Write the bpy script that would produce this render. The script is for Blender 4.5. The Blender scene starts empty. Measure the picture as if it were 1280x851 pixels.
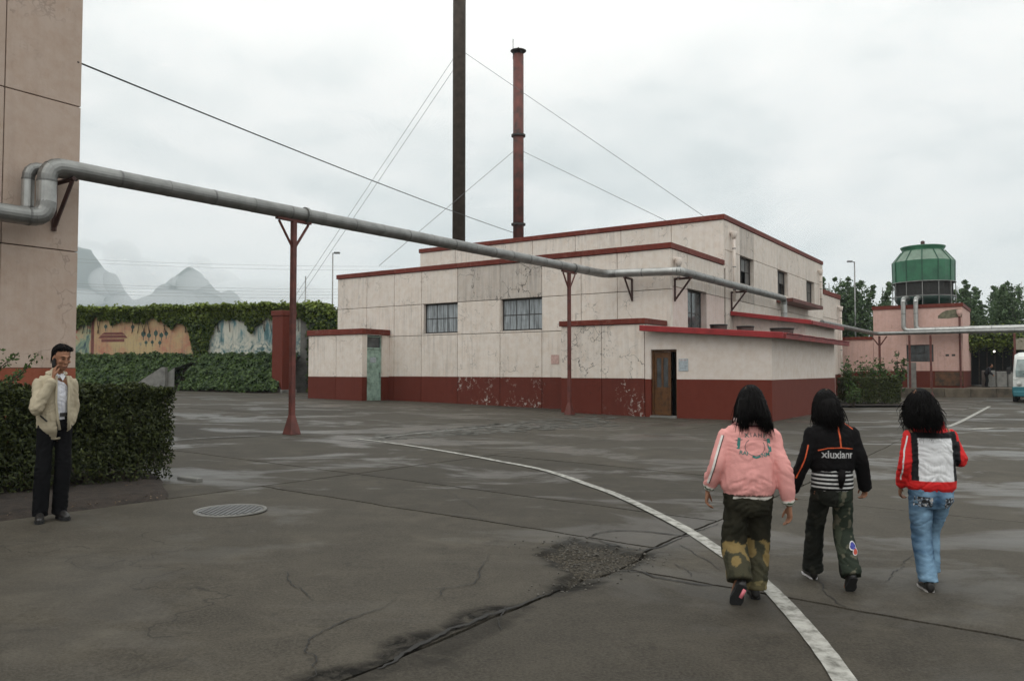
import bpy, bmesh, math, random
from mathutils import Vector, Matrix, noise
from mathutils.bvhtree import BVHTree
random.seed(7)
R = math.radians
scn = bpy.context.scene
COL = scn.collection

# ------------------------------------------------------------------ camera
FPX, CXP, CYP, YHP, CAMH = 975.0, 640.0, 425.5, 462.5, 1.55
PITCH = math.atan((YHP - CYP) / FPX)
cam_d = bpy.data.cameras.new("camera")
cam = bpy.data.objects.new("camera", cam_d)
COL.objects.link(cam)
cam.location = (0, 0, CAMH)
cam.rotation_euler = (R(90) + PITCH, 0, 0)
cam_d.sensor_width = 36.0
cam_d.lens = 36.0 * FPX / 1280.0
cam_d.clip_start = 0.1
cam_d.clip_end = 20000
scn.camera = cam

# ------------------------------------------------------------------ sky
SUN_EL, SUN_AZ = R(52), R(215)
world = bpy.data.worlds.new("World")
scn.world = world
world.use_nodes = True
nt = world.node_tree
nt.nodes.clear()


def N(nt, typ, **kw):
    n = nt.nodes.new(typ)
    for k, v in kw.items():
        if k.startswith('i_'):
            key = k[2:]
            key = int(key) if key.isdigit() else key
            n.inputs[key].default_value = v
        else:
            setattr(n, k, v)
    return n


def mth(nt, op, a, b=None, clamp=False):
    n = nt.nodes.new('ShaderNodeMath')
    n.operation = op
    n.use_clamp = clamp
    for i, v in enumerate((a, b)):
        if v is None:
            continue
        if isinstance(v, (int, float)):
            n.inputs[i].default_value = v
        else:
            nt.links.new(v, n.inputs[i])
    return n.outputs[0]


def mix(nt, f, a, b, mode='MIX'):
    n = nt.nodes.new('ShaderNodeMix')
    n.data_type = 'RGBA'
    n.blend_type = mode
    for i, v in ((0, f), (6, a), (7, b)):
        if isinstance(v, (int, float)):
            n.inputs[i].default_value = v
        elif isinstance(v, tuple):
            n.inputs[i].default_value = (v[0], v[1], v[2], 1)
        else:
            nt.links.new(v, n.inputs[i])
    return n.outputs[2]


def ramp(nt, fac, stops, interp='LINEAR'):
    n = nt.nodes.new('ShaderNodeValToRGB')
    n.color_ramp.interpolation = interp
    e = n.color_ramp.elements
    while len(e) < len(stops):
        e.new(0.5)
    for i, (p, c) in enumerate(stops):
        e[i].position = p
        if isinstance(c, (int, float)):
            c = (c, c, c)
        e[i].color = (c[0], c[1], c[2], 1)
    nt.links.new(fac, n.inputs[0])
    return n.outputs[0]


def noise_n(nt, vec, scale, detail=4, rough=0.55, dist=0.0):
    n = nt.nodes.new('ShaderNodeTexNoise')
    n.inputs['Scale'].default_value = scale
    n.inputs['Detail'].default_value = detail
    n.inputs['Roughness'].default_value = rough
    n.inputs['Distortion'].default_value = dist
    if vec is not None:
        nt.links.new(vec, n.inputs['Vector'])
    return n.outputs['Fac']


def mapping(nt, vec, scale=(1, 1, 1), loc=(0, 0, 0), rot=(0, 0, 0)):
    n = nt.nodes.new('ShaderNodeMapping')
    n.inputs['Scale'].default_value = scale
    n.inputs['Location'].default_value = loc
    n.inputs['Rotation'].default_value = rot
    nt.links.new(vec, n.inputs['Vector'])
    return n.outputs[0]


# overcast sky: nishita daylight veiled by a grey cloud deck, brighter overhead
tc = N(nt, 'ShaderNodeTexCoord')
sky = N(nt, 'ShaderNodeTexSky', sky_type='NISHITA')
sky.sun_disc = False
sky.sun_elevation = SUN_EL
sky.sun_rotation = SUN_AZ
sep = N(nt, 'ShaderNodeSeparateXYZ')
nt.links.new(tc.outputs['Generated'], sep.inputs[0])
zc = mth(nt, 'MAXIMUM', sep.outputs[2], 0.0)
za = mth(nt, 'ADD', zc, 0.22)
comb = N(nt, 'ShaderNodeCombineXYZ')
nt.links.new(mth(nt, 'DIVIDE', sep.outputs[0], za), comb.inputs[0])
nt.links.new(mth(nt, 'DIVIDE', sep.outputs[1], za), comb.inputs[1])
nt.links.new(mth(nt, 'MULTIPLY', zc, 1.5), comb.inputs[2])
cl1 = noise_n(nt, comb.outputs[0], 1.05, 5, 0.5, 0.3)
cl2 = noise_n(nt, comb.outputs[0], 3.0, 6, 0.55, 0.3)
clm = mth(nt, 'ADD', mth(nt, 'MULTIPLY', cl1, 0.65), mth(nt, 'MULTIPLY', cl2, 0.35))
cloud = ramp(nt, clm, [(0.34, (0.60, 0.645, 0.625)), (0.44, (0.78, 0.805, 0.775)), (0.52, (0.92, 0.92, 0.88)), (0.60, (1.0, 0.985, 0.935))])
grad = mth(nt, 'ADD', mth(nt, 'MULTIPLY', mth(nt, 'POWER', zc, 2.0), 0.95), 0.70)
bright = mix(nt, 1.0, cloud, grad, 'MULTIPLY')
veil = mix(nt, 0.012, bright, sky.outputs[0])
bg = N(nt, 'ShaderNodeBackground')
bg.inputs['Strength'].default_value = 1.30
nt.links.new(veil, bg.inputs['Color'])
wo = N(nt, 'ShaderNodeOutputWorld')
nt.links.new(bg.outputs[0], wo.inputs['Surface'])

sun_d = bpy.data.lights.new("sun", 'SUN')
sun_d.energy = 0.5
sun_d.angle = R(30)
sun_d.color = (1.0, 0.97, 0.92)
sun = bpy.data.objects.new("sun", sun_d)
COL.objects.link(sun)
sd = Vector((math.sin(SUN_AZ) * math.cos(SUN_EL), math.cos(SUN_AZ) * math.cos(SUN_EL), math.sin(SUN_EL)))
sun.rotation_euler = (-sd).to_track_quat('-Z', 'Y').to_euler()
sun.location = (0, 0, 60)

scn.view_settings.view_transform = 'Standard'
scn.view_settings.look = 'None'
scn.view_settings.exposure = 0.06
scn.view_settings.gamma = 1.0
scn.view_settings.use_curve_mapping = False
scn.render.engine = 'CYCLES'
scn.cycles.max_bounces = 6
scn.cycles.transparent_max_bounces = 12

# ------------------------------------------------------------------ survey helpers
O = Vector((4.70, 27.69, 0.0))            # near corner of the brown-door annex
TH = math.atan(0.687)                     # the works' buildings all stand at this angle
CT, ST = math.cos(TH), math.sin(TH)


def W(x, y, z=0.0):
    """works grid (x along the front walls, y back along the side walls) -> world"""
    return Vector((O.x + x * CT + y * ST, O.y - x * ST + y * CT, z))


def g(X):
    """height of the yard: it falls gently towards the right"""
    return -0.02 * max(-32.0, min(X, 5.0))


def gw(x, y):
    p = W(x, y)
    return g(p.x)


def ray(px, py):
    x = (px - CXP) / FPX
    y = -(py - CYP) / FPX
    return Vector((x, math.cos(PITCH) - y * math.sin(PITCH), math.sin(PITCH) + y * math.cos(PITCH)))


def at(px, py, Y):
    """a surveyed point: sight line through the photo at distance Y"""
    d = ray(px, py)
    return Vector((0, 0, CAMH)) + d * (Y / d.y)


def on_ground(px, py):
    d = ray(px, py)
    t = 5.0
    for i in range(60):
        t = (g(t * d.x) - CAMH) / d.z
    return Vector((0, 0, CAMH)) + d * t


# ------------------------------------------------------------------ object helpers
def props(o, label=None, cat=None, group=None, kind=None):
    if label: o['label'] = label
    if cat: o['category'] = cat
    if group: o['group'] = group
    if kind: o['kind'] = kind
    return o


def thing(name, label, cat, loc=(0, 0, 0), rz=0.0, group=None, kind=None):
    o = bpy.data.objects.new(name, None)
    COL.objects.link(o)
    o.location = loc
    o.rotation_euler = (0, 0, rz)
    o.empty_display_size = 0.2
    return props(o, label, cat, group, kind)


def obj(name, bm, m, parent=None, smooth=False, label=None, kind=None):
    if isinstance(bm, bmesh.types.BMesh):
        me = bpy.data.meshes.new(name)
        bmesh.ops.recalc_face_normals(bm, faces=bm.faces[:])
        bm.to_mesh(me)
        bm.free()
    else:
        me = bm
    if m is not None and not me.materials:
        for mm in (m if isinstance(m, (list, tuple)) else [m]):
            me.materials.append(mm)
    if smooth:
        me.polygons.foreach_set('use_smooth', [True] * len(me.polygons))
    o = bpy.data.objects.new(name, me)
    COL.objects.link(o)
    if parent is not None:
        o.parent = parent
    return props(o, label, None, None, kind)


def copy_tree(o, parent=None):
    c = o.copy()
    COL.objects.link(c)
    if parent is not None:
        c.parent = parent
    for ch in list(o.children):
        copy_tree(ch, c)
    return c


def BM():
    return bmesh.new()


def box(bm, x0, x1, y0, y1, z0, z1, bev=0.0, mi=0):
    vs = [bm.verts.new(p) for p in ((x0, y0, z0), (x1, y0, z0), (x1, y1, z0), (x0, y1, z0),
                                    (x0, y0, z1), (x1, y0, z1), (x1, y1, z1), (x0, y1, z1))]
    fs = [bm.faces.new([vs[i] for i in f]) for f in
          ((3, 2, 1, 0), (4, 5, 6, 7), (0, 1, 5, 4), (1, 2, 6, 5), (2, 3, 7, 6), (3, 0, 4, 7))]
    for f in fs:
        f.material_index = mi
    if bev > 0:
        es = set()
        for f in fs:
            es.update(f.edges)
        bmesh.ops.bevel(bm, geom=list(es), offset=bev, segments=1, affect='EDGES', profile=0.5)
    return bm


def B(x0, x1, y0, y1, z0, z1, bev=0.0):
    return box(BM(), min(x0, x1), max(x0, x1), min(y0, y1), max(y0, y1), min(z0, z1), max(z0, z1), bev)


def frames(pts, side=Vector((1, 0, 0))):
    out = []
    for i, p in enumerate(pts):
        a = pts[max(i - 1, 0)]
        b = pts[min(i + 1, len(pts) - 1)]
        t = (b - a).normalized()
        if abs(t.dot(side)) > 0.93:
            s = Vector((0, 1, 0)) if abs(t.y) < 0.9 else Vector((0, 0, 1))
        else:
            s = side
        x = (s - t * s.dot(t)).normalized()
        out.append((p, x, t.cross(x)))
    return out


def tube(bm, pts, rad, n=12, side=Vector((1, 0, 0)), cap=True, mi=0, power=2.0):
    """a swept tube; rad is one number or a list of r / (rx, ry)"""
    pts = [Vector(p) for p in pts]
    if not isinstance(rad, list):
        rad = [rad] * len(pts)
    prev = None
    first = last = None
    for (p, x, y), r in zip(frames(pts, side), rad):
        rx, ry = r if isinstance(r, tuple) else (r, r)
        ring = []
        for k in range(n):
            a = 2 * math.pi * k / n
            c, s = math.cos(a), math.sin(a)
            if power != 2.0:
                c = math.copysign(abs(c) ** (2 / power), c)
                s = math.copysign(abs(s) ** (2 / power), s)
            ring.append(bm.verts.new(p + x * (rx * c) + y * (ry * s)))
        if prev:
            for k in range(n):
                f = bm.faces.new((prev[k], prev[(k + 1) % n], ring[(k + 1) % n], ring[k]))
                f.material_index = mi
        else:
            first = ring
        prev = ring
    if cap and n > 2:
        bm.faces.new(first[::-1]).material_index = mi
        bm.faces.new(prev).material_index = mi
    return bm


def lathe(bm, prof, n=24, c=(0, 0, 0), cap=True, mi=0, ph=0.0):
    prev = None
    c = Vector(c)
    for (r, z) in prof:
        ring = [bm.verts.new(c + Vector((r * math.cos(ph + 2 * math.pi * k / n), r * math.sin(ph + 2 * math.pi * k / n), z))) for k in range(n)]
        if prev:
            for k in range(n):
                bm.faces.new((prev[k], prev[(k + 1) % n], ring[(k + 1) % n], ring[k])).material_index = mi
        elif cap:
            bm.faces.new(ring[::-1]).material_index = mi
        prev = ring
    if cap:
        bm.faces.new(prev).material_index = mi
    return bm


def ell(bm, c, r, n=12, m=8, rot=None):
    """closed ellipsoid"""
    c = Vector(c)
    rot = rot or Matrix.Identity(3)
    top = bm.verts.new(c + rot @ Vector((0, 0, r[2])))
    bot = bm.verts.new(c + rot @ Vector((0, 0, -r[2])))
    rings = []
    for i in range(1, m):
        ph = math.pi * i / m
        rings.append([bm.verts.new(c + rot @ Vector((r[0] * math.sin(ph) * math.cos(2 * math.pi * k / n),
                                                     r[1] * math.sin(ph) * math.sin(2 * math.pi * k / n),
                                                     r[2] * math.cos(ph)))) for k in range(n)])
    for k in range(n):
        bm.faces.new((top, rings[0][k], rings[0][(k + 1) % n]))
        bm.faces.new((bot, rings[-1][(k + 1) % n], rings[-1][k]))
    for i in range(len(rings) - 1):
        for k in range(n):
            bm.faces.new((rings[i][k], rings[i + 1][k], rings[i + 1][(k + 1) % n], rings[i][(k + 1) % n]))
    return bm


def fbm(p, oct=4):
    return noise.fractal(Vector(p), 0.9, 2.1, oct)


# ------------------------------------------------------------------ materials
def base_mat(name):
    m = bpy.data.materials.new(name)
    m.use_nodes = True
    nt = m.node_tree
    b = nt.nodes['Principled BSDF']
    return m, nt, b


def pos(nt):
    return N(nt, 'ShaderNodeNewGeometry').outputs['Position']


def bump(nt, b, h, strength=0.3, dist=0.02):
    n = nt.nodes.new('ShaderNodeBump')
    n.inputs['Strength'].default_value = strength
    n.inputs['Distance'].default_value = dist
    nt.links.new(h, n.inputs['Height'])
    nt.links.new(n.outputs[0], b.inputs['Normal'])


def plain(name, c, rough=0.6, var=0.25, scale=6.0, metal=0.0, bmp=0.15, dist=0.01, spec=0.5, dark=None, rnd=0.0):
    m, nt, b = base_mat(name)
    p = pos(nt)
    f = noise_n(nt, p, scale, 5, 0.6)
    d = dark or tuple(x * (1 - var) for x in c)
    l = tuple(min(1, x * (1 + var * 0.6)) for x in c)
    col = ramp(nt, f, [(0.32, d), (0.55, c), (0.72, l)])
    if rnd > 0:
        oi = N(nt, 'ShaderNodeObjectInfo')
        v = mth(nt, 'ADD', mth(nt, 'MULTIPLY', oi.outputs['Random'], 2 * rnd), 1 - rnd)
        col = mix(nt, 1.0, col, v, 'MULTIPLY')
    nt.links.new(col, b.inputs['Base Color'])
    b.inputs['Roughness'].default_value = rough
    b.inputs['Metallic'].default_value = metal
    b.inputs['Specular IOR Level'].default_value = spec
    if bmp > 0:
        bump(nt, b, noise_n(nt, p, scale * 6, 3), bmp, dist)
    return m


def cracks(nt, p, scale, width, dist=0.35):
    """thin meandering crack lines: 1 on the line"""
    nz = N(nt, 'ShaderNodeTexNoise')
    nz.inputs['Scale'].default_value = scale * 1.7
    nz.inputs['Detail'].default_value = 5
    nt.links.new(p, nz.inputs['Vector'])
    mx = nt.nodes.new('ShaderNodeMix')
    mx.data_type = 'VECTOR'
    mx.inputs[0].default_value = dist
    nt.links.new(p, mx.inputs[4])
    nt.links.new(nz.outputs['Color'], mx.inputs[5])
    v = nt.nodes.new('ShaderNodeTexVoronoi')
    v.feature = 'DISTANCE_TO_EDGE'
    v.inputs['Scale'].default_value = scale
    nt.links.new(mx.outputs[1], v.inputs['Vector'])
    return mth(nt, 'LESS_THAN', v.outputs['Distance'], width)


def render_wall(name, c, stain=0.5, crack=0.5, peel=0.0, peelc=(0.5, 0.47, 0.43), rnd=0.04, rough=0.75, streak=1.0):
    """painted cement render: rain streaks, grey bloom, hair cracks, peeled patches"""
    m, nt, b = base_mat(name)
    p = pos(nt)
    st = mapping(nt, p, (5.0, 5.0, 0.28))
    s1 = noise_n(nt, st, 1.6, 5, 0.65)
    s2 = noise_n(nt, p, 0.45, 4, 0.6)
    s3 = noise_n(nt, p, 3.5, 6, 0.65)
    grey = tuple(x * 0.42 * k for x, k in zip(c, (0.98, 0.99, 1.02)))
    warm = tuple(x * 0.9 * k for x, k in zip(c, (1.0, 0.95, 0.90)))
    col = ramp(nt, s3, [(0.3, warm), (0.6, c)])
    big = ramp(nt, s2, [(0.46, 0.0), (0.68, 1.0)])
    stk = ramp(nt, s1, [(0.45, 0.0), (0.75, 1.0)])
    f = mth(nt, 'MULTIPLY', mth(nt, 'MULTIPLY', big, stk), stain)
    col = mix(nt, f, col, grey)
    f2 = mth(nt, 'MULTIPLY', stk, 0.16 * streak)
    col = mix(nt, f2, col, grey)
    if crack > 0:
        ck = cracks(nt, p, 1.5, 0.010, .5)
        lo = 0.40 if crack >= 1.0 else 0.50
        msk = ramp(nt, noise_n(nt, p, 0.7, 3), [(lo, 0.0), (lo + .10, 1.0)])
        pat = ramp(nt, noise_n(nt, p, 6.0, 6, 0.75, 1.2), [(0.56, 0.0), (0.61, 1.0)])
        f3 = mth(nt, 'MULTIPLY', mth(nt, 'MULTIPLY', ck, msk), crack)
        f4 = mth(nt, 'MULTIPLY', mth(nt, 'MULTIPLY', pat, ramp(nt, noise_n(nt, p, 0.9, 2, 0.5, 0.4), [(lo + .06, 0.0), (lo + .16, 1.0)])), crack * 0.7)
        col = mix(nt, mth(nt, 'MAXIMUM', f3, f4), col, tuple(x * 0.25 for x in c))
    if peel > 0:
        pk = ramp(nt, noise_n(nt, p, 6.0, 6, 0.7, 0.6), [(0.555, 0.0), (0.58, 1.0)])
        area = ramp(nt, noise_n(nt, p, 0.55, 3), [(0.46, 0.0), (0.58, 1.0)])
        fade = ramp(nt, noise_n(nt, p, 2.4, 5, 0.6), [(0.4, 0.0), (0.7, 1.0)])
        col = mix(nt, mth(nt, 'MULTIPLY', fade, 0.35), col, tuple(x * 0.6 for x in c))
        col = mix(nt, mth(nt, 'MULTIPLY', mth(nt, 'MULTIPLY', pk, area), peel), col, peelc)
    oi = N(nt, 'ShaderNodeObjectInfo')
    v = mth(nt, 'ADD', mth(nt, 'MULTIPLY', oi.outputs['Random'], 2 * rnd), 1 - rnd)
    col = mix(nt, 1.0, col, v, 'MULTIPLY')
    nt.links.new(col, b.inputs['Base Color'])
    b.inputs['Roughness'].default_value = rough
    b.inputs['Specular IOR Level'].default_value = 0.2
    bump(nt, b, mth(nt, 'ADD', noise_n(nt, p, 14, 5, 0.7), mth(nt, 'MULTIPLY', s3, 2.0)), 0.22, 0.012)
    return m


def concrete_mat(name, rubble=True):
    m, nt, b = base_mat(name)
    p = pos(nt)
    n1 = noise_n(nt, p, 0.33, 4, 0.6, 0.4)
    n2 = noise_n(nt, p, 1.9, 7, 0.7, 0.3)
    n3 = noise_n(nt, p, 60.0, 4, 0.75)
    n4 = noise_n(nt, p, 11.0, 5, 0.7, 0.4)
    st = noise_n(nt, mapping(nt, p, (0.6, 0.9, 1), rot=(0, 0, 0.6)), 0.55, 8, 0.62, 0.5)
    col = ramp(nt, n2, [(0.28, (0.024, 0.020, 0.0148)), (0.5, (0.045, 0.038, 0.0285)), (0.74, (0.080, 0.069, 0.052))])
    col = mix(nt, ramp(nt, n1, [(0.40, 0.0), (0.60, 0.6)]), col, (0.040, 0.034, 0.026))
    col = mix(nt, ramp(nt, n3, [(0.40, 0.0), (0.72, 0.45)]), col, (0.135, 0.122, 0.10))
    col = mix(nt, ramp(nt, n3, [(0.28, 0.55), (0.42, 0.0)]), col, (0.018, 0.016, 0.013))
    blot = ramp(nt, noise_n(nt, p, 3.2, 6, 0.72, 0.8), [(0.60, 0.0), (0.66, 0.45)])
    col = mix(nt, blot, col, (0.026, 0.023, 0.019))
    spot = ramp(nt, n4, [(0.66, 0.0), (0.70, 0.5)])
    col = mix(nt, spot, col, (0.11, 0.10, 0.085))
    oi = N(nt, 'ShaderNodeObjectInfo')
    v = mth(nt, 'ADD', mth(nt, 'MULTIPLY', oi.outputs['Random'], 0.34), 0.83)
    col = mix(nt, 1.0, col, v, 'MULTIPLY')
    wet = ramp(nt, st, [(0.505, 0.0), (0.56, 0.7), (0.64, 1.0)])
    spz = N(nt, 'ShaderNodeSeparateXYZ')
    nt.links.new(p, spz.inputs[0])
    far = nt.nodes.new('ShaderNodeMapRange')
    far.inputs[1].default_value = 5.5; far.inputs[2].default_value = 11.0; far.inputs[3].default_value = 0.25; far.inputs[4].default_value = 1.0
    nt.links.new(mth(nt, 'ADD', spz.outputs[1], mth(nt, 'MULTIPLY', spz.outputs[0], 0.35)), far.inputs[0])
    wet = mth(nt, 'MULTIPLY', wet, far.outputs[0])
    col = mix(nt, mth(nt, 'MULTIPLY', wet, 0.30), col, (0.026, 0.024, 0.022))
    ck = cracks(nt, p, 0.6, 0.0022, 0.75)
    cmask = ramp(nt, noise_n(nt, p, 0.5, 2), [(0.46, 0.0), (0.56, 1.0)])
    ckf = mth(nt, 'MULTIPLY', ck, cmask)
    col = mix(nt, mth(nt, 'MULTIPLY', ckf, 0.45), col, (0.012, 0.011, 0.01))
    hh = mth(nt, 'SUBTRACT', mth(nt, 'ADD', mth(nt, 'MULTIPLY', n3, 0.7), mth(nt, 'MULTIPLY', n2, 0.8)), mth(nt, 'MULTIPLY', ckf, 1.5))
    rg = mth(nt, 'SUBTRACT', mth(nt, 'ADD', 0.66, mth(nt, 'MULTIPLY', n3, 0.2)), mth(nt, 'MULTIPLY', wet, 0.46))
    sp = mth(nt, 'ADD', 0.16, mth(nt, 'MULTIPLY', wet, 0.34))
    if rubble:
        at_ = N(nt, 'ShaderNodeAttribute', attribute_name='rubble')
        sc = N(nt, 'ShaderNodeSeparateColor')
        nt.links.new(at_.outputs['Color'], sc.inputs[0])
        rf = sc.outputs[0]
        dirt = mth(nt, 'MULTIPLY', sc.outputs[1], ramp(nt, noise_n(nt, p, 6.0, 6, 0.75, 0.6), [(0.34, 0.25), (0.55, 1.0)]))
        gr = ramp(nt, noise_n(nt, p, 48, 4, 0.8), [(0.35, (0.014, 0.013, 0.011)), (0.52, (0.048, 0.042, 0.034)), (0.66, (0.15, 0.13, 0.10))])
        col = mix(nt, ramp(nt, rf, [(0.02, 0.0), (0.35, 0.75), (0.7, 1.0)]), col, (0.014, 0.0125, 0.010))
        col = mix(nt, ramp(nt, rf, [(0.45, 0.0), (0.95, 0.9)]), col, gr)
        col = mix(nt, dirt, col, (0.0155, 0.0145, 0.013))
        sp = mth(nt, 'MULTIPLY', sp, mth(nt, 'SUBTRACT', 1.0, mth(nt, 'MULTIPLY', mth(nt, 'MAXIMUM', rf, dirt), 0.85)))
        hh = mth(nt, 'ADD', hh, mth(nt, 'MULTIPLY', mth(nt, 'MULTIPLY', mth(nt, 'MAXIMUM', rf, mth(nt, 'MULTIPLY', dirt, 0.5)), noise_n(nt, p, 45, 2)), 3.0))
    nt.links.new(col, b.inputs['Base Color'])
    nt.links.new(rg, b.inputs['Roughness'])
    nt.links.new(sp, b.inputs['Specular IOR Level'])
    bump(nt, b, hh, 0.36, 0.009)
    return m


def leaf_mat(name, dark, light, rough=0.5, trans=0.25):
    m, nt, b = base_mat(name)
    at_ = N(nt, 'ShaderNodeAttribute', attribute_name='tone')
    col = mix(nt, at_.outputs['Fac'], dark, light)
    nt.links.new(col, b.inputs['Base Color'])
    b.inputs['Roughness'].default_value = rough
    b.inputs['Specular IOR Level'].default_value = 0.3
    tr = N(nt, 'ShaderNodeBsdfTranslucent')
    nt.links.new(col, tr.inputs[0])
    ms = N(nt, 'ShaderNodeMixShader')
    ms.inputs[0].default_value = trans
    nt.links.new(b.outputs[0], ms.inputs[1])
    nt.links.new(tr.outputs[0], ms.inputs[2])
    nt.links.new(ms.outputs[0], nt.nodes['Material Output'].inputs[0])
    return m


def vcol_mat(name, rough=0.8, weave=0.12, scale=180.0, spec=0.12, sheen=0.0):
    """cloth dyed by a colour attribute"""
    m, nt, b = base_mat(name)
    a = N(nt, 'ShaderNodeAttribute', attribute_name='dye')
    tcn = N(nt, 'ShaderNodeTexCoord').outputs['Object']
    f = noise_n(nt, tcn, scale, 2)
    v = mth(nt, 'ADD', mth(nt, 'MULTIPLY', f, weave * 2), 1 - weave)
    col = mix(nt, 1.0, a.outputs['Color'], v, 'MULTIPLY')
    nt.links.new(col, b.inputs['Base Color'])
    b.inputs['Roughness'].default_value = rough
    b.inputs['Specular IOR Level'].default_value = spec
    bump(nt, b, mth(nt, 'ADD', noise_n(nt, tcn, 26, 4, 0.6), mth(nt, 'MULTIPLY', f, 0.2)), 0.35, 0.012)
    return m


def glass_mat(name, c=(0.05, 0.06, 0.065), rough=0.12, curtain=None):
    m, nt, b = base_mat(name)
    p = pos(nt)
    if curtain:
        f = noise_n(nt, mapping(nt, p, (9, 9, 0.6)), 1.5, 4, 0.6)
        f2 = noise_n(nt, p, 2.0, 4)
        col = ramp(nt, f, [(0.35, tuple(x * 0.35 for x in curtain)), (0.5, curtain), (0.62, tuple(x * 1.35 for x in curtain))])
        col = mix(nt, ramp(nt, f2, [(0.5, 0.0), (0.7, 0.5)]), col, c)
    else:
        col = ramp(nt, noise_n(nt, p, 2.5, 4), [(0.35, c), (0.7, tuple(x * 2.2 for x in c))])
    nt.links.new(col, b.inputs['Base Color'])
    b.inputs['Roughness'].default_value = rough
    b.inputs['Specular IOR Level'].default_value = 0.5
    return m


CREAM = (0.735, 0.665, 0.60)
M = {}
M['cream'] = render_wall('cream_render', CREAM, 0.6, 0.55)
M['creamdirty'] = render_wall('stained_cream_render', tuple(x * 0.78 for x in CREAM), 1.0, 1.0, streak=3.4)
M['creamclean'] = render_wall('fresh_cream_render', (0.70, 0.63, 0.575), 0.12, 0.0, streak=0.35)
M['creamblock'] = render_wall('crazed_cream_render', CREAM, 0.35, 1.0)
M['pinkcream'] = render_wall('pinkish_render', (0.69, 0.575, 0.53), 0.3, 0.3)
M['redbase'] = render_wall('red_base_paint', (0.125, 0.026, 0.016), 0.3, 0.3, peel=0.0, rough=0.65)
M['redworn'] = render_wall('worn_red_base_paint', (0.125, 0.028, 0.018), 0.3, 0.3, peel=0.8, rough=0.7)
M['redclean'] = render_wall('fresh_red_base_paint', (0.135, 0.027, 0.016), 0.12, 0.0, peel=0.0, rough=0.6, streak=0.6)
M['cap'] = render_wall('red_coping_paint', (0.165, 0.034, 0.022), 0.7, 0.0, peel=0.45, peelc=(.26, .12, .09), rough=0.6, streak=2.0, rnd=.10)
M['eave'] = plain('bright_red_eave_paint', (0.30, 0.020, 0.022), 0.5, 0.3, 2.5)
M['eaveworn'] = plain('worn_red_eave_paint', (0.23, 0.035, 0.033), 0.65, 0.45, 4.0)
M['pinkwall'] = render_wall('pink_render', (0.62, 0.41, 0.36), 0.35, 0.4)
M['leftwall'] = render_wall('tan_render', (0.50, 0.395, 0.33), 0.35, 0.3, streak=0.6)
M['leftbase'] = render_wall('orange_red_base', (0.28, 0.085, 0.05), 0.3, 0.2)
M['core'] = plain('dark_joint', (0.055, 0.05, 0.045), 0.9, 0.3)
M['roof'] = plain('roof_felt', (0.09, 0.085, 0.08), 0.9, 0.3)
M['dark'] = plain('dark_interior', (0.012, 0.012, 0.012), 0.9, 0.2)
M['steelframe'] = plain('dark_window_frame', (0.035, 0.03, 0.028), 0.6, 0.4, 9)
M['curtainglass'] = glass_mat('glass_before_curtain', (0.09, 0.10, 0.105), 0.18, (0.25, 0.275, 0.29))
M['glass'] = glass_mat('dark_glass', (0.045, 0.05, 0.052), 0.12)
M['sootglass'] = glass_mat('sooty_glass', (0.05, 0.047, 0.043), 0.35)
M['soot'] = plain('sooty_reveal', (0.20, 0.17, 0.145), 0.85, 0.5, 3)
M['greendoor'] = plain('pale_green_door_paint', (0.32, 0.45, 0.38), 0.55, 0.3, 5, dark=(0.17, 0.25, 0.20))
M['wooddoor'] = plain('varnished_wood', (0.105, 0.043, 0.012), 0.4, 0.5, 7)
M['redsteel'] = plain('red_oxide_steel', (0.125, 0.033, 0.024), 0.6, 0.45, 5)
M['bracket'] = plain('dark_oxide_steel', (0.06, 0.025, 0.02), 0.65, 0.4, 7)
M['galv'] = plain('galvanised_sheet', (0.25, 0.25, 0.24), 0.45, 0.28, 3.0, metal=0.75, bmp=0.12)
M['galvlight'] = plain('pale_galvanised_sheet', (0.40, 0.40, 0.385), 0.4, 0.25, 3.5, metal=0.7, bmp=0.12)
M['seam'] = plain('seam_band', (0.16, 0.16, 0.155), 0.5, 0.3, 8, metal=0.6)
M['chim1'] = plain('rusty_brown_stack', (0.075, 0.056, 0.042), 0.75, 0.4, 2.5)
M['chim2'] = plain('red_oxide_stack', (0.145, 0.045, 0.035), 0.7, 0.45, 1.8, dark=(0.055, 0.03, 0.026))
M['wire'] = plain('steel_wire', (0.10, 0.10, 0.10), 0.6, 0.2)
M['cablem'] = plain('black_cable', (0.02, 0.02, 0.02), 0.6, 0.2)
M['paper'] = plain('weathered_paper', (0.40, 0.45, 0.48), 0.8, 0.3, 12)
M['pinkpaper'] = plain('faded_pink_paper', (0.55, 0.37, 0.33), 0.8, 0.25, 12)
M['white'] = plain('worn_white_paint', (0.35, 0.34, 0.31), 0.75, 0.5, 11, dark=(0.11, 0.105, 0.09), spec=.2)
M['fadedline'] = plain('faded_line_paint', (0.20, 0.195, 0.18), 0.8, 0.6, 7, dark=(0.07, 0.065, 0.055))
M['soil'] = plain('damp_soil', (0.035, 0.024, 0.017), 0.95, 0.6, 9, bmp=0.8, dist=0.05)
M['iron'] = plain('cast_iron', (0.09, 0.088, 0.085), 0.38, 0.4, 14, metal=0.5)
M['concrete'] = plain('grey_concrete', (0.19, 0.185, 0.17), 0.85, 0.4, 2.5)
M['stone'] = plain('gravel_stone', (0.13, 0.118, 0.10), 0.8, 0.6, 30, rnd=0.4)
M['bark'] = plain('bark', (0.06, 0.045, 0.032), 0.9, 0.5, 8)
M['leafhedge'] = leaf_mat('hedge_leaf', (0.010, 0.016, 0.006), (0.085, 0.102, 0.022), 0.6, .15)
M['leafvine'] = leaf_mat('vine_leaf', (0.024, 0.050, 0.010), (0.24, 0.30, 0.045), 0.5)
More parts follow.
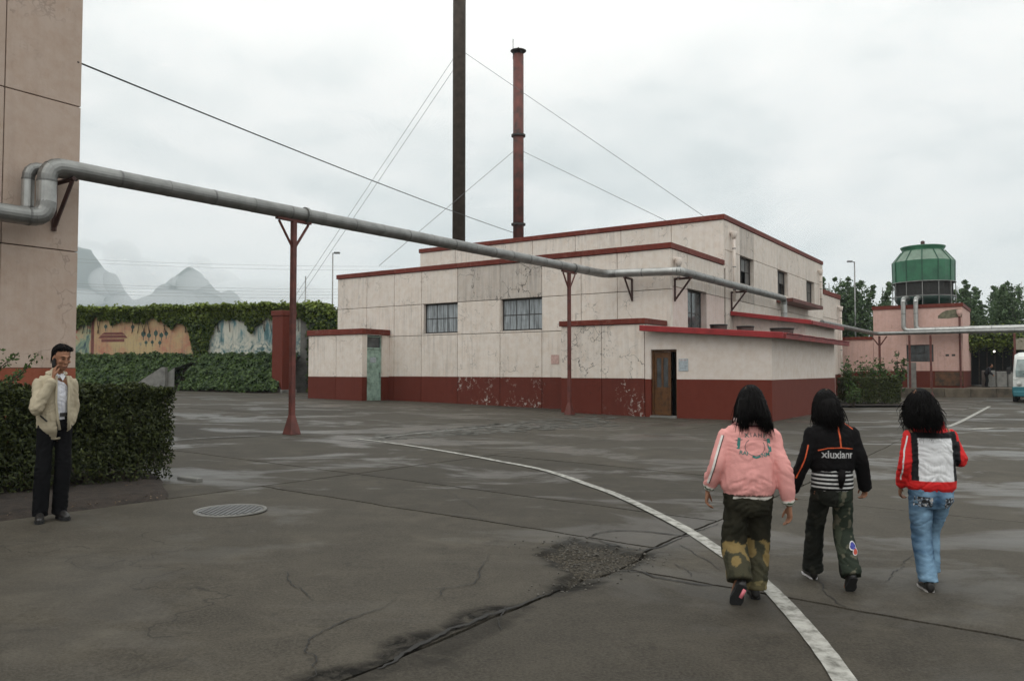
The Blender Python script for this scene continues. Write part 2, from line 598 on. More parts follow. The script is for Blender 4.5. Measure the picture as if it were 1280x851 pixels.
M['leafivy'] = leaf_mat('ivy_leaf', (0.016, 0.038, 0.011), (0.105, 0.165, 0.04), 0.5)
M['leaftree'] = leaf_mat('poplar_leaf', (0.045, 0.085, 0.036), (0.135, 0.20, 0.085), 0.5, .35)
M['leafshrub'] = leaf_mat('shrub_leaf', (0.02, 0.045, 0.012), (0.10, 0.16, 0.04), 0.5)
M['yard'] = concrete_mat('wet_concrete')
M['earth'] = concrete_mat('wet_road_base', False)
M['crackm'] = plain('dirt_filled_crack', (0.014, 0.012, 0.010), 0.8, 0.4, 20)
M['mud'] = plain('tar_smear', (0.022, 0.020, 0.018), 0.45, 0.5, 12)

BUILD_RZ = -TH


def B_root(name, label, cat, x, y, z=0.0, group=None):
    return thing(name, label, cat, W(x, y, z), BUILD_RZ, group)


# =================================================================== GROUND
bm = BM()
xs = [-2900, -32, 5, 2900]
ys = [-200, 0, 40, 100, 400, 3400]
gv = [[bm.verts.new((x, y, g(x) - 0.06)) for y in ys] for x in xs]
for i in range(3):
    for j in range(len(ys) - 1):
        bm.faces.new((gv[i][j], gv[i + 1][j], gv[i + 1][j + 1], gv[i][j + 1]))
props(obj('ground', bm, M['earth']), kind='structure')

yard = thing('concrete_yard', 'wide wet grey concrete yard cast in big slabs', None, (0, 0, 0), kind='structure')

# pothole outline, surveyed from the photo
POT = [on_ground(*q) for q in ((672, 692), (688, 682), (716, 672), (760, 681), (800, 690), (822, 691), (806, 702), (776, 712), (742, 722), (722, 733), (700, 742), (697, 728), (712, 720), (700, 710), (684, 700))]
POT2 = [(p.x, p.y) for p in POT]
TRENCH = [on_ground(*q) for q in ((722, 733), (700, 736), (688, 744), (640, 760), (590, 778), (540, 800), (500, 822), (470, 836), (420, 851))]


def in_poly(x, y, P):
    c = False
    j = len(P) - 1
    for i in range(len(P)):
        if ((P[i][1] > y) != (P[j][1] > y)) and x < (P[j][0] - P[i][0]) * (y - P[i][1]) / (P[j][1] - P[i][1]) + P[i][0]:
            c = not c
        j = i
    return c


def edge_d(x, y, P):
    d = 9
    for i in range(len(P)):
        ax, ay = P[i]
        bx, by = P[(i + 1) % len(P)]
        dx, dy = bx - ax, by - ay
        t = max(0, min(1, ((x - ax) * dx + (y - ay) * dy) / (dx * dx + dy * dy + 1e-9)))
        d = min(d, math.hypot(x - ax - t * dx, y - ay - t * dy))
    return d


TR2 = [(p.x, p.y) for p in TRENCH]
DIRT2 = [(p.x, p.y) for p in [on_ground(*q) for q in ((700, 742), (742, 738), (770, 715), (745, 722))]]


def line_d(x, y, P):
    """distance to a polyline and the side it lies on"""
    d, side = 9, 0
    for (ax, ay), (bx, by) in zip(P[:-1], P[1:]):
        dx, dy = bx - ax, by - ay
        t = max(0, min(1, ((x - ax) * dx + (y - ay) * dy) / (dx * dx + dy * dy + 1e-9)))
        e = math.hypot(x - ax - t * dx, y - ay - t * dy)
        if e < d:
            d = e; side = dx * (y - ay) - dy * (x - ax)
    return d, side


def yard_z(x, y, fine):
    """extra height of the slab surface, how much it is broken up and how dirty it is"""
    if not fine:
        return 0.0, 0.0, 0.0
    w1 = Vector((x * 5, y * 5, 0)); w2 = Vector((x * 16, y * 16, 4))
    jx = x + 0.09 * noise.noise(w1) + 0.035 * noise.noise(w2)
    jy = y + 0.09 * noise.noise(w1 + Vector((0, 0, 7))) + 0.035 * noise.noise(w2 + Vector((0, 0, 7)))
    e = edge_d(jx, jy, POT2)
    dl, sd_ = line_d(x, y, TR2)
    wd = 0.06 + 0.16 * max(0, noise.noise(Vector((x * 2.2, y * 2.2, 1))) + .35) + (.10 if y < 5.2 else 0)
    dirt = max(0.0, min(1.0, (wd - dl) / 0.08)) * (1.0 if sd_ < 0 else .55)
    if in_poly(jx, jy, DIRT2):
        dirt = max(dirt, min(1.0, edge_d(jx, jy, DIRT2) / .05))
    if in_poly(jx, jy, POT2):
        d = min(1.0, e / 0.07)
        n = noise.noise(Vector((x * 14, y * 14, 3))) * 0.014 + noise.noise(Vector((x * 34, y * 34, 5))) * 0.011
        return -0.045 * d + n * d, min(1.0, .25 + e / 0.09), dirt
    return -.012 * max(0, dirt - .5), max(0.0, .25 - e * 2.2), dirt


def slab(x0, x1, y0, y1, seed):
    """one cast slab in the works grid, with ragged edges"""
    rnd = random.Random(seed)
    cx, cy = (x0 + x1) / 2, (y0 + y1) / 2
    pc = W(cx, cy)
    near = W(max(x0, min(8.75, x1)), max(y0, min(-19.6, y1)))
    potc = W(8.75, -19.6)
    fine = (near - potc).length < 1.3
    step = 0.055 if fine else 0.45
    if pc.y > 30: step = 1.2
    gap = (0.012 if pc.y < 12 and y0 < -13 else 0.004) + 0.004 * rnd.random()
    if x1 > 8.95 and y0 > -18: gap *= .5
    nx = max(2, int((x1 - x0) / step))
    ny = max(2, int((y1 - y0) / step))
    lift = rnd.uniform(-0.004, 0.004)
    bm = BM()
    lay = bm.verts.layers.float_color.new('rubble')
    rows = []
    for i in range(nx + 1):
        row = []
        for j in range(ny + 1):
            x = x0 + (x1 - x0) * i / nx
            y = y0 + (y1 - y0) * j / ny
            wob = 0.035 * noise.noise(Vector((x * 0.8, y * 0.8, 3.3))) + 0.016 * noise.noise(Vector((x * 4, y * 4, 1.7)))
            if i == 0: x += gap + wob + 0.008 * rnd.random()
            if i == nx: x -= gap - wob + 0.008 * rnd.random()
            if j == 0: y += gap + wob + 0.008 * rnd.random()
            if j == ny: y -= gap - wob + 0.008 * rnd.random()
            p = W(x, y)
            dz, rb, dt = yard_z(p.x, p.y, fine)
            p.z = g(p.x) + lift + dz + 0.004 * noise.noise(Vector((x * 0.6, y * 0.6, 9)))
            v = bm.verts.new(p)
            v[lay] = (rb, dt, 0, 1)
            row.append(v)
        rows.append(row)
    for i in range(nx):
        for j in range(ny):
            bm.faces.new((rows[i][j], rows[i + 1][j], rows[i + 1][j + 1], rows[i][j + 1]))
    ring = [rows[i][0] for i in range(nx + 1)] + [rows[nx][j] for j in range(1, ny + 1)] + \
           [rows[i][ny] for i in range(nx - 1, -1, -1)] + [rows[0][j] for j in range(ny - 1, 0, -1)]
    low = []
    for v in ring:
        w = bm.verts.new((v.co.x, v.co.y, v.co.z - 0.055))
        w[lay] = (0, 0, 0, 1)
        low.append(w)
    k = len(ring)
    for i in range(k):
        bm.faces.new((ring[i], low[i], low[(i + 1) % k], ring[(i + 1) % k]))
    return obj('concrete_slab', bm, M['yard'], yard, smooth=False)


colx = [-46, -40.5, -35, -29.5, -24, -18.5, -13, -7.6, -2.4, 3.46, 8.9, 13.6, 18.2, 22.8, 27.5, 32.5, 38, 44]
rowM = [-31, -20.3, -17.38, -13.9, -9.3, -4.9, 0.1, 5, 10]
rowL = [-31, -19.0, -17.38, -13.9, -9.3, -4.9, 0.1, 5, 10]
rowR = [-33, -28.7, -24.3, -19.86, -15.3, -10.8, -6.3, -1.6, 3.2, 8, 13, 18, 23, 28]
sid = 0
for i in range(len(colx) - 1):
    x0, x1 = colx[i], colx[i + 1]
    rows_ = rowR if x0 >= 8.8 else rowM if x0 < 3.4 else rowL
    for j in range(len(rows_) - 1):
        y0, y1 = rows_[j], rows_[j + 1]
        sid += 1
        vis = False
        for x in (x0, (x0 + x1) / 2, x1):
            for y in (y0, (y0 + y1) / 2, y1):
                p = W(x, y)
                if p.y > 1.2 and abs(p.x) < p.y * 0.72 + 3.0 and p.y < 66:
                    vis = True
        if not vis:
            continue
        if -17.5 < x0 and x1 < 4 and y0 > 1.5: continue          # under the works building
        if x0 < 3.4 and y1 <= -20.2: continue                    # planting bed
        if x1 < -10 and y0 > -8: 
            if x1 < -20: continue
        slab(x0, x1, y0, y1, sid)

# loose stones in the pothole
bm = BM()
rs = random.Random(5)
for k in range(1100):
    x, y = rs.uniform(-0.1, 1.9), rs.uniform(5.4, 7.7)
    if not in_poly(x, y, POT2) and edge_d(x, y, POT2) > rs.random() ** 4 * .35: continue
    s = rs.uniform(0.004, 0.012)
    dz = yard_z(x, y, True)[0]
    ell(bm, (x, y, g(x) + dz + s * 0.4), (s * rs.uniform(.8, 1.4), s * rs.uniform(.8, 1.3), s * .8), 6, 4, Matrix.Rotation(rs.random() * 6, 3, 'Z'))
props(obj('loose_stones', bm, M['stone'], yard), kind='stuff')


def ribbon(pts, width, lift, jag=0.0, seed=0, sub=8, wfun=None):
    """a thin strip laid on the yard along a surveyed line"""
    rs = random.Random(seed)
    P = [Vector((p[0], p[1], 0)) for p in pts]
    fine = []
    for i in range(len(P) - 1):
        p0, p1, p2, p3 = P[max(i - 1, 0)], P[i], P[i + 1], P[min(i + 2, len(P) - 1)]
        for k in range(sub):
            t = k / sub
            fine.append(0.5 * ((2 * p1) + (p2 - p0) * t + (2 * p0 - 5 * p1 + 4 * p2 - p3) * t * t + (3 * p1 - p0 - 3 * p2 + p3) * t ** 3))
    fine.append(P[-1])
    bm = BM()
    prev = None
    n = len(fine)
    for i, p in enumerate(fine):
        t = (fine[min(i + 1, n - 1)] - fine[max(i - 1, 0)]).normalized()
        s = Vector((-t.y, t.x, 0))
        w = width * (wfun(i / (n - 1)) if wfun else 1.0)
        if jag:
            w *= 1 + .8 * noise.noise(Vector((p.x * 9, p.y * 9, seed))) + .4 * noise.noise(Vector((p.x * 30, p.y * 30, seed)))
            q = p + s * jag * (2.2 * noise.noise(Vector((p.x * 4, p.y * 4, seed + 20))) + 1.3 * noise.noise(Vector((p.x * 16, p.y * 16, seed + 9))))
        else:
            w *= 1 + .08 * noise.noise(Vector((p.x * 7, p.y * 7, seed)))
            q = p
        w = max(.002, w)
        a, b = q + s * w / 2, q - s * w / 2
        va = bm.verts.new((a.x, a.y, g(a.x) + lift))
        vb = bm.verts.new((b.x, b.y, g(b.x) + lift))
        if prev:
            bm.faces.new((prev[0], prev[1], vb, va))
        prev = (va, vb)
    return bm


def gpts(*q):
    return [on_ground(*p) for p in q]


props(obj('road_marking', ribbon(gpts((440, 548), (500, 555.5), (560, 565), (620, 576), (680, 588), (735, 606), (780, 623), (850, 658), (900, 690), (950, 726), (1000, 778), (1055, 851), (1110, 960)), 0.125, 0.0115), M['white']), kind='structure')
props(obj('road_marking', ribbon(gpts((440, 551), (520, 542), (610, 534), (640, 531)), 0.10, 0.0105), M['fadedline']), kind='structure')
props(obj('road_marking', ribbon(gpts((222, 550), (270, 547), (325, 545)), 0.10, 0.0105), M['fadedline']), kind='structure')
props(obj('road_marking', ribbon(gpts((1184, 534), (1205, 525), (1237, 508)), 0.14, 0.0105), M['white']), kind='structure')
props(obj('road_marking', ribbon(gpts((990, 522), (1050, 523.5), (1130, 527)), 0.12, 0.0105), M['fadedline']), kind='structure')
props(obj('road_marking', ribbon(gpts((1214, 537), (1245, 535), (1290, 535.5)), 0.30, 0.0105, wfun=lambda t: 0.35 + 0.9 * max(0, 1 - abs(t - .25) * 5)), M['white']), kind='structure')

CR = [((470, 836), (500, 822), (540, 800), (590, 778), (640, 760), (690, 743)),
      ((735, 672), (752, 666), (778, 663.5), (812, 665), (845, 669), (858, 670), (868, 666), (880, 661), (900, 655)),
      ((735, 672), (765, 681), (800, 688), (815, 687), (840, 677), (858, 670)),
      ((770, 712), (800, 716), (835, 724), (870, 730), (905, 732)),
      ((850, 681), (868, 692), (885, 702), (900, 713)),
      ((846, 705), (858, 713), (865, 722)),
      ((385, 851), (398, 835), (394, 820), (385, 812), (402, 792), (430, 775), (470, 762), (502, 745)),
      ((520, 737), (560, 735), (590, 730), (600, 715), (612, 692)),
      ((552, 745), (556, 735)),
      ((355, 715), (370, 733), (390, 752)),
      ((1108, 728), (1114, 718), (1126, 713), (1131, 701), (1150, 692)),
      ((1000, 700), (1040, 748), (1060, 760)),
      ((540, 606), (580, 625), (600, 641)),
      ((600, 560), (640, 566), (700, 577), (760, 590)),
      ((640, 755), (625, 770), (620, 790)),
      ]
for k, q in enumerate(CR):
    wd = 0.022 if k == 0 else 0.016 if k in (1, 2, 3) else 0.006
    props(obj('yard_crack', ribbon(gpts(*q), wd, 0.0085, jag=0.018, seed=k, sub=26, wfun=(lambda t: 0.3 + 1.0 * min(1, (1 - t) * 4) * min(1, t * 4 + .2))), M['crackm'], yard), kind=None)
# dark matted dirt along the broken joint
m_, nt_, b_ = base_mat('matted_dirt')
nt_.links.new(ramp(nt_, noise_n(nt_, pos(nt_), 22, 5, .7), [(.35, (.012, .011, .010)), (.7, (.034, .030, .025))]), b_.inputs['Base Color'])
b_.inputs['Roughness'].default_value = 1.0
b_.inputs['Specular IOR Level'].default_value = .05
M['mud'] = m_
# pale broken topping near the second post
rs = random.Random(31)
bm = BM()
for k in range(330):
    t = rs.random()
    a = on_ground(470 + 300 * t, 547 - 24 * t + rs.uniform(-5, 6) * (.5 + t))
    r0 = rs.uniform(.06, .22)
    vs = []
    for i in range(7):
        an = i / 7 * 6.283
        rr = r0 * rs.uniform(.6, 1.2)
        x, y = a.x + rr * math.cos(an), a.y + rr * math.sin(an) * 1.4
        vs.append(bm.verts.new((x, y, g(x) + .0068 + .0012 * (k % 7) / 7)))
    bm.faces.new(vs)
props(obj('broken_topping', bm, plain('pale_worn_concrete', (.085, .08, .068), .8, .4, 6, spec=.3), yard), kind='stuff')

# manhole cover
mp = on_ground(288, 638.5)
mh = thing('manhole_cover', 'round ribbed iron manhole cover set in the concrete near the hedge', 'manhole cover', (mp.x, mp.y, g(mp.x) + 0.004))
obj('rim', lathe(BM(), [(0.37, 0.0), (0.37, 0.012), (0.335, 0.012), (0.335, 0.0)], 40, cap=False), M['concrete'], mh, True)
bm = lathe(BM(), [(0.328, -0.01), (0.328, 0.006), (0.0, 0.006)], 40, cap=False)
obj('lid', bm, M['iron'], mh)
for i in range(11):
    x = -0.27 + 0.054 * i
    h = math.sqrt(0.30 ** 2 - x * x)
    obj('rib', B(x - .016, x + .016, -h, h, 0.004, 0.014, 0.004), M['iron'], mh)

# =================================================================== WORKS BUILDING
def fpanel(par, x0, x1, yf, z0, z1, m, t=0.2, gap=0.011, gz=None, name='wall_panel', proud=0.0):
    """a cladding panel on a front wall"""
    gz = gap if gz is None else gz
    return obj(name, B(x0 + gap, x1 - gap, yf - proud, yf + t, z0 + gz, z1 - gz, 0.012), m, par)


def spanel(par, xf, y0, y1, z0, z1, m, t=0.2, gap=0.011, gz=None, name='wall_panel', proud=0.0):
    """a cladding panel on a right-hand side wall"""
    gz = gap if gz is None else gz
    return obj(name, B(xf - t, xf + proud, y0 + gap, y1 - gap, z0 + gz, z1 - gz, 0.012), m, par)


def grid_window(par, x0, x1, y, z0, z1, nx, nz, gm, fw=0.05, bar=0.028, broken=()):
    """steel window on a front wall: frame > pane, muntins"""
    bm = BM()
    box(bm, x0, x1, y, y + .05, z0, z0 + fw)
    box(bm, x0, x1, y, y + .05, z1 - fw, z1)
    box(bm, x0, x0 + fw, y, y + .05, z0 + fw, z1 - fw)
    box(bm, x1 - fw, x1, y, y + .05, z0 + fw, z1 - fw)
    win = obj('window', bm, M['steelframe'], par)
    w = (x1 - x0 - 2 * fw) / nx
    h = (z1 - z0 - 2 * fw) / nz
    for i in range(1, nx):
        xx = x0 + fw + w * i
        obj('glazing_bar', B(xx - bar / 2, xx + bar / 2, y + .004, y + .046, z0 + fw, z1 - fw), M['steelframe'], win)
    for j in range(1, nz):
        zz = z0 + fw + h * j
        obj('glazing_bar', B(x0 + fw, x1 - fw, y + .002, y + .044, zz - bar / 2, zz + bar / 2), M['steelframe'], win)
    k = 0
    for i in range(nx):
        for j in range(nz):
            k += 1
            if k in broken: continue
            xa = x0 + fw + w * i
            za = z0 + fw + h * j
            o = obj('pane', B(xa + .003, xa + w - .003, y + .02, y + .026, za + .003, za + h - .003), gm, win)
    return win


def side_window(par, xf, y0, y1, z0, z1, ny, nz, gm, broken=()):
    """the same on a right-hand side wall (built rotated)"""
    fw, bar = 0.05, 0.03
    bm = BM()
    box(bm, xf - .05, xf, y0, y1, z0, z0 + fw)
    box(bm, xf - .05, xf, y0, y1, z1 - fw, z1)
    box(bm, xf - .05, xf, y0, y0 + fw, z0 + fw, z1 - fw)
    box(bm, xf - .05, xf, y1 - fw, y1, z0 + fw, z1 - fw)
    win = obj('window', bm, M['steelframe'], par)
    w = (y1 - y0 - 2 * fw) / ny
    h = (z1 - z0 - 2 * fw) / nz
    for i in range(1, ny):
        yy = y0 + fw + w * i
        obj('glazing_bar', B(xf - .046, xf - .004, yy - bar / 2, yy + bar / 2, z0 + fw, z1 - fw), M['steelframe'], win)
    for j in range(1, nz):
        zz = z0 + fw + h * j
        obj('glazing_bar', B(xf - .044, xf - .002, y0 + fw, y1 - fw, zz - bar / 2, zz + bar / 2), M['steelframe'], win)
    k = 0
    for i in range(ny):
        for j in range(nz):
            k += 1
            if k in broken: continue
            ya = y0 + fw + w * i
            za = z0 + fw + h * j
            obj('pane', B(xf - .03, xf - .024, ya + .003, ya + w - .003, za + .003, za + h - .003), gm, win)
    return win


works = B_root('factory_building', 'long stepped cream factory block with red copings and sooty upper windows', 'building', 0, 0)
XR = 0.17
# hidden cores that close the joints
bm = BM()
box(bm, -17.75, XR - .40, 2.30, 7.9, -0.3, 6.05)
box(bm, -17.42, XR - .40, 8.1, 26.0, -0.3, 8.05)
box(bm, -17.42, XR - .40, 26.05, 31.0, -0.3, 6.3)
obj('core', bm, M['core'], works)
# lower front wall
ja = [-17.8, -15.74, -13.92, -12.2, -10.06, -7.71, -5.57, -3.69, -2.07, XR]
ROWS = [1.25, 3.15, 4.6, 6.14]
for i in range(9):
    x0, x1 = ja[i], ja[i + 1]
    zb = gw((x0 + x1) / 2, 2) - 0.15
    worn = i in (4, 5, 6)
    fpanel(works, x0, x1, 2.0, zb, 1.25, M['redworn'] if worn else M['redbase'], gap=0.008, gz=0, name='base_panel', proud=0.004)
    for r in range(3):
        z0, z1 = ROWS[r], ROWS[r + 1]
        if r == 1 and i in (3, 5):
            continue
        m = M['creamdirty'] if (r == 2 and i in (4, 5)) else M['cream']
        if r == 0 and i in (2, 3, 4, 5):                      # wide lower bays without a joint between some of them
            pass
        fpanel(works, x0, x1, 2.0, z0 + (-.011 if r == 0 else 0), z1, m)
# window bays: sill and jamb strips round the deep openings
for (x0, x1, nx, sl) in ((-12.2, -10.06, 3, .16), (-7.71, -5.57, 3, .06)):
    fpanel(works, x0, x1, 2.0, 3.15, 3.24, M['cream'], gap=0.011, name='sill_panel')
    fpanel(works, x0, x0 + sl, 2.0, 3.245, 4.6, M['cream'], gap=0.011, name='jamb_panel')
    obj('reveal', B(x0 + sl, x1, 2.26, 2.30, 3.24, 4.6), M['core'], works)
    grid_window(works, x0 + sl, x1 - .012, 2.15, 3.245, 4.585, nx, 2, M['curtainglass'])
# copings in lengths
for i in range(9):
    obj('coping', B(ja[i] - (.05 if i == 0 else -.003), ja[i + 1] + (.05 if i == 8 else -.003), 1.94, 2.36, 6.145, 6.36, .01), M['cap'], works)
for (a, b) in ((2.36, 3.68), (3.68, 5.7), (5.7, 7.86)):
    obj('coping', B(XR - .36, XR + .05, a + .003, b - .003, 6.145, 6.36, .01), M['cap'], works)
# left end wall and lower roof
obj('end_wall', B(-17.795, -17.6, 2.22, 7.9, -.3, 6.14), M['cream'], works)
obj('coping', B(-17.85, -17.5, 2.37, 7.9, 6.145, 6.358), M['cap'], works)
obj('roof', B(-17.6, XR - .2, 2.2, 8.1, 6.02, 6.10), M['roof'], works)
# lower right wall
jb = [2.205, 3.68, 5.72, 7.88]
for i in range(3):
    y0, y1 = jb[i], jb[i + 1]
    spanel(works, XR, y0, y1, -.3, 1.25, M['redbase'], gz=0, name='base_panel', proud=.004)
    if i == 1:
        spanel(works, XR, y0, y1, 1.25, 2.95, M['pinkcream'])
        spanel(works, XR, y0, y1, 4.76, 6.14, M['cream'])
        obj('reveal', B(XR - .42, XR - .36, y0, y1, 2.95, 4.76), M['core'], works)
        obj('jamb_panel', B(XR - .36, XR - .2, y0 - .1, y0 + .02, 2.95, 4.76), M['pinkcream'], works)
        obj('jamb_panel', B(XR - .36, XR - .2, y1 - .02, y1 + .1, 2.95, 4.76), M['pinkcream'], works)
        side_window(works, XR - .24, y0 + .03, y1 - .03, 2.97, 4.74, 2, 2, M['glass'])
    else:
        spanel(works, XR, y0, y1, 1.25, 4.72, M['pinkcream'])
        spanel(works, XR, y0, y1, 4.72, 6.14, M['cream'])
# upper front wall
ju = [-17.47, -14.92, -12.42, -9.86, -7.34, -4.84, -2.29, XR]
for i in range(7):
    fpanel(works, ju[i], ju[i + 1], 7.9, 6.0, 8.18, M['cream'], gap=.011)
    obj('coping', B(ju[i] - (.05 if i == 0 else -.003), ju[i + 1] + (.05 if i == 6 else -.003), 7.84, 8.22, 8.185, 8.41, .01), M['cap'], works)
# upper right wall
jr = [8.105, 10.07, 12.15, 13.62, 16.15, 18.12, 20.32, 22.1, 24.02, 26.15]
for i in range(9):
    y0, y1 = jr[i], jr[i + 1]
    spanel(works, XR, y0, y1, -.3, 1.25, M['redbase'], gz=0, name='base_panel', proud=.004)
    spanel(works, XR, y0, y1, 1.25, 4.72, M['cream'])
    spanel(works, XR, y0, y1, 6.85, 8.18, M['creamdirty'] if i == 1 else M['cream'])
    if i in (1, 4, 7):
        spanel(works, XR, y0, y1, 4.72, 5.58, M['creamdirty'] if i == 1 else M['cream'])
        obj('reveal', B(XR - .42, XR - .36, y0, y1, 5.58, 6.85), M['dark'], works)
        obj('jamb_panel', B(XR - .36, XR - .2, y0 - .1, y0 + .02, 5.58, 6.85), M['soot'], works)
        obj('jamb_panel', B(XR - .36, XR - .2, y1 - .02, y1 + .1, 5.58, 6.85), M['soot'], works)
        side_window(works, XR - .20, y0 + .03, y1 - .03, 5.6, 6.83, 3 if i == 1 else 2, 2, M['sootglass'], broken={1: (1, 3), 4: (3,), 7: (2,)}[i])
    else:
        spanel(works, XR, y0, y1, 4.72, 6.85, M['cream'], gz=.006)
for i in range(0, 9):
    obj('coping', B(XR - .36, XR + .05, (8.225 if i == 0 else jr[i]) + .003, jr[i + 1] - .003, 8.185, 8.41, .01), M['cap'], works)
obj('roof', B(-17.4, XR - .2, 8.1, 26.1, 8.02, 8.10), M['roof'], works)
obj('end_wall', B(-17.46, -17.27, 8.12, 26.1, 3.0, 8.18), M['cream'], works)
obj('coping', B(-17.52, -17.2, 8.23, 26.1, 8.185, 8.405), M['cap'], works)
obj('end_wall', B(-17.2, XR - .21, 25.95, 26.12, 5.0, 8.18), M['cream'], works)
# lower end block
for (y0, y1) in ((26.17, 28.6), (28.6, 31.1)):
    spanel(works, XR - .003, y0, y1, -.3, 1.25, M['redbase'], gz=0, name='base_panel', proud=.004)
    spanel(works, XR - .003, y0, y1, 1.25, 4.9, M['cream'])
    spanel(works, XR - .003, y0, y1, 4.9, 6.36, M['cream'])
    obj('coping', B(XR - .3, XR + .05, y0 + .003, y1 - .003, 6.365, 6.66, .01), M['cap'], works)
obj('roof', B(-17.4, XR - .2, 26.1, 31.0, 6.28, 6.34), M['roof'], works)
side_window(works, XR + .012, 27.4, 28.1, 3.3, 4.3, 1, 1, M['glass'])
# soot-brown rust run under the broken window
# canopy slab over the yard door
bm = B(XR + .002, XR + .85, 15.85, 22.4, 5.08, 5.28, .01)
cano = obj('canopy', bm, M['redsteel'], works)
# front block to the right (one storey, crazed render)
box_core = obj('core', B(-3.3, -.2, .22, 2.0, -.3, 3.15), M['core'], works)
for (x0, x1) in ((-3.45, -1.71), (-1.71, 0.0)):
    fpanel(works, x0, x1, 0.0, gw((x0 + x1) / 2, 0) - .15, 1.24, M['redworn'] if x0 > -2 else M['redbase'], gz=0, gap=.008, name='base_panel', proud=.004)
    fpanel(works, x0, x1, 0.0, 1.24, 3.2, M['creamblock'], gap=.009)
    obj('coping', B(x0 - (.05 if x0 < -3 else -.003), x1 + (.05 if x1 > -.5 else -.003), -.06, .28, 3.205, 3.4, .01), M['cap'], works)
obj('end_wall', B(-3.44, -3.25, .21, 1.99, -.3, 3.2), M['cream'], works)
obj('end_wall', B(-.2, -.004, .21, 1.99, -.3, 3.2), M['cream'], works)
obj('coping', B(-.3, .05, .285, 1.93, 3.205, 3.4, .01), M['cap'], works)
obj('roof', B(-3.3, -.2, .2, 1.99, 3.1, 3.16), M['roof'], works)

# faded notices on walls
n1 = B_root('wall_notice', 'faded pink paper notice pasted on the cream wall left of the rusty post', 'notice', -4.92, 1.985, 1.99)
obj('sheet', B(-.19, .19, -.004, .004, -.19, .19), M['pinkpaper'], n1)
n2 = B_root('wall_notice', 'pale blue-grey paper notice beside the brown wooden door', 'notice', 1.46, -.012, 1.73)
obj('sheet', B(-.17, .17, -.004, .004, -.21, .21), M['paper'], n2)
for k in range(7):
    obj('text_line', B(-.13, .13 - .03 * (k % 3), -.006, -.004, .15 - .05 * k, .17 - .05 * k), M['pinkpaper'] if k == 0 else M['steelframe'] if False else M['paper'], n2)

# ---------------------------------------------------------------- left porch with green door
porch = B_root('porch_building', 'small cream porch with red coping and pale green door at the left end', 'building', -14.2, .2)
px0, px1, pd = -3.67, 0.0, 1.79
gz_ = 0.1
obj('core', B(px0 + .15, px1 - .45, .2, pd, -.2, 3.1), M['core'], porch)
for (x0, x1) in ((px0, -1.73), (-1.73, px1)):
    obj('base_panel', B(x0 + .008, x1 - .008, -.004, .2, -.15, 1.235), M['redbase'], porch)
    obj('wall_panel', B(x0 + .009, x1 - .009, 0, .2, 1.235, 3.2, .01), M['cream'], porch)
obj('end_wall', B(px0 + .005, px0 + .19, .205, pd, -.2, 3.2), M['cream'], porch)
obj('wall_panel', B(-.2, -.01, .205, .32, 1.235, 3.2), M['cream'], porch)
obj('base_panel', B(-.2, -.006, .205, .32, -.15, 1.235), M['redbase'], porch)
obj('wall_panel', B(-.2, -.01, 1.32, pd, 1.235, 3.2), M['cream'], porch)
obj('base_panel', B(-.2, -.006, 1.32, pd, -.15, 1.235), M['redbase'], porch)
obj('coping', B(px0 - .06, px1 + .06, -.06, .2, 3.21, 3.47, .01), M['cap'], porch)
obj('coping', B(-.2, px1 + .06, .203, pd - .005, 3.21, 3.468, .01), M['cap'], porch)
obj('roof', B(px0, -.2, .2, pd, 3.12, 3.2), M['roof'], porch)
dr = obj('door', B(-.17, -.125, .34, 1.30, .12, 2.52, .006), M['greendoor'], porch)
for (za, zb) in ((.25, .85), (.95, 1.6), (1.72, 2.4)):
    bm = BM()
    box(bm, -.126, -.112, .40, .44, za, zb); box(bm, -.126, -.112, 1.20, 1.24, za, zb)
    box(bm, -.126, -.112, .44, 1.20, za, za + .04); box(bm, -.126, -.112, .44, 1.20, zb - .04, zb)
    obj('door_panel', bm, M['greendoor'], dr)
obj('handle', tube(BM(), [(-.11, 1.22, 1.2), (-.06, 1.22, 1.2), (-.06, 1.22, 1.42), (-.11, 1.22, 1.42)], .014, 8), M['iron'], dr)
obj('notice_sheet', B(-.111, -.108, .62, 1.0, 1.9, 2.15), M['paper'], dr)
bm = BM()
box(bm, -.18, -.10, .32, .345, .1, 3.14); box(bm, -.18, -.10, 1.295, 1.32, .1, 3.14)
box(bm, -.18, -.10, .345, 1.295, 2.53, 2.6); box(bm, -.18, -.10, .345, 1.295, 3.1, 3.14)
obj('door_frame', bm, M['greendoor'], porch)
obj('transom_pane', B(-.16, -.15, .345, 1.295, 2.6, 3.1), M['glass'], porch)

# ---------------------------------------------------------------- brown-door lean-to
lean = B_root('lean_to_building', 'fresh cream and dark red lean-to with bright red eave and brown wooden door', 'building', 0, 0)
LX, LY = 4.46, 9.0
DX0, DX1 = .24, 1.21


def wallpoly(par, name, pts, y0, y1, m):
    """vertical wall cut to an outline in x,z between two depths"""
    bm = BM()
    f = [bm.verts.new((x, y0, z)) for x, z in pts]
    b = [bm.verts.new((x, y1, z)) for x, z in pts]
    bm.faces.new(f); bm.faces.new(b[::-1])
    n = len(pts)
    for i in range(n):
        bm.faces.new((f[i], b[i], b[(i + 1) % n], f[(i + 1) % n]))
    return obj(name, bm, m, par)


def ztop(x): return 3.02 - (x / LX) * .40


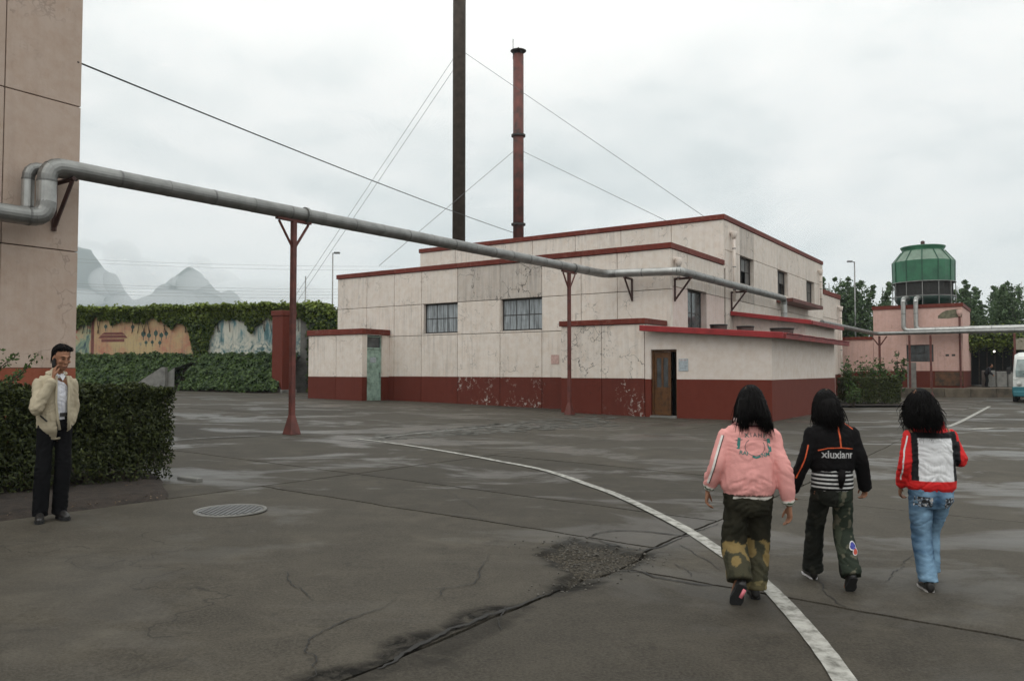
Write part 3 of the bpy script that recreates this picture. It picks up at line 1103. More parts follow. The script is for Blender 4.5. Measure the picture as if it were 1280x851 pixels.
wallpoly(lean, 'wall', [(.02, 1.235), (DX0, 1.235), (DX0, ztop(DX0)), (.02, ztop(.02))], .003, .2, M['creamclean'])
wallpoly(lean, 'wall', [(DX0, 2.27), (DX1, 2.27), (DX1, ztop(DX1)), (DX0, ztop(DX0))], .003, .2, M['creamclean'])
wallpoly(lean, 'wall', [(DX1, 1.235), (LX, 1.235), (LX, ztop(LX)), (DX1, ztop(DX1))], .003, .2, M['creamclean'])
obj('base_wall', B(.02, DX0, 0, .2, -.3, 1.235), M['redclean'], lean)
obj('base_wall', B(DX1, LX + .003, 0, .2, -.3, 1.235), M['redclean'], lean)
obj('wall', B(LX - .2, LX, .2, LY, 1.235, ztop(LX)), M['creamclean'], lean)
obj('base_wall', B(LX - .2, LX + .003, .2, LY, -.3, 1.235), M['redclean'], lean)
obj('wall', B(.3, LX - .2, LY - .2, LY, -.3, 2.7), M['creamclean'], lean)


def sloped(par, name, x0, x1, y0, y1, za, zb, t, m):
    bm = BM()
    vs = [bm.verts.new(p) for p in ((x0, y0, za), (x1, y0, zb), (x1, y1, zb), (x0, y1, za),
                                    (x0, y0, za + t), (x1, y0, zb + t), (x1, y1, zb + t), (x0, y1, za + t))]
    for f in ((3, 2, 1, 0), (4, 5, 6, 7), (0, 1, 5, 4), (1, 2, 6, 5), (2, 3, 7, 6), (3, 0, 4, 7)):
        bm.faces.new([vs[i] for i in f])
    bmesh.ops.bevel(bm, geom=bm.edges[:], offset=.012, segments=1, affect='EDGES')
    return obj(name, bm, m, par)


sloped(lean, 'roof', .18, 4.86, -.20, 9.3, 3.02, 2.60, .10, M['roof'])
sloped(lean, 'eave_board', -.03, 4.92, -.36, -.203, 2.93, 2.55, .20, M['eave'])
eb = sloped(lean, 'eave_board', 4.80, 4.98, -.20, 9.35, 2.56, 2.545, .17, M['eaveworn'])
# tiles along the worn right-hand eave
for k in range(30):
    y = -.15 + k * .315
    sl = obj('eave_tile', sloped(None, 'x', 0, .30, 0, .30, .0, -.03, .035, None).data if k == 0 else tile_me, M['eaveworn'], lean)
    if k == 0:
        bpy.data.objects.remove([o for o in COL.objects if o.name.startswith('x')][0])
        tile_me = sl.data
    sl.location = (4.72, y, 2.735 + .006 * math.sin(k * 5.1))
# door
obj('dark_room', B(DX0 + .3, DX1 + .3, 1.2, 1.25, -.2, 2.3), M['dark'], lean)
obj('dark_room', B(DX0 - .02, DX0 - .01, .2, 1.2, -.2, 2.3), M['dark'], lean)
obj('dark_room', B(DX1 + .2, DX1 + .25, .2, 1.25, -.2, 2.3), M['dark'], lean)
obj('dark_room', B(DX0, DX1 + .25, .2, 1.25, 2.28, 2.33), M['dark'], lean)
obj('threshold', B(DX0, DX1, -.1, .3, -.25, -.04), M['concrete'], lean)
bm = BM()
box(bm, DX0 + .004, DX0 + .075, .10, .2, -.04, 2.265); box(bm, DX1 - .06, DX1 - .004, .10, .2, -.04, 2.265); box(bm, DX0 + .075, DX1 - .06, .10, .2, 2.19, 2.265)
obj('door_frame', bm, M['wooddoor'], lean)
dl = obj('door', B(DX0 + .08, DX0 + .70, .13, .17, -.03, .85), M['wooddoor'], lean)
bm = BM()
for (a, b) in ((.08, .17), (.345, .42), (.60, .70)):
    box(bm, DX0 + a, DX0 + b, .13, .17, .85, 2.18)
box(bm, DX0 + .17, DX0 + .345, .132, .168, 1.98, 2.18); box(bm, DX0 + .42, DX0 + .60, .132, .168, 1.98, 2.18)
box(bm, DX0 + .17, DX0 + .345, .132, .168, .85, .95); box(bm, DX0 + .42, DX0 + .60, .132, .168, .85, .95)
obj('door_rails', bm, M['wooddoor'], dl)
for (a, b) in ((.17, .345), (.42, .60)):
    obj('pane', B(DX0 + a, DX0 + b, .146, .152, .95, 1.98), M['glass'], dl)
    obj('raised_panel', B(DX0 + a, DX0 + b, .118, .131, .12, .72, .008), M['wooddoor'], dl)
obj('handle', tube(BM(), [(DX0 + .645, .13, .98), (DX0 + .645, .07, .98), (DX0 + .55, .07, .98)], .012, 8), M['iron'], dl)
# low tubs standing on the lean-to roof
for k, (x, y, s) in enumerate(((.86, 5.2, .34), (1.95, 5.2, .33), (3.42, 5.0, .43))):
    r = B_root('roof_tub', ('squat dark tub on the lean-to roof, leftmost near the tall window', 'squat dark tub on the lean-to roof, the middle one', 'widest squat dark tub on the lean-to roof, nearest its right edge')[k], 'tub', x, y, 3.12 - (x - .18) / 4.68 * .42, 'tubs on the lean-to roof')
    obj('shell', lathe(BM(), [(s * .92, 0), (s, .30), (s * .95, .30), (s * .88, .24)], 20, cap=True), M['bracket'], r, True)
    obj('rim', lathe(BM(), [(s * 1.0, .28), (s * 1.05, .28), (s * 1.05, .33), (s * .96, .33)], 20, cap=False), M['steelframe'], r, True)

# ---------------------------------------------------------------- raised lean-to behind it
lean2 = B_root('raised_lean_to', 'taller pinkish lean-to with red eave behind the brown-door annex', 'building', 0, 8.67)
L2X = 3.27
def zt2(x): return 4.06 - (x - .17) / 3.1 * .5
wallpoly(lean2, 'wall', [(.18, -.3), (L2X, -.3), (L2X, zt2(L2X)), (.18, zt2(.18))], .335, .5, M['pinkcream'])
obj('wall', B(L2X - .2, L2X, .5, 6.0, -.3, zt2(L2X)), M['creamclean'], lean2)
obj('wall', B(.3, L2X - .2, 5.8, 6.0, -.3, 3.5), M['creamclean'], lean2)
sloped(lean2, 'roof', .18, 3.55, .1, 6.2, zt2(.18), zt2(L2X) - .04, .08, M['roof'])
sloped(lean2, 'eave_board', .18, 3.62, -.05, .1, 3.99, 3.47, .19, M['eave'])
sloped(lean2, 'eave_board', 3.50, 3.66, .1, 6.25, 3.49, 3.47, .17, M['eaveworn'])

# ---------------------------------------------------------------- rain pipes with hopper heads
def rainpipe(x, y, z0, z1, label, face):
    r = B_root('rain_pipe', label, 'rain pipe', x, y, 0, 'rain pipes on the works walls')
    obj('pipe', tube(BM(), [(0, 0, z0), (0, 0, z1 - .25)], .065, 10), M['creamclean'], r, True)
    obj('hopper_head', lathe(BM(), [(.07, z1 - .26), (.13, z1 - .12), (.145, z1 + .06), (.12, z1 + .08)], 14), M['creamclean'], r, True)
    obj('spout', tube(BM(), [(0, 0, z1 + .02), (-.30 if face == 's' else 0, 0 if face == 's' else .3, z1 + .06)], .09, 10), M['creamclean'], r, True)
    for z in (z0 + .5, (z0 + z1) / 2, z1 - .7):
        obj('clip', lathe(BM(), [(.066, z), (.08, z), (.08, z + .04), (.066, z + .04)], 10, cap=False), M['galv'], r)
    return r


rainpipe(XR + .17, 2.35, 4.95, 5.72, 'short rain hopper at the corner above the pipe bend', 's')
rainpipe(XR + .17, 8.75, 4.6, 7.66, 'rain pipe with hopper left of the first sooty upper window', 's')
rainpipe(XR + .17, 24.9, 5.4, 7.66, 'rain pipe with hopper right of the last upper window', 's')
rainpipe(XR + .20, 30.3, 0.0, 5.75, 'full height rain pipe on the far end block by the shrubs', 's')

# ---------------------------------------------------------------- chimney stacks
def stack(p, r, z0, z1, m, label, flanges, capped):
    t = thing('chimney_stack', label, 'chimney', (p.x, p.y, z0), 0, 'boiler chimneys on the works roof')
    obj('shaft', lathe(BM(), [(r, 0), (r, z1 - z0)], 28), m, t, True)
    for z in flanges:
        obj('flange', lathe(BM(), [(r, z - z0 - .06), (r + .11, z - z0 - .06), (r + .11, z - z0 + .06), (r, z - z0 + .06)], 28, cap=False), M['steelframe'], t)
    if capped:
        h = z1 - z0
        obj('rain_cap', lathe(BM(), [(r + .1, h + .18), (r + .17, h + .24), (.06, h + .42), (.02, h + .5)], 24), M['steelframe'], t, True)
        for k in range(4):
            a = k * math.pi / 2 + .5
            obj('cap_stay', B(r * math.cos(a) - .02, r * math.cos(a) + .02, r * math.sin(a) - .02, r * math.sin(a) + .02, h - .05, h + .22), M['steelframe'], t)
        obj('lightning_rod', tube(BM(), [(-r, 0, h - .3), (-r, 0, h + 1.0)], .02, 6), M['steelframe'], t)
    return t


c1 = at(573.5, 290, 48)
c2 = at(648, 290, 48)
stack(c1, .40, 8.09, 42, M['chim1'], 'taller brown steel chimney running out of the top of the picture', (), False)
stack(c2, .33, 8.09, 21.2, M['chim2'], 'shorter rusty red chimney with a conical rain cap', (10.55, 16.1), True)

# ---------------------------------------------------------------- wires
def wire(label, pts, r, m='wire', name='guy_wire', cat='wire', group='thin stay wires', sag=0.0):
    P = [Vector(p) for p in pts]
    if len(P) == 2 and sag:
        a, b = P
        P = [a.lerp(b, t / 16) - Vector((0, 0, sag * 4 * (t / 16) * (1 - t / 16))) for t in range(17)]
    o = obj(name, tube(BM(), P, r, 6), M[m])
    return props(o, label, cat, group)


T1 = Vector((c1.x, c1.y, 0))
T2 = Vector((c2.x, c2.y, 0))
wire('left one of two close stay wires from the tall chimney down behind the vines', [T1 + Vector((-.4, 0, 20.9)), at(359, 385, 66)], .013)
wire('right one of two close stay wires from the tall chimney down behind the vines', [T1 + Vector((-.4, 0, 20.2)), at(366, 385, 62)], .013)
wire('stay wire from the tall chimney down to the right roof edge', [T1 + Vector((.4, 0, 21.3)), W(-.8, 12.0, 8.1)], .013)
wire('stay wire from the capped chimney down left to the lower roof', [T2 + Vector((-.33, 0, 15.1)), at(474, 332, 40)], .013)
wire('stay wire from the capped chimney down right to the upper roof', [T2 + Vector((.33, 0, 15.1)), W(-2.2, 11.0, 8.1)], .013)
wire('black service cable slung from the tan building to the capped chimney', [W(-2.9, -18.3, 7.25), T2 + Vector((-.33, 0, 10.05))], .016, 'cablem', 'overhead_cable', 'cable', None, .12)
for k, (ya, yb) in enumerate(((323, 333), (327, 338), (354, 361), (357, 365), (362, 368), (366, 372))):
    a, b = at(60, ya - 1, 150), at(500, yb, 170)
    wire('distant power line low over the vine wall, %s from the top' % ('first', 'second', 'third', 'fourth', 'fifth', 'lowest')[k], [a, b], .022, 'galv', 'power_line', 'power line', 'distant power lines', .5)

# =================================================================== TAN BUILDING ON THE LEFT
tan = B_root('tan_building', 'tall tan rendered building at the left edge with orange-red base', 'building', -2.9, -18.22)
obj('core', B(-9, -.22, -14, -.1, -.3, 14), M['core'], tan)
for (z0, z1) in ((1.58, 3.72), (3.72, 6.42), (6.42, 9.2), (9.2, 12), (12, 14)):
    for (y0, y1) in ((-1.28, 0), (-4.2, -1.28), (-7.2, -4.2), (-10.2, -7.2)):
        obj('wall_panel', B(-.2, 0, y0 + (.0 if y0 == -1.28 and z0 < 3 else .008), y1 - (.008 if y1 < 0 else 0), z0 + .009, z1 - .009, .008), M['leftwall'], tan)
    obj('end_wall', B(-9, -.21, -.2, -.003, z0 + .006, z1 - .006), M['leftwall'], tan)
obj('base_panel', B(-.2, .004, -10.2, 0.003, -.3, 1.585), M['leftbase'], tan)
obj('base_panel', B(-9, -.21, -.2, 0, -.3, 1.585), M['leftbase'], tan)

# =================================================================== STEAM PIPE
PZ = 5.2
pipe = B_root('steam_pipe', 'long silver lagged steam pipe crossing the yard overhead to the factory wall', 'pipe', 0, 0)
PX = -2.32


def bend(p0, pc, p1, n=6):
    out = []
    for i in range(n + 1):
        t = i / n
        out.append((1 - t) ** 2 * Vector(p0) + 2 * t * (1 - t) * Vector(pc) + t * t * Vector(p1))
    return out


def lagged(par, p0, p1, r, every, m, name='pipe_section'):
    p0, p1 = Vector(p0), Vector(p1)
    L = (p1 - p0).length
    n = max(1, round(L / every))
    rs = random.Random(int(L * 100))
    for i in range(n):
        a, b = p0.lerp(p1, i / n), p0.lerp(p1, (i + 1) / n)
        k = r * (1 + rs.uniform(-.012, .012))
        obj(name, tube(BM(), [a, b], k, 20, cap=True), m, par, False)
        s = obj('seam_band', tube(BM(), [b - (b - a).normalized() * .02, b + (b - a).normalized() * .012], r * 1.03, 20, cap=True), m if i % 2 else M['seam'], par)


def elbow(par, p0, pc, p1, r, m, n=6):
    """lobster-back elbow made of mitred gores"""
    P = bend(p0, pc, p1, n)
    for i in range(n):
        d = (P[i + 1] - P[i]).normalized()
        obj('elbow_gore', tube(BM(), [P[i] - d * .018, P[i + 1] + d * .018], r * (1.0 + .012 * (i % 2)), 18), m, par)


# riser beside the tan building
RY = -19.05
LZ = 4.14
lagged(pipe, (PX, -24, LZ), (PX, RY - .28, LZ), .155, .95, M['galv'])
elbow(pipe, (PX, RY - .28, LZ), (PX, RY, LZ), (PX, RY, LZ + .28), .155, M['galv'])
lagged(pipe, (PX, RY, LZ + .28), (PX, RY, 5.08 - .28), .155, .6, M['galvlight'])
elbow(pipe, (PX, RY, 5.08 - .28), (PX, RY, 5.08), (PX, RY + .28, 5.08), .155, M['galv'])
lagged(pipe, (PX, RY + .28, 5.08), (PX, 0.95, 5.27), .155, 1.0, M['galv'])
elbow(pipe, (PX, 0.95, 5.27), (PX, 1.5, 5.27), (PX + .5, 1.5, 5.27), .155, M['galv'], 5)
lagged(pipe, (PX + .5, 1.5, 5.27), (.35, 1.5, 5.19), .155, .95, M['galvlight'])
elbow(pipe, (.35, 1.5, 5.19), (.68, 1.5, 5.19), (.68, 1.85, 5.19), .155, M['galvlight'], 5)
lagged(pipe, (.68, 1.85, 5.19), (.68, 15.1, 5.22), .155, 1.0, M['galv'])
elbow(pipe, (.68, 15.1, 5.22), (.68, 15.4, 5.22), (.68, 15.4, 4.92), .155, M['galv'], 4)
lagged(pipe, (.68, 15.4, 4.92), (.68, 15.4, 3.98), .155, .5, M['galvlight'])
# slimmer return pipe behind the riser
pipe2 = B_root('return_pipe', 'slimmer silver riser tucked behind the steam pipe on the tan wall', 'pipe', -2.62, -19.22)
lagged(pipe2, (0, -4.5, 4.16), (0, -.2, 4.16), .10, .95, M['galv'])
elbow(pipe2, (0, -.2, 4.16), (0, 0, 4.16), (0, 0, 4.36), .10, M['galv'], 5)
lagged(pipe2, (0, 0, 4.36), (0, 0, 4.84), .10, .6, M['galvlight'])
elbow(pipe2, (0, 0, 4.84), (0, 0, 5.06), (0, .22, 5.06), .10, M['galv'], 5)
lagged(pipe2, (0, .22, 5.06), (0, .8, 5.06), .10, .9, M['galv'])

# brackets
def bracket(x, y, z, dx, dy, label):
    """steel gallows bracket; (dx,dy) is the outward direction of its arm"""
    r = B_root('pipe_bracket', label, 'bracket', x, y, z, 'gallows brackets carrying the steam pipe')
    L = .72
    n = Vector((dx, dy, 0))
    obj('upright', tube(BM(), [n * .03 + Vector((0, 0, 0.0)), n * .03 + Vector((0, 0, -.85))], .045, 4), M['bracket'], r)
    obj('arm', tube(BM(), [n * .0, n * L], .045, 4), M['bracket'], r)
    obj('strut', tube(BM(), [n * .05 + Vector((0, 0, -.78)), n * (L - .08) + Vector((0, 0, -.04))], .04, 4), M['bracket'], r)
    return r


bracket(-2.9, -18.66, 4.90, 1, 0, 'dark gallows bracket on the tan building edge')
bracket(-1.42, 2.0, 5.07, 0, -1, 'dark gallows bracket on the front wall above the crazed block')
bracket(XR, 2.32, 5.0, 1, 0, 'dark gallows bracket at the factory corner')
bracket(XR, 8.75, 5.02, 1, 0, 'dark gallows bracket below the rain pipe on the side wall')


def post(x, y, label, rz=0):
    r = B_root('pipe_support_post', label, 'support post', x, y, gw(x, y), 'red oxide posts under the steam pipe')
    zt = 4.93 + (y + 13.7) / 12 * .10 - gw(x, y)
    obj('column', B(-.055, .055, -.055, .055, .02, zt, .006), M['redsteel'], r)
    obj('foot', lathe(BM(), [(.20, 0), (.20, .02), (.07, .46)], 4, ph=.785), M['redsteel'], r)
    obj('cross_arm', B(-.05, .05, -.48, .48, zt, zt + .07), M['redsteel'], r)
    for s in (-1, 1):
        obj('strut', tube(BM(), [(0, .04 * s, zt - .58), (0, .42 * s, zt - .02)], .036, 4), M['redsteel'], r)
    obj('clamp', tube(BM(), [(.0, .3, zt + .2), (.0, .36, zt + .2)], .19, 18), M['galv'], r)
    return r


post(PX, -13.72, 'rusty red post nearest the camera, standing alone in the yard')
post(PX, -1.30, 'rusty red post standing close against the factory front')

# =================================================================== FOLIAGE TOOLS
import numpy as np


def leaf_mesh(name, P, S, Nn, T, aspect=0.55, seed=0, droop=0.0):
    """many small folded leaf faces: P centres, S lengths, Nn facing, T tone"""
    rg = np.random.default_rng(seed)
    n = len(P)
    Nn = Nn / (np.linalg.norm(Nn, axis=1, keepdims=True) + 1e-9)
    r = rg.normal(size=(n, 3))
    if droop:
        r[:, 2] -= droop
    t = r - Nn * (r * Nn).sum(1, keepdims=True)
    t /= np.linalg.norm(t, axis=1, keepdims=True) + 1e-9
    b = np.cross(Nn, t)
    S = S[:, None]
    fold = Nn * S * 0.14
    v = np.empty((n, 4, 3))
    v[:, 0] = P - t * S * 0.5
    v[:, 1] = P + b * S * 0.5 * aspect - t * S * 0.05 + fold
    v[:, 2] = P + t * S * 0.5
    v[:, 3] = P - b * S * 0.5 * aspect - t * S * 0.05 + fold
    me = bpy.data.meshes.new(name)
    me.vertices.add(n * 4)
    me.vertices.foreach_set('co', v.reshape(-1).astype(np.float32))
    me.loops.add(n * 4)
    me.loops.foreach_set('vertex_index', np.arange(n * 4, dtype=np.int32))
    me.polygons.add(n)
    me.polygons.foreach_set('loop_start', np.arange(0, n * 4, 4, dtype=np.int32))
    me.polygons.foreach_set('loop_total', np.full(n, 4, dtype=np.int32))
    a = me.attributes.new('tone', 'FLOAT', 'POINT')
    a.data.foreach_set('value', np.repeat(T, 4).astype(np.float32))
    me.update()
    me.validate()
    return me


def nz(x, y, z=0.0):
    return noise.noise(Vector((x, y, z)))


def block_hedge(x0, x1, y0, y1, z0, z1, n, size, seed, rag=0.07, bare=0.3):
    """leaf cloud of a clipped hedge, densest at its faces"""
    rg = np.random.default_rng(seed)
    P, Nn = [], []
    areas = {'f': (x1 - x0) * (z1 - z0), 'b': (x1 - x0) * (z1 - z0) * .5, 't': (x1 - x0) * (y1 - y0) * 1.1, 'l': (y1 - y0) * (z1 - z0), 'r': (y1 - y0) * (z1 - z0)}
    tot = sum(areas.values())
    for k, A in areas.items():
        m = int(n * A / tot)
        u, v, d = rg.random(m), rg.random(m), np.abs(rg.normal(0, .10, m))
        for i in range(m):
            if k in 'fb':
                x = x0 + (x1 - x0) * u[i]; z = z0 + (z1 - z0) * v[i]
                if v[i] < bare and rg.random() > (v[i] / bare) ** .8 * .8 + .12 + .5 * nz(x * 2.2, z * 2, seed): continue
                o = rag * nz(x * 2.4, z * 2.4, seed) + rag * .7 * nz(x * 7, z * 7, seed + 3)
                y = (y0 - o + d[i]) if k == 'f' else (y1 + o - d[i])
                nn = (0, -1 if k == 'f' else 1, .25)
            elif k == 't':
                x = x0 + (x1 - x0) * u[i]; y = y0 + (y1 - y0) * v[i]
                z = z1 + rag * .6 * nz(x * 2.4, y * 2.4, seed) + rag * .8 * nz(x * 8, y * 8, seed + 1) - d[i] * .6
                nn = (0, 0, 1)
            else:
                y = y0 + (y1 - y0) * u[i]; z = z0 + (z1 - z0) * v[i]
                if v[i] < bare and rg.random() > (v[i] / bare) ** .8 * .8 + .12: continue
                o = rag * 1.6 * nz(y * 2.4, z * 2.4, seed + 5) + rag * nz(y * 7, z * 7, seed)
                x = (x0 - o + d[i]) if k == 'l' else (x1 + o - d[i])
                nn = (-1 if k == 'l' else 1, 0, .25)
            P.append((x, y, z)); Nn.append(nn)
    P = np.array(P)
    Nn = np.array(Nn, float) + rg.normal(0, .75, (len(P), 3))
    T = np.clip(rg.normal(.35, .22, len(P)), 0, 1)
    S = size * rg.uniform(.6, 1.3, len(P))
    return P, S, Nn, T


# ------------------------------------------------------------------- big hedge beside the man
hz = gw(1.5, -22)
hedge = B_root('clipped_hedge', 'long dark clipped hedge behind the man on the phone', 'hedge', 2.18, -19.42, hz)
# local: x runs towards the yard (0 = front face), y back along the bed; hedge length is along -y
P, S, Nn, T = block_hedge(0, 7.4, 0, 1.15, -.02, 1.19, 125000, .054, 3, .12, .42)
_r = np.random.default_rng(99)
_n = 26000
_z = .12 + 1.0 * _r.random(_n) ** .8
P = np.concatenate([P, np.stack([.08 + 7.25 * _r.random(_n), .10 + .95 * _r.random(_n), _z], 1)])
S = np.concatenate([S, .085 * _r.uniform(.7, 1.4, _n)]); Nn = np.concatenate([Nn, _r.normal(size=(_n, 3))]); T = np.concatenate([T, np.clip(_r.normal(.3, .2, _n), 0, 1)])
# turn it so that its length runs along local -y and its front faces +x
Pr = np.stack([-P[:, 1], P[:, 0] - 7.4, P[:, 2]], 1)
Nr = np.stack([-Nn[:, 1], Nn[:, 0], Nn[:, 2]], 1)
props(obj('foliage', leaf_mesh('hedge_foliage', Pr, S, Nr, T, .42, 3), M['leafhedge'], hedge), kind='stuff')
rs = random.Random(3)
bm = BM()
for k in range(60):
    y = -7.3 + 7.2 * rs.random()
    x = -1.0 + .9 * rs.random()
    h = .82 + .22 * rs.random()
    tube(bm, [(x, y, -.05), (x + rs.uniform(-.1, .1), y + rs.uniform(-.1, .1), h * .5), (x + rs.uniform(-.25, .25), y + rs.uniform(-.25, .25), h)], [.022, .014, .006], 5)
props(obj('stems', bm, M['bark'], hedge), kind='stuff')
# soil bed with broken kerb
bm = BM()
nx_, ny_ = 26, 60
gr = []
for i in range(nx_ + 1):
    row = []
    for j in range(ny_ + 1):
        x = -2.9 + 6.32 * i / nx_
        y = -27.5 + 8.16 * j / ny_
        if i == nx_: x += .07 * nz(y * 1.6, 3) + .03 * nz(y * 7, 1)
        ye = -19.36 - max(0, x - 1.7) * .52
        y = -27.5 + (ye + 27.5) * j / ny_
        if j == ny_: y += .05 * nz(x * 2, 3)
        p = W(x, y)
        e = min(1, (3.42 - x) / .25) if i < nx_ else 0
        gr_h = .035 * max(0, e) + .03 * nz(x * 4, y * 4) + .015 * nz(x * 13, y * 13)
        row.append(bm.verts.new((p.x, p.y, g(p.x) + (.014 if 0 < j < ny_ and i < nx_ else -.012) + max(-.003, gr_h * max(0.15, e)))))
    gr.append(row)
for i in range(nx_):
    for j in range(ny_):
        bm.faces.new((gr[i][j], gr[i + 1][j], gr[i + 1][j + 1], gr[i][j + 1]))
props(obj('soil_bed', bm, M['soil'], None, True), kind='structure')
# litter on the soil: dry leaves and grit
rg = np.random.default_rng(11)
n = 900
xx = rg.uniform(1.2, 3.5, n); yy = rg.uniform(-26, -19.45, n) - np.maximum(0, xx - 1.7) * .52
P = np.array([[*W(a, b).xy, gw(a, b) + .035] for a, b in zip(xx, yy)])
lit = leaf_mesh('leaf_litter', P, rg.uniform(.02, .06, n), np.tile((0, 0, 1.0), (n, 1)) + rg.normal(0, .35, (n, 3)), rg.uniform(0, 1, n), .6, 4)
props(obj('leaf_litter', lit, leaf_mat('dry_leaf', (0.05, 0.03, 0.018), (0.22, 0.16, 0.10), .8, 0)), kind='stuff')
for k, (x, y, rz, L) in enumerate(((2.35, -19.3, .05, .42),)):
    p = W(x, y)
    b_ = obj('kerb_block', B(-L / 2, L / 2, -.05, .05, -.06, .045, .012), M['concrete'])
    b_.location = (p.x, p.y, g(p.x)); b_.rotation_euler = (0, .03 * k, -TH + rz)
    props(b_, ('long weathered kerb block at the end of the hedge bed', 'weathered kerb block behind the hedge end', 'short tilted kerb block at the bed corner by the manhole')[k], 'kerb block', 'kerb blocks at the hedge bed')


# ------------------------------------------------------------------- leafy sprig reaching in at the left
def sprig(par, pts, r0, n, size, seed, mat, spread=.12, ups=.4):
    rg = np.random.default_rng(seed)
    bm = BM()
    P_ = [Vector(p) for p in pts]
    tube(bm, P_, [r0 * (1 - .8 * i / (len(P_) - 1)) for i in range(len(P_))], 6)
    L, NN = [], []
    for k in range(n):
        t = (k + rg.random()) / n
        f = t * (len(P_) - 1)
        i = min(int(f), len(P_) - 2)
        p = P_[i].lerp(P_[i + 1], f - i) + Vector(rg.normal(0, spread, 3)) * (.4 + .6 * (1 - t))
        L.append(p); NN.append(rg.normal(0, .7, 3) + np.array((0, -.2, ups)))
    tw = obj('stem', bm, M['bark'], par, True)
    return np.array([tuple(p) for p in L]), np.array(NN)


sp = thing('leafy_shrub', 'loose small-leaved shrub reaching over the hedge in front of the tan wall', 'shrub', at(-40, 560, 9.6))
ob_ = sp.location
LP, LN = [], []
for k, pts in enumerate((((0, 0, -1.2), (.15, 0, .3), (.45, -.05, .75), (.78, -.1, 1.02)),
                         ((0, 0, -.6), (.1, .1, .5), (.35, .05, 1.0), (.60, 0, 1.16)),
                         ((0, 0, .2), (.3, -.1, .62), (.70, -.15, .88), (.93, -.15, 1.16)),
                         ((0, 0, .4), (.2, .1, .75), (.42, .1, .85), (.6, .1, .92)),
                         ((-.3, 0, 0), (-.2, 0, .8), (.1, .05, 1.12), (.34, .05, 1.22)))):
    a, b = sprig(sp, pts, .016, 95, .05, k, None, .055)
    LP.append(a); LN.append(b)
LP = np.concatenate(LP); LN = np.concatenate(LN)
rg = np.random.default_rng(4)
obj('leaves', leaf_mesh('sprig_leaves', LP, rg.uniform(.035, .075, len(LP)), LN, rg.uniform(.1, .8, len(LP)), .5, 9), M['leafshrub'], sp)

# =================================================================== MURAL WALL AND VINES
MW0 = Vector((-13.3, 47.3, 0))                   # right end of the painted wall, behind the pillar
MWD = Vector((-4.45, 1.0, 0)).normalized()       # it runs off to the left
MWN = Vector((-MWD.y, MWD.x, 0))
if MWN.y > 0: MWN = -MWN                         # towards the yard
mrz = math.atan2(-MWD.y, -MWD.x)                 # local +x runs right, local -y faces the yard
mural = thing('painted_wall', 'long mural wall under hanging vines, pinkish townscape left and waterfall right', 'wall', MW0, mrz)
obj('masonry', B(-20, 4.4, .02, .3, 0, 5.2), M['concrete'], mural)


def mural_mat(kind):
    m, nt, b = base_mat('mural_' + kind)
    tcn = N(nt, 'ShaderNodeTexCoord').outputs['Object']
    s = N(nt, 'ShaderNodeSeparateXYZ')
    nt.links.new(tcn, s.inputs[0])
    if kind == 'town':
        f = noise_n(nt, mapping(nt, tcn, (.5, 1, .55)), 1.0, 6, .65, .4)
        col = ramp(nt, f, [(.36, (.42, .15, .105)), (.47, (.46, .27, .155)), (.60, (.47, .35, .18))])
        rt = ramp(nt, mth(nt, 'ADD', mth(nt, 'MULTIPLY', s.outputs[0], .16), 1.45), [(.35, 0.0), (.75, .75)])
        col = mix(nt, rt, col, (.48, .165, .125))
        f2 = noise_n(nt, mapping(nt, tcn, (1.2, 1, 1.2), (3, 0, 0)), 2.6, 6, .7, .8)
        col = mix(nt, ramp(nt, f2, [(.60, 0.0), (.66, .7)]), col, (.13, .17, .15))
        col = mix(nt, ramp(nt, noise_n(nt, tcn, 5, 6, .75), [(.52, 0.0), (.66, .6)]), col, (.40, .33, .24))
        col = mix(nt, ramp(nt, noise_n(nt, tcn, 9, 6, .75), [(.58, 0.0), (.68, .6)]), col, (.19, .09, .07))
    elif kind == 'fall':
        f = noise_n(nt, mapping(nt, tcn, (1.3, 1, .35)), 1.5, 5, .6, .9)
        col = ramp(nt, f, [(.34, (.03, .10, .115)), (.44, (.12, .23, .25)), (.52, (.48, .49, .43)), (.68, (.60, .58, .49))])
        f2 = noise_n(nt, tcn, 2.2, 6, .7, 1.6)
        low = ramp(nt, mth(nt, 'ADD', s.outputs[2], mth(nt, 'MULTIPLY', noise_n(nt, tcn, 1.1, 4), 2.2)), [(.0, 1.0), (1.0, 1.0)])
        mr_ = nt.nodes.new('ShaderNodeMapRange'); mr_.inputs[1].default_value = 4.9; mr_.inputs[2].default_value = 4.2
        nt.links.new(mth(nt, 'ADD', s.outputs[2], mth(nt, 'MULTIPLY', noise_n(nt, tcn, 1.1, 4), 2.4)), mr_.inputs[0]); low = mr_.outputs[0]
        spl = ramp(nt, f2, [(.40, (.06, .14, .15)), (.48, (.38, .41, .37)), (.58, (.60, .58, .49))])
        col = mix(nt, low, col, spl)
    else:
        f = noise_n(nt, mapping(nt, tcn, (.8, 1, .6)), 1.4, 5, .6, 1.2)
        col = ramp(nt, f, [(.38, (.03, .06, .09)), (.47, (.20, .28, .20)), (.55, (.42, .36, .22)), (.66, (.38, .12, .10))])
    col = mix(nt, ramp(nt, noise_n(nt, mapping(nt, tcn, (3, 1, .3)), 2, 5, .7), [(.5, 0.0), (.7, .45)]), col, (.10, .09, .08))
    nt.links.new(col, b.inputs['Base Color'])
    b.inputs['Roughness'].default_value = .85
    bump(nt, b, noise_n(nt, tcn, 12, 4), .2, .01)
    return m


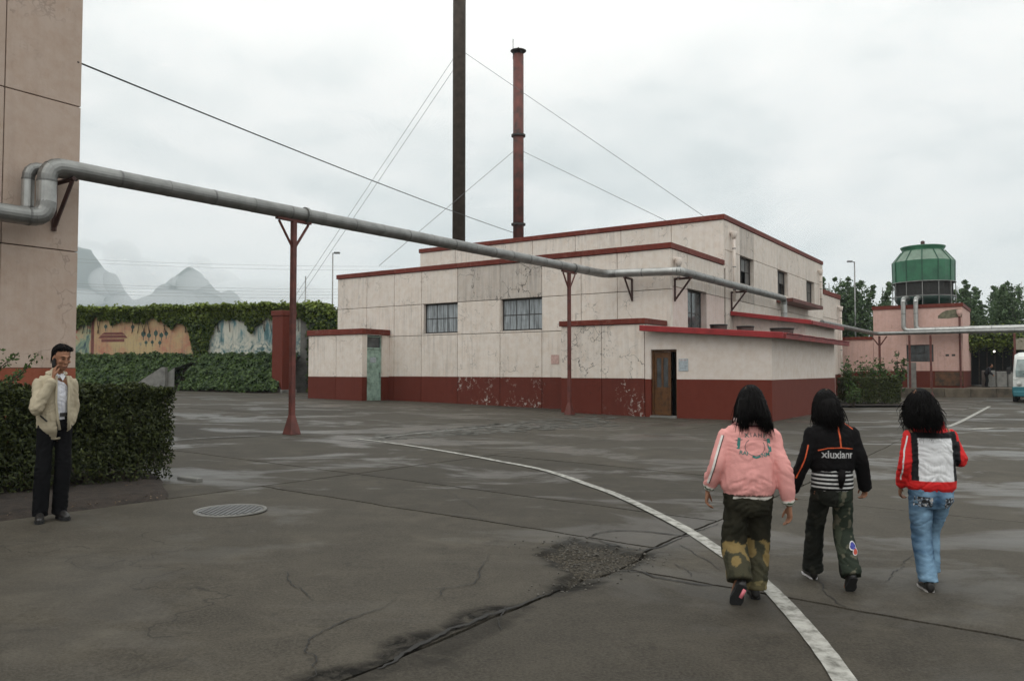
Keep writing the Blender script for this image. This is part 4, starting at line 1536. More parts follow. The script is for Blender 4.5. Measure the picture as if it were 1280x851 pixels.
obj('painted_panel', B(-6.2, .5, 0, .02, 2.1, 5.1), mural_mat('fall'), mural, label='waterfall painting in white and teal')
obj('painted_panel', B(-14.3, -6.21, 0, .02, 2.1, 5.1), mural_mat('town'), mural, label='pinkish painting of a red-roofed pavilion')
obj('painted_panel', B(-20, -14.31, 0, .02, 2.1, 5.1), mural_mat('birds'), mural, label='green and blue painted section')
M['muralred'] = plain('painted_dark_red', (.17, .06, .05), .85, .3, 5)
M['muralgreen'] = plain('painted_dark_green', (.05, .09, .075), .85, .4, 5)
M['muralpale'] = plain('painted_pale_yellow', (.40, .33, .20), .85, .3, 5)
bm = BM()                                          # flat painted pavilion
for pts in (((-13.75, 3.60), (-11.55, 3.60), (-11.75, 3.79), (-13.55, 3.79)), ((-13.5, 3.36), (-11.8, 3.36), (-11.8, 3.55), (-13.5, 3.55)), ((-13.55, 3.82), (-11.75, 3.82), (-11.95, 3.97), (-13.3, 3.97))):
    bm.faces.new([bm.verts.new((x, -.004, z)) for x, z in pts])
obj('painted_pavilion', bm, M['muralred'], mural)
bm = BM()
for (cx_, cz, r, tri) in ((-10.4, 3.85, .17, 0), (-10.0, 3.75, .15, 0), (-9.5, 3.88, .18, 1), (-9.1, 3.75, .15, 0), (-8.75, 3.85, .14, 0), (-10.2, 3.3, .11, 0), (-9.75, 3.32, .11, 0), (-9.2, 3.28, .12, 0), (-13.2, 4.35, .12, 0), (-11.2, 4.3, .13, 0), (-12.7, 4.5, .10, 0)):
    vs = [bm.verts.new((cx_ + r * (1.0 if not tri else .8) * math.cos(a), -.005, cz + r * math.sin(a) * 1.1 + r * .25 * math.sin(a * 5))) for a in [i * math.pi / 8 for i in range(16)]]
    bm.faces.new(vs)
    bm.faces.new([bm.verts.new(q) for q in ((cx_ - .025, -.0045, cz - r * 2.4), (cx_ + .025, -.0045, cz - r * 2.4), (cx_ + .025, -.0045, cz), (cx_ - .025, -.0045, cz))])
obj('painted_trees', bm, M['muralgreen'], mural)
bm = BM()
for (x, z0, z1) in ((-14.28, 2.1, 5.0),):
    bm.faces.new([bm.verts.new(q) for q in ((x, -.003, z0), (x + .22, -.003, z0), (x + .22, -.003, z1), (x, -.003, z1))])
obj('painted_border', bm, M['muralred'], mural)

# vines over its top
rg = np.random.default_rng(21)
P, NN, SS = [], [], []
for k in range(46000):
    u = rg.uniform(-19.5, 4.6)
    drape = .62 + .40 * nz(u * .55, 4) + .35 * nz(u * 1.7, 9) + .35 * nz(u * 5.5, 2)
    # long hangings: over the gap between the paintings and right of the pillar
    drape += 3.0 * math.exp(-((u + 6.2) / .72) ** 2) + .9 * math.exp(-((u + 2.7) / .45) ** 2) + .5 * math.exp(-((u + 15.2) / .5) ** 2) + .4 * math.exp(-((u + 8.2) / .4) ** 2)
    if u > 1.2: drape = 5.2
    drape = max(.25, drape)
    top = 5.35 + .16 * nz(u * .8, 2) + .10 * nz(u * 3, 5) - (max(0, u - 1.8) * .36 if u > 1.8 else 0)
    t = rg.random() ** 1.25
    z = top - drape * t
    if rg.random() < .30:
        z = top + rg.uniform(-.1, .22) * (1 + nz(u * 2, 7)); y = rg.uniform(-.6, .7)
        nn = (0, -.2, 1)
    else:
        th_ = .42 * (1 - t * .6) + .12 * nz(u * 2.2, z * 2.2, 5) + (.25 if u > 1.2 else 0)
        y = -th_ * rg.uniform(.55, 1.08)
        nn = (0, -1, .5)
    P.append((u, y, z)); NN.append(nn)
for k in range(160):                              # shoots standing up
    u = rg.uniform(-19, 4); h = rg.uniform(.1, .5) ** 1.3
    for j in range(5):
        P.append((u + rg.normal(0, .04), rg.uniform(-.35, .1), 5.45 + h * j / 5 - (max(0, u - 1.8) * .36))); NN.append((0, -.5, .6))
P = np.array(P); NN = np.array(NN, float) + rg.normal(0, .55, (len(P), 3))
vine = thing('hanging_vine', 'thick green vine tumbling over the top of the painted wall', 'vine', MW0, mrz)
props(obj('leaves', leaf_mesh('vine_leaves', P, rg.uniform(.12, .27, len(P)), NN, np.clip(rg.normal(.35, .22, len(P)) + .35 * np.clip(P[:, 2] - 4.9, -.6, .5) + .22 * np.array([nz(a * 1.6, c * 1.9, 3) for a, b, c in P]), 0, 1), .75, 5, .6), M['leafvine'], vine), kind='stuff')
bm = BM()
rs = random.Random(8)
for k in range(40):
    u = rs.uniform(-19, 4)
    tube(bm, [(u, -.05, 3.9), (u + rs.uniform(-.3, .3), -.15, 4.7), (u + rs.uniform(-.5, .5), 0, 5.3), (u + rs.uniform(-.8, .8), .3, 5.35)], .02, 5)
props(obj('stems', bm, M['bark'], vine), kind='stuff')

# ivy bank below the wall
bm = BM()
gl = []
for i in range(41):
    u = -20 + 20.6 * i / 40
    row = []
    for j in range(9):
        v = j / 8
        y = -.1 - 2.6 * v
        p = MW0 + (-MWD) * u + MWN * (-y)
        zb = g(p.x) - .05
        z = zb + (2.35 - zb) * (1 - v) ** .85 + .08 * nz(u * 1.3, v * 3)
        row.append(bm.verts.new((u, y, z if j < 8 else zb - .1)))
    gl.append(row)
for i in range(40):
    for j in range(8):
        bm.faces.new((gl[i][j], gl[i + 1][j], gl[i + 1][j + 1], gl[i][j + 1]))
bank = obj('embankment', bm, M['soil'])
bank.location = MW0; bank.rotation_euler = (0, 0, mrz)
props(bank, kind='structure')
P, NN = [], []
for k in range(34000):
    u = rg.uniform(-20, .45); v = rg.random()
    if -6.75 < u < -5.9 and rg.random() > .12 : continue     # the ramp
    if -8.2 < u < -5.9 and (v > (u + 9.0) / 2.3 * .9) and rg.random() > .15: continue
    y = -.1 - 2.65 * v
    p = MW0 + (-MWD) * u + MWN * (-y)
    zb = g(p.x) - .05
    z = zb + (2.35 - zb) * (1 - v) ** .85 + .08 * nz(u * 1.3, v * 3) + rg.uniform(0, .22) * (1 + 1.2 * nz(u * 2.2, v * 6, 2)) + .20 * max(0, nz(u * 1.5, v * 4, 6)) + .03
    P.append((u, y, z)); NN.append((0, -.75, .8))
P = np.array(P); NN = np.array(NN, float) + rg.normal(0, .5, (len(P), 3))
iv = obj('ground_ivy', leaf_mesh('ivy_leaves', P, rg.uniform(.11, .25, len(P)), NN, np.clip(rg.normal(.35, .25, len(P)) + .3 * np.array([nz(a * 2, b * 2, 8) for a, b, c in P]), 0, 1), .8, 6, .3), M['leafivy'])
iv.location = MW0; iv.rotation_euler = (0, 0, mrz)
props(iv, kind='stuff')
# concrete ramp flank
ramp_t = thing('concrete_ramp', 'grey concrete ramp cutting through the ivy bank to the vine-hung doorway', 'ramp', MW0 + MWD * 1.6, mrz)
for (ua, ub, ya, yb) in ((-7.3, -5.0, -2.95, -2.72), (-4.55, -4.3, -2.0, -.2)):
    bm = BM()
    if ua < -6:
        prof = [(ua, .3), (ub, .3), (ub, 1.72), (ub - .25, 1.72), (ua, .55)]
        f = [bm.verts.new((x, ya, z)) for x, z in prof]; b = [bm.verts.new((x, yb, z)) for x, z in prof]
    else:
        prof = [(ya, .3), (yb, .3), (yb, 2.35), (ya, .75)]
        f = [bm.verts.new((ua, y, z)) for y, z in prof]; b = [bm.verts.new((ub, y, z)) for y, z in prof]
    bm.faces.new(f); bm.faces.new(b[::-1])
    for i in range(len(f)):
        bm.faces.new((f[i], b[i], b[(i + 1) % len(f)], f[(i + 1) % len(f)]))
    obj('flank_wall', bm, M['concrete'], ramp_t)
bm = BM()
vs = [bm.verts.new(q) for q in ((-6.5, -2.7, .45), (-4.55, -2.7, 1.7), (-4.55, -.1, 2.2), (-5.3, -.1, 2.2))]
bm.faces.new(vs)
bm.faces.new([bm.verts.new(q) for q in ((-6.5, -2.7, .35), (-4.55, -2.7, .35), (-4.55, -2.7, 1.7), (-6.5, -2.7, .45))])
obj('ramp_slab', bm, M['concrete'], ramp_t)

# red gate pillar
pil = thing('gate_pillar', 'square dark red gate pillar at the right end of the mural', 'pillar', (-13.3, 45.4, g(-13.3)), BUILD_RZ)
obj('shaft', B(-.46, .46, -.46, .46, -.1, 4.42, .015), M['redclean'], pil)
obj('pillar_cap', B(-.52, .52, -.52, .52, 4.42, 4.72, .02), M['redclean'], pil)
obj('footing', B(-.55, .55, -.55, .55, -.1, .16, .02), M['concrete'], pil)


# lamp posts and poles
def lamp_post(x, y, h, label, arm=.6, r=.06):
    t = thing('lamp_post', label, 'lamp post', (x, y, g(x)), 0, 'slim far lamp posts')
    obj('pole', tube(BM(), [(0, 0, 0), (0, 0, h)], [r * 1.3, r * .8], 8), M['galv'], t, True)
    if arm:
        obj('arm', tube(BM(), [(0, 0, h - .1), (arm * .6, 0, h + .05), (arm, 0, h + .02)], r * .6, 6), M['galv'], t)
        obj('lamp_head', B(arm - .12, arm + .35, -.12, .12, h - .06, h + .08, .03), M['seam'], t)
    return t


p = at(416, 320, 62); lamp_post(p.x, p.y, 10.6, 'slim lamp post at the left end of the factory roof line', .22, .055)
p = at(382, 345, 62); lamp_post(p.x, p.y, 8.7, 'bare thin pole just right of the near rusty post', 0, .055)
p = at(1068, 325, 72); lamp_post(p.x, p.y, 11.7, 'street lamp with its arm to the left above the poplars', -.55, .07)

# =================================================================== RIGHT BACKGROUND
PK = Vector((28.93, 50.0, g(28.93)))
def pk(x, y, z=0): return PK + Vector((x * CT + y * ST, -x * ST + y * CT, z))


pink = thing('pink_building', 'pink flat-roofed plant house carrying the green cooling tower', 'building', PK, BUILD_RZ)
PH = 5.95
obj('core', B(-5.1, -.2, .2, 6, 0, PH - .2), M['core'], pink)
jx = [-5.28, -3.27, -1.69, 0]
for i in range(3):
    x0, x1 = jx[i], jx[i + 1]
    obj('base_panel', B(x0, x1, -.004, .2, -.1, 1.6), M['redbase'], pink)
    if i == 1:
        obj('wall_panel', B(x0, x1, 0, .2, 1.6, 2.2), M['pinkwall'], pink)
        obj('wall_panel', B(x0, x1, 0, .2, 3.32, 5.72), M['pinkwall'], pink)
        grid_window(pink, x0, x1, .10, 2.2, 3.32, 3, 2, M['glass'])
    else:
        obj('wall_panel', B(x0, x1 - .006, 0, .2, 1.6, 5.72), M['pinkwall'], pink)
obj('wall_panel', B(-.2, -.004, .2, 6, 1.6, 5.72), M['pinkwall'], pink)
obj('base_panel', B(-.2, 0, .2, 6, -.1, 1.6), M['redbase'], pink)
obj('wall_panel', B(-5.27, -5.1, .2, 6, 1.6, 5.72), M['pinkwall'], pink)
obj('coping', B(-5.34, .06, -.06, .22, 5.73, 5.97), M['cap'], pink)
obj('coping', B(-.22, .05, .223, 6, 5.73, 5.965), M['cap'], pink)
obj('coping', B(-5.33, -5.1, .223, 6, 5.73, 5.965), M['cap'], pink)
obj('roof', B(-5.2, -.1, .1, 6, 5.6, 5.7), M['roof'], pink)
bm = BM()                                          # fallen render patch
rs = random.Random(2)
pts = [(-1.42, 4.98), (-1.36, 5.2), (-1.2, 5.36), (-.95, 5.52), (-.6, 5.55), (-.35, 5.6), (-.06, 5.58), (-.05, 5.02), (-.4, 5.04), (-.8, 5.0), (-1.1, 5.03)]
vs = [bm.verts.new((x + rs.uniform(-.03, .03), -.006, z + rs.uniform(-.03, .03))) for x, z in pts]
bm.faces.new(vs)
obj('bare_patch', bm, plain('bare_mossy_render', (.17, .16, .105), .95, .6, 4), pink)
obj('rusty_board', B(-1.62, -.02, -.05, -.006, .65, 1.55), plain('rusty_sheet', (.12, .055, .025), .8, .7, 2.5, dark=(.035, .025, .018)), pink)
dd = obj('door', B(-3.25, -2.72, -.05, -.006, .3, 2.15, .01), plain('grey_door', (.20, .19, .175), .6, .3, 4), pink)
obj('wall_mark', B(-1.0, -.8, -.012, -.005, 2.55, 2.68), M['core'], pink)
obj('wall_mark', B(-.65, -.45, -.012, -.005, 2.55, 2.68), M['core'], pink)
obj('downpipe', tube(BM(), [(-.16, -.09, .5), (-.16, -.09, 5.2)], .06, 8), M['redsteel'], pink)
obj('hopper_head', lathe(BM(), [(.06, 4.9), (.16, 5.1), (.17, 5.3), (.1, 5.32)], 12, (-.16, -.13, .2)), M['pinkwall'], pink)
# low wing
obj('wing_wall', B(-13, -5.3, .02, .25, 1.55, 3.72), M['pinkwall'], pink)
obj('wing_base', B(-13, -5.3, .016, .25, -.1, 1.55), M['redbase'], pink)
obj('wing_coping', B(-13, -5.35, -.05, .3, 3.725, 3.93), M['cap'], pink)
obj('wing_roof', B(-13, -5.3, .25, 5, 3.5, 3.6), M['roof'], pink)

# cooling tower on its roof
ct = thing('cooling_tower', 'green twelve-ribbed cooling tower with grey legs on the pink roof', 'cooling tower', pk(-2.55, 3.1, 5.70), 0)
ct.scale = (.88, .88, 1.0)
M['ctgreen'] = plain('green_fibreglass', (.030, .145, .075), .4, .35, 1.2, dark=(.018, .085, .048))
M['ctpale'] = plain('faded_fibreglass', (.16, .235, .175), .5, .3, 1.6)
M['ctdark'] = plain('dark_green_basin', (.012, .045, .032), .5, .4, 2)
M['ctrib'] = plain('green_rib', (.018, .085, .048), .5, .3, 3)
def seg(name, prof, m, par, k, n=12):
    bm = BM()
    a0, a1 = 2 * math.pi * k / n, 2 * math.pi * (k + 1) / n
    pr = None
    for (r, z) in prof:
        row = [bm.verts.new((r * math.cos(a0 + (a1 - a0) * t / 2), r * math.sin(a0 + (a1 - a0) * t / 2), z)) for t in range(3)]
        if pr:
            bm.faces.new((pr[0], pr[1], row[1], row[0])); bm.faces.new((pr[1], pr[2], row[2], row[1]))
        pr = row
    return obj(name, bm, m, par)
for k in range(12):
    seg('shell_panel', [(2.16, 1.95), (2.19, 3.42)], M['ctgreen'], ct, k)
    seg('shoulder_panel', [(2.19, 3.42), (1.50, 4.18)], M['ctpale'], ct, k)
    a = 2 * math.pi * k / 12
    c_, s_ = math.cos(a), math.sin(a)
    obj('rib', tube(BM(), [(2.18 * c_, 2.18 * s_, 1.95), (2.21 * c_, 2.21 * s_, 3.42), (1.53 * c_, 1.53 * s_, 4.18)], .045, 6), M['ctrib'], ct)
    obj('leg', tube(BM(), [(2.2 * c_, 2.2 * s_, 0.0), (2.2 * c_, 2.2 * s_, 1.97)], .035, 6), M['galv'], ct)
    seg('louvre_screen', [(2.02, .95), (2.02, 1.95)], M['core'], ct, k)
obj('collar', lathe(BM(), [(1.50, 4.16), (1.50, 4.28), (1.58, 4.40), (1.62, 4.48), (1.56, 4.50), (1.3, 4.40)], 36, cap=False), M['ctgreen'], ct, True)
obj('fan_deck', lathe(BM(), [(1.5, 4.30), (.02, 4.34)], 30, cap=False), M['dark'], ct)
obj('basin', lathe(BM(), [(1.2, .25), (1.75, .40), (2.06, .78), (2.08, .96), (2.0, .96)], 36), M['ctdark'], ct, True)
for z in (.98, 1.96):
    bm = BM()
    pts = [(2.24 * math.cos(i * math.pi / 18), 2.24 * math.sin(i * math.pi / 18), z) for i in range(37)]
    tube(bm, pts, .035, 6, Vector((0, 0, 1)))
    obj('hoop_rail', bm, M['galv'], ct)
for k in range(16):
    z = 1.0 + k * .06
    obj('louvre', lathe(BM(), [(2.03, z), (2.08, z - .025), (2.08, z - .02), (2.03, z + .005)], 24, cap=False), M['seam'], ct)
obj('motor', lathe(BM(), [(.14, 4.3), (.15, 4.86), (.10, 4.92)], 14), M['bracket'], ct, True)
obj('support_frame', lathe(BM(), [(.9, 0), (.9, .3)], 4, cap=True), M['ctdark'], ct)

# silver pipes to the tower
for k, (x, zr, lab) in enumerate(((-3.32, 4.25, 'left silver pipe looping over the pink roof edge and off to the right'), (-2.62, 4.30, 'right silver pipe looping over the pink roof edge and off to the right'))):
    r = thing('silver_pipe', lab, 'pipe', pk(0, 0, 0), BUILD_RZ, 'silver pipes on the pink plant house')
    y = -.42 - .30 * (1 - k)
    elbow(r, (x, 1.6, 6.5), (x, y, 6.55), (x, y, 6.1), .14, M['galvlight'], 6)
    lagged(r, (x, y, 6.1), (x, y, zr + .3), .14, .7, M['galvlight'])
    elbow(r, (x, y, zr + .3), (x, y, zr), (x + .3, y, zr), .14, M['galvlight'], 5)
    lagged(r, (x + .3, y, zr), (14, y, zr + .0), .14, 1.6, M['galvlight'])
lowp = thing('condensate_pipe', 'lower grey pipe on red posts running in front of the pink house', 'pipe', (0, 0, 0))
q0, q1 = Vector((15.4, 38.7, 3.92)), Vector((23.75, 50.85, 3.92))
dv = Vector((ST, CT, 0)); du = Vector((CT, -ST, 0))
lagged(lowp, q0, q1 - dv * .5, .12, 1.3, M['galv'])
elbow(lowp, q1 - dv * .5, q1, q1 + du * .5, .12, M['galv'], 5)
lagged(lowp, q1 + du * .5, q1 + du * 19, .12, 1.4, M['galv'])
for k, (s, lab) in enumerate(((.2, 'red pipe post with a fork at the pipe bend above the shrubs'), (1.95, 'plain red pipe post left of the plant house window'), (3.15, 'plain red pipe post crossing the plant house window'), (7.6, 'red pipe post with a flared foot before the dark shelter'))):
    q = q1 + du * s
    t = thing('pipe_post', lab, 'support post', (q.x, q.y, g(q.x)), BUILD_RZ, 'red posts under the lower pipe')
    zt = 3.92 - g(q.x) - .16
    obj('column', B(-.06, .06, -.06, .06, 0, zt), M['redsteel'], t)
    obj('foot', lathe(BM(), [(.22, 0), (.22, .03), (.08, .75 if k == 3 else .3)], 4, ph=.785), M['redsteel'], t)
    if k == 0:
        for s2 in (-1, 1):
            obj('strut', tube(BM(), [(.05 * s2, 0, zt - .6), (.45 * s2, 0, zt - .02)], .04, 4), M['redsteel'], t)

# loading dock
dock = thing('loading_dock', 'low stained concrete loading dock before the pink house and shelter', 'dock', (0, 0, 0))
rs = random.Random(4)
M['dockm'] = plain('stained_dock', (.105, .083, .058), .85, .6, 1.6, rnd=.22)
for k in range(7):
    x0 = 23.9 + k * 1.62
    obj('dock_block', B(x0 + .008, x0 + 1.612, 49.0, 49.5, -.25, .40, .02), M['dockm'], dock)
obj('dock_top', B(23.9, 35.2, 49.5, 60, -.25, .405), M['dockm'], dock)
obj('dock_ramp', sloped(None, 'y', 35.25, 37.4, 49.2, 52, .25, -.22, .12, M['dockm']).data, M['dockm'], dock)
bpy.data.objects.remove([o for o in COL.objects if o.name == 'y'][0])

# dark open shelter
shel = thing('open_shelter', 'dark open-fronted shelter behind the dock at the right edge', 'shelter', (30.2, 55, .4))
obj('roof', B(-.4, 14, -1.2, 5, 3.55, 3.75), M['roof'], shel)
obj('back_wall', B(-.6, 14, 4.8, 5, 0, 3.55), M['dark'], shel)
for x in (0.2, 4.6, 9):
    obj('post', B(x - .07, x + .07, -1.0, -.86, 0, 3.55), M['redsteel'], shel)
obj('pale_fascia', B(4.35, 9.5, -1.5, -1.25, 2.55, 3.35), plain('pale_fascia', (.28, .25, .19), .8, .3, 3), shel)
obj('shelf', B(.8, 1.6, 2.5, 3.2, 0, 2.2), M['core'], shel)
lampo = thing('work_lamp', 'small lit lamp hanging in the dark shelter', 'lamp', (32.95, 53.3, 2.82))
em = bpy.data.materials.new('lit_bulb'); em.use_nodes = True
em.node_tree.nodes['Principled BSDF'].inputs['Emission Color'].default_value = (1, .95, .85, 1)
em.node_tree.nodes['Principled BSDF'].inputs['Emission Strength'].default_value = 6
obj('bulb', ell(BM(), (0, 0, 0), (.055, .055, .06), 12, 8), em, lampo, True)
obj('cord', tube(BM(), [(0, 0, .05), (0, 0, 1.13)], .012, 6), M['cablem'], lampo)
for k in range(4):
    b_ = thing('concrete_block', ('grey concrete block beside the shelter post, leftmost of four', 'second grey concrete block from the shelter post', 'third grey concrete block from the shelter post', 'grey concrete block nearest the minibus')[k], 'concrete block', (32.1 + k * .78, 52.6, .405), .04 * k, 'concrete blocks on the dock')
    obj('body', B(-.36, .36, -.2, .2, 0, 1.12 - .06 * k, .03), M['concrete'], b_)
    obj('lifting_eye', tube(BM(), [(-.1, 0, 1.1 - .06 * k), (0, 0, 1.2 - .06 * k), (.1, 0, 1.1 - .06 * k)], .018, 6), M['bracket'], b_)
bn = thing('blue_banner', 'narrow blue panel hanging just right of the pink house corner', 'panel', (30.05, 54.2, 2.0))
obj('sheet', B(-.13, .13, -.02, .02, 0, 1.1), plain('faded_blue', (.10, .16, .30), .7, .3, 3), bn)


# ------------------------------------------------------------------- trees behind
def tree_proto(seed, h, w, lobes, n, leaf=.30):
    rg = np.random.default_rng(seed)
    rs = random.Random(seed)
    bm = BM()
    tube(bm, [(0, 0, -.2), (.05, 0, h * .35), (-.05, .05, h * .7), (0, 0, h * .95)], [.22, .16, .09, .02], 8)
    C_, R_ = [], []
    for l in range(lobes):
        a = rs.random() * 6.28
        d = w * .30 * math.sqrt(rs.random())
        base = h * rs.uniform(.30, .45)
        top = h * rs.uniform(.72, 1.0) if l else h
        tip = (d * 1.5 * math.cos(a), d * 1.5 * math.sin(a), top)
        tube(bm, [(0, 0, base * .7), (d * math.cos(a), d * math.sin(a), base * 1.3), tip], [.07, .045, .012], 5)
        m = int((top - base * .6) / .42)
        for k in range(m):
            t = (k + .5) / m
            z = base * .6 + (top - base * .6) * t
            rr = w * .21 * (math.sin(math.pi * min(1, t * .85 + .12)) ** .8) * rs.uniform(.6, 1.15)
            f = (t ** .8)
            C_.append((tip[0] * f + rs.gauss(0, w * .07), tip[1] * f + rs.gauss(0, w * .07), z)); R_.append(max(.18, rr))
    C_ = np.array(C_); R_ = np.array(R_)
    idx = rg.integers(0, len(C_), n)
    dirs = rg.normal(size=(n, 3)); dirs /= np.linalg.norm(dirs, axis=1, keepdims=True)
    rad = R_[idx] * np.abs(rg.normal(.75, .42, n))
    P = C_[idx] + dirs * rad[:, None] * np.array((1, 1, .8))
    ct_ = rg.random(len(C_))
    T = np.clip(.25 + .35 * ct_[idx] + rg.normal(0, .18, n), 0, 1)
    crown = leaf_mesh('crown', P, leaf * rg.uniform(.6, 1.25, n), dirs + rg.normal(0, .6, (n, 3)) + np.array((0, 0, .3)), T, .8, seed)
    return bm, crown


protos = []
for k, (h, w, lb) in enumerate(((10.5, 3.4, 6), (9.8, 2.6, 4), (10.5, 4.6, 9))):
    t = thing('poplar_tree', '', 'tree', (0, 200, 0), 0, 'poplars behind the plant house')
    b_, c_ = tree_proto(30 + k, h, w, lb, 13000, .24)
    obj('trunk', b_, M['bark'], t, True)
    obj('crown', c_, M['leaftree'], t)
    protos.append([t, h, True])
TR = [(1036, 346, 74, 1, 'narrow poplar just right of the far factory roof'), (1056, 347, 76, 2, 'broad poplar between the factory roof and the street lamp'),
      (1077, 353, 73, 0, 'poplar just right of the street lamp'), (1103, 352, 82, 1, 'lone narrow poplar left of the cooling tower'),
      (1196, 350, 70, 0, 'poplar close against the right of the cooling tower'), (1211, 358, 74, 1, 'slim poplar right of the cooling tower above the roof end'),
      (1228, 372, 78, 0, 'lower poplar in the gap between two taller groups'), (1247, 351, 76, 2, 'broad poplar above the shelter'), (1268, 353, 70, 2, 'tallest-looking broad poplar near the right edge'),
      (1296, 350, 66, 0, 'poplar cut by the right edge of the picture'), (1020, 372, 90, 0, 'poplar mostly hidden behind the factory block'), (1315, 352, 72, 1, 'slim poplar just beyond the right edge')]
for (px, py, Y, k, lab) in TR:
    q = at(px, py, Y)
    pr = protos[k]
    if pr[2]:
        t = pr[0]; pr[2] = False
    else:
        t = copy_tree(pr[0])
    s = (q.z + .1) / pr[1]
    t.location = (q.x, q.y, g(q.x) - .05)
    t.scale = (s, s, s)
    t.rotation_euler = (0, 0, px * .7)
    t['label'] = lab
# dark creeper mass over the shelter
rg = np.random.default_rng(77)
P = np.stack([rg.uniform(30.2, 36, 5000), 54.2 + rg.uniform(-.7, 1.2, 5000), 3.6 + rg.normal(.1, .35, 5000)], 1)
cr = thing('creeper', 'green creeper sprawling on the shelter roof beside the pink house', 'creeper', (0, 0, 0))
props(obj('leaves', leaf_mesh('creeper_leaves', P, rg.uniform(.12, .24, 5000), rg.normal(0, 1, (5000, 3)) + np.array((0, -.6, .5)), rg.uniform(0, .8, 5000), .75, 3), M['leafvine'], cr), kind='stuff')
bm = BM()
for k in range(10):
    tube(bm, [(30.4 + k * .55, 54.5, .5), (30.4 + k * .55, 54.4, 3.3), (30.9 + k * .5, 54.4, 3.75)], .025, 5)
props(obj('stems', bm, M['bark'], cr), kind='stuff')

# ------------------------------------------------------------------- planter by the far corner
hp = on_ground(1103, 506)
h2 = thing('clipped_bush', 'small square clipped bush by the far right factory corner', 'hedge', (hp.x - .2, hp.y + .2, g(hp.x)), 0)
P, S, Nn, T = block_hedge(-1.15, 1.2, 0, 1.7, .05, 1.28, 16000, .085, 9, .09, .12)
props(obj('foliage', leaf_mesh('bush_foliage', P, S, Nn, np.clip(T + .12, 0, 1), .6, 8), M['leafhedge'], h2), kind='stuff')
bm = BM()
for k in range(14):
    x = random.uniform(-1, 1); y = random.uniform(.2, 1.5)
    tube(bm, [(x, y, -.05), (x + random.uniform(-.2, .2), y, 1.0)], [.03, .01], 5)
props(obj('stems', bm, M['bark'], h2), kind='stuff')
def shrub(px, py, Y, h, w, seed, label, n=420, size=.2, sparse=1.0):
    q = at(px, py, Y)
    t = thing('leafy_shrub', label, 'shrub', (q.x, q.y, g(q.x)), 0, 'shrubs in the bed by the far factory corner')
    rs = random.Random(seed); rg = np.random.default_rng(seed)
    LP, LN = [], []
    bm = BM()
    for k in range(9):
        a = rs.random() * 6.28; d = w * rs.uniform(.25, .6)
        top = Vector((d * math.cos(a), d * math.sin(a) * .6, h * rs.uniform(.65, 1.0)))
        tube(bm, [(0, 0, 0), (top.x * .4, top.y * .4, top.z * .55), top], [.03, .02, .008], 5)
        for j in range(n // 9):
            f = rs.uniform(.35, 1.05)
            c = Vector((top.x * f, top.y * f, top.z * (f ** .9)))
            LP.append((c.x + rs.gauss(0, .12 * w * sparse), c.y + rs.gauss(0, .1 * w), c.z + rs.gauss(0, .09 * h))); LN.append((rs.gauss(0, .6), rs.gauss(-.3, .6), rs.gauss(.5, .5)))
    obj('stem', bm, M['bark'], t)
    obj('leaves', leaf_mesh('shrub_leaves', np.array(LP), size * rg.uniform(.6, 1.3, len(LP)), np.array(LN), rg.uniform(.05, .8, len(LP)), .45, seed), M['leafshrub'], t)
    return t
shrub(1063, 492, 36.5, 2.15, .75, 51, 'tall loose shrub against the far rain pipe', 300)
shrub(1085, 490, 39, 1.95, 1.0, 52, 'bushy shrub behind the clipped bush, left half')
shrub(1108, 490, 39.5, 2.0, 1.0, 53, 'bushy shrub behind the clipped bush, right half')
shrub(1125, 490, 40.5, 2.3, .6, 54, 'upright shrub with few long leaves at the right of the bed', 110, .34)
shrub(1067, 503, 35.5, .75, .55, 55, 'low pale green shrub left of the clipped bush', 260, .13)
bd = on_ground(1090, 507)
bm = BM()
vs = [bm.verts.new((x, y, g(x) + .03)) for x, y in ((bd.x - 1.6, bd.y - .5), (bd.x + 2.2, bd.y - .2), (bd.x + 2.9, bd.y + 5), (bd.x - 1.8, bd.y + 5))]
bm.faces.new(vs)
props(obj('soil_bed', bm, M['soil']), kind='structure')

# =================================================================== PEOPLE
def remesh(bm, voxel, smooth=3, disp=None, name='cloth'):
    me = bpy.data.meshes.new('tmp')
    bmesh.ops.recalc_face_normals(bm, faces=bm.faces[:])
    bm.to_mesh(me); bm.free()
    o = bpy.data.objects.new('tmp', me)
    COL.objects.link(o)
    r = o.modifiers.new('r', 'REMESH'); r.mode = 'VOXEL'; r.voxel_size = voxel
    s = o.modifiers.new('s', 'SMOOTH'); s.factor = .5; s.iterations = smooth
    dg = bpy.context.evaluated_depsgraph_get()
    dg.update()
    out = bpy.data.meshes.new_from_object(o.evaluated_get(dg))
    out.name = name
    bpy.data.objects.remove(o)
    bpy.data.meshes.remove(me)
    if disp:
        b2 = bmesh.new(); b2.from_mesh(out)
        b2.normal_update()
        mv = [(v, v.normal * disp(v.co, v.normal)) for v in b2.verts]
        for v, d in mv: v.co += d
        b2.to_mesh(out); b2.free()
    return out


def dye(me, fn):
    a = me.attributes.new('dye', 'FLOAT_COLOR', 'POINT')
    buf = []
    for v in me.vertices:
        c = fn(v.co, v.normal)
        buf += [c[0], c[1], c[2], 1.0]
    a.data.foreach_set('color', buf)
    return me


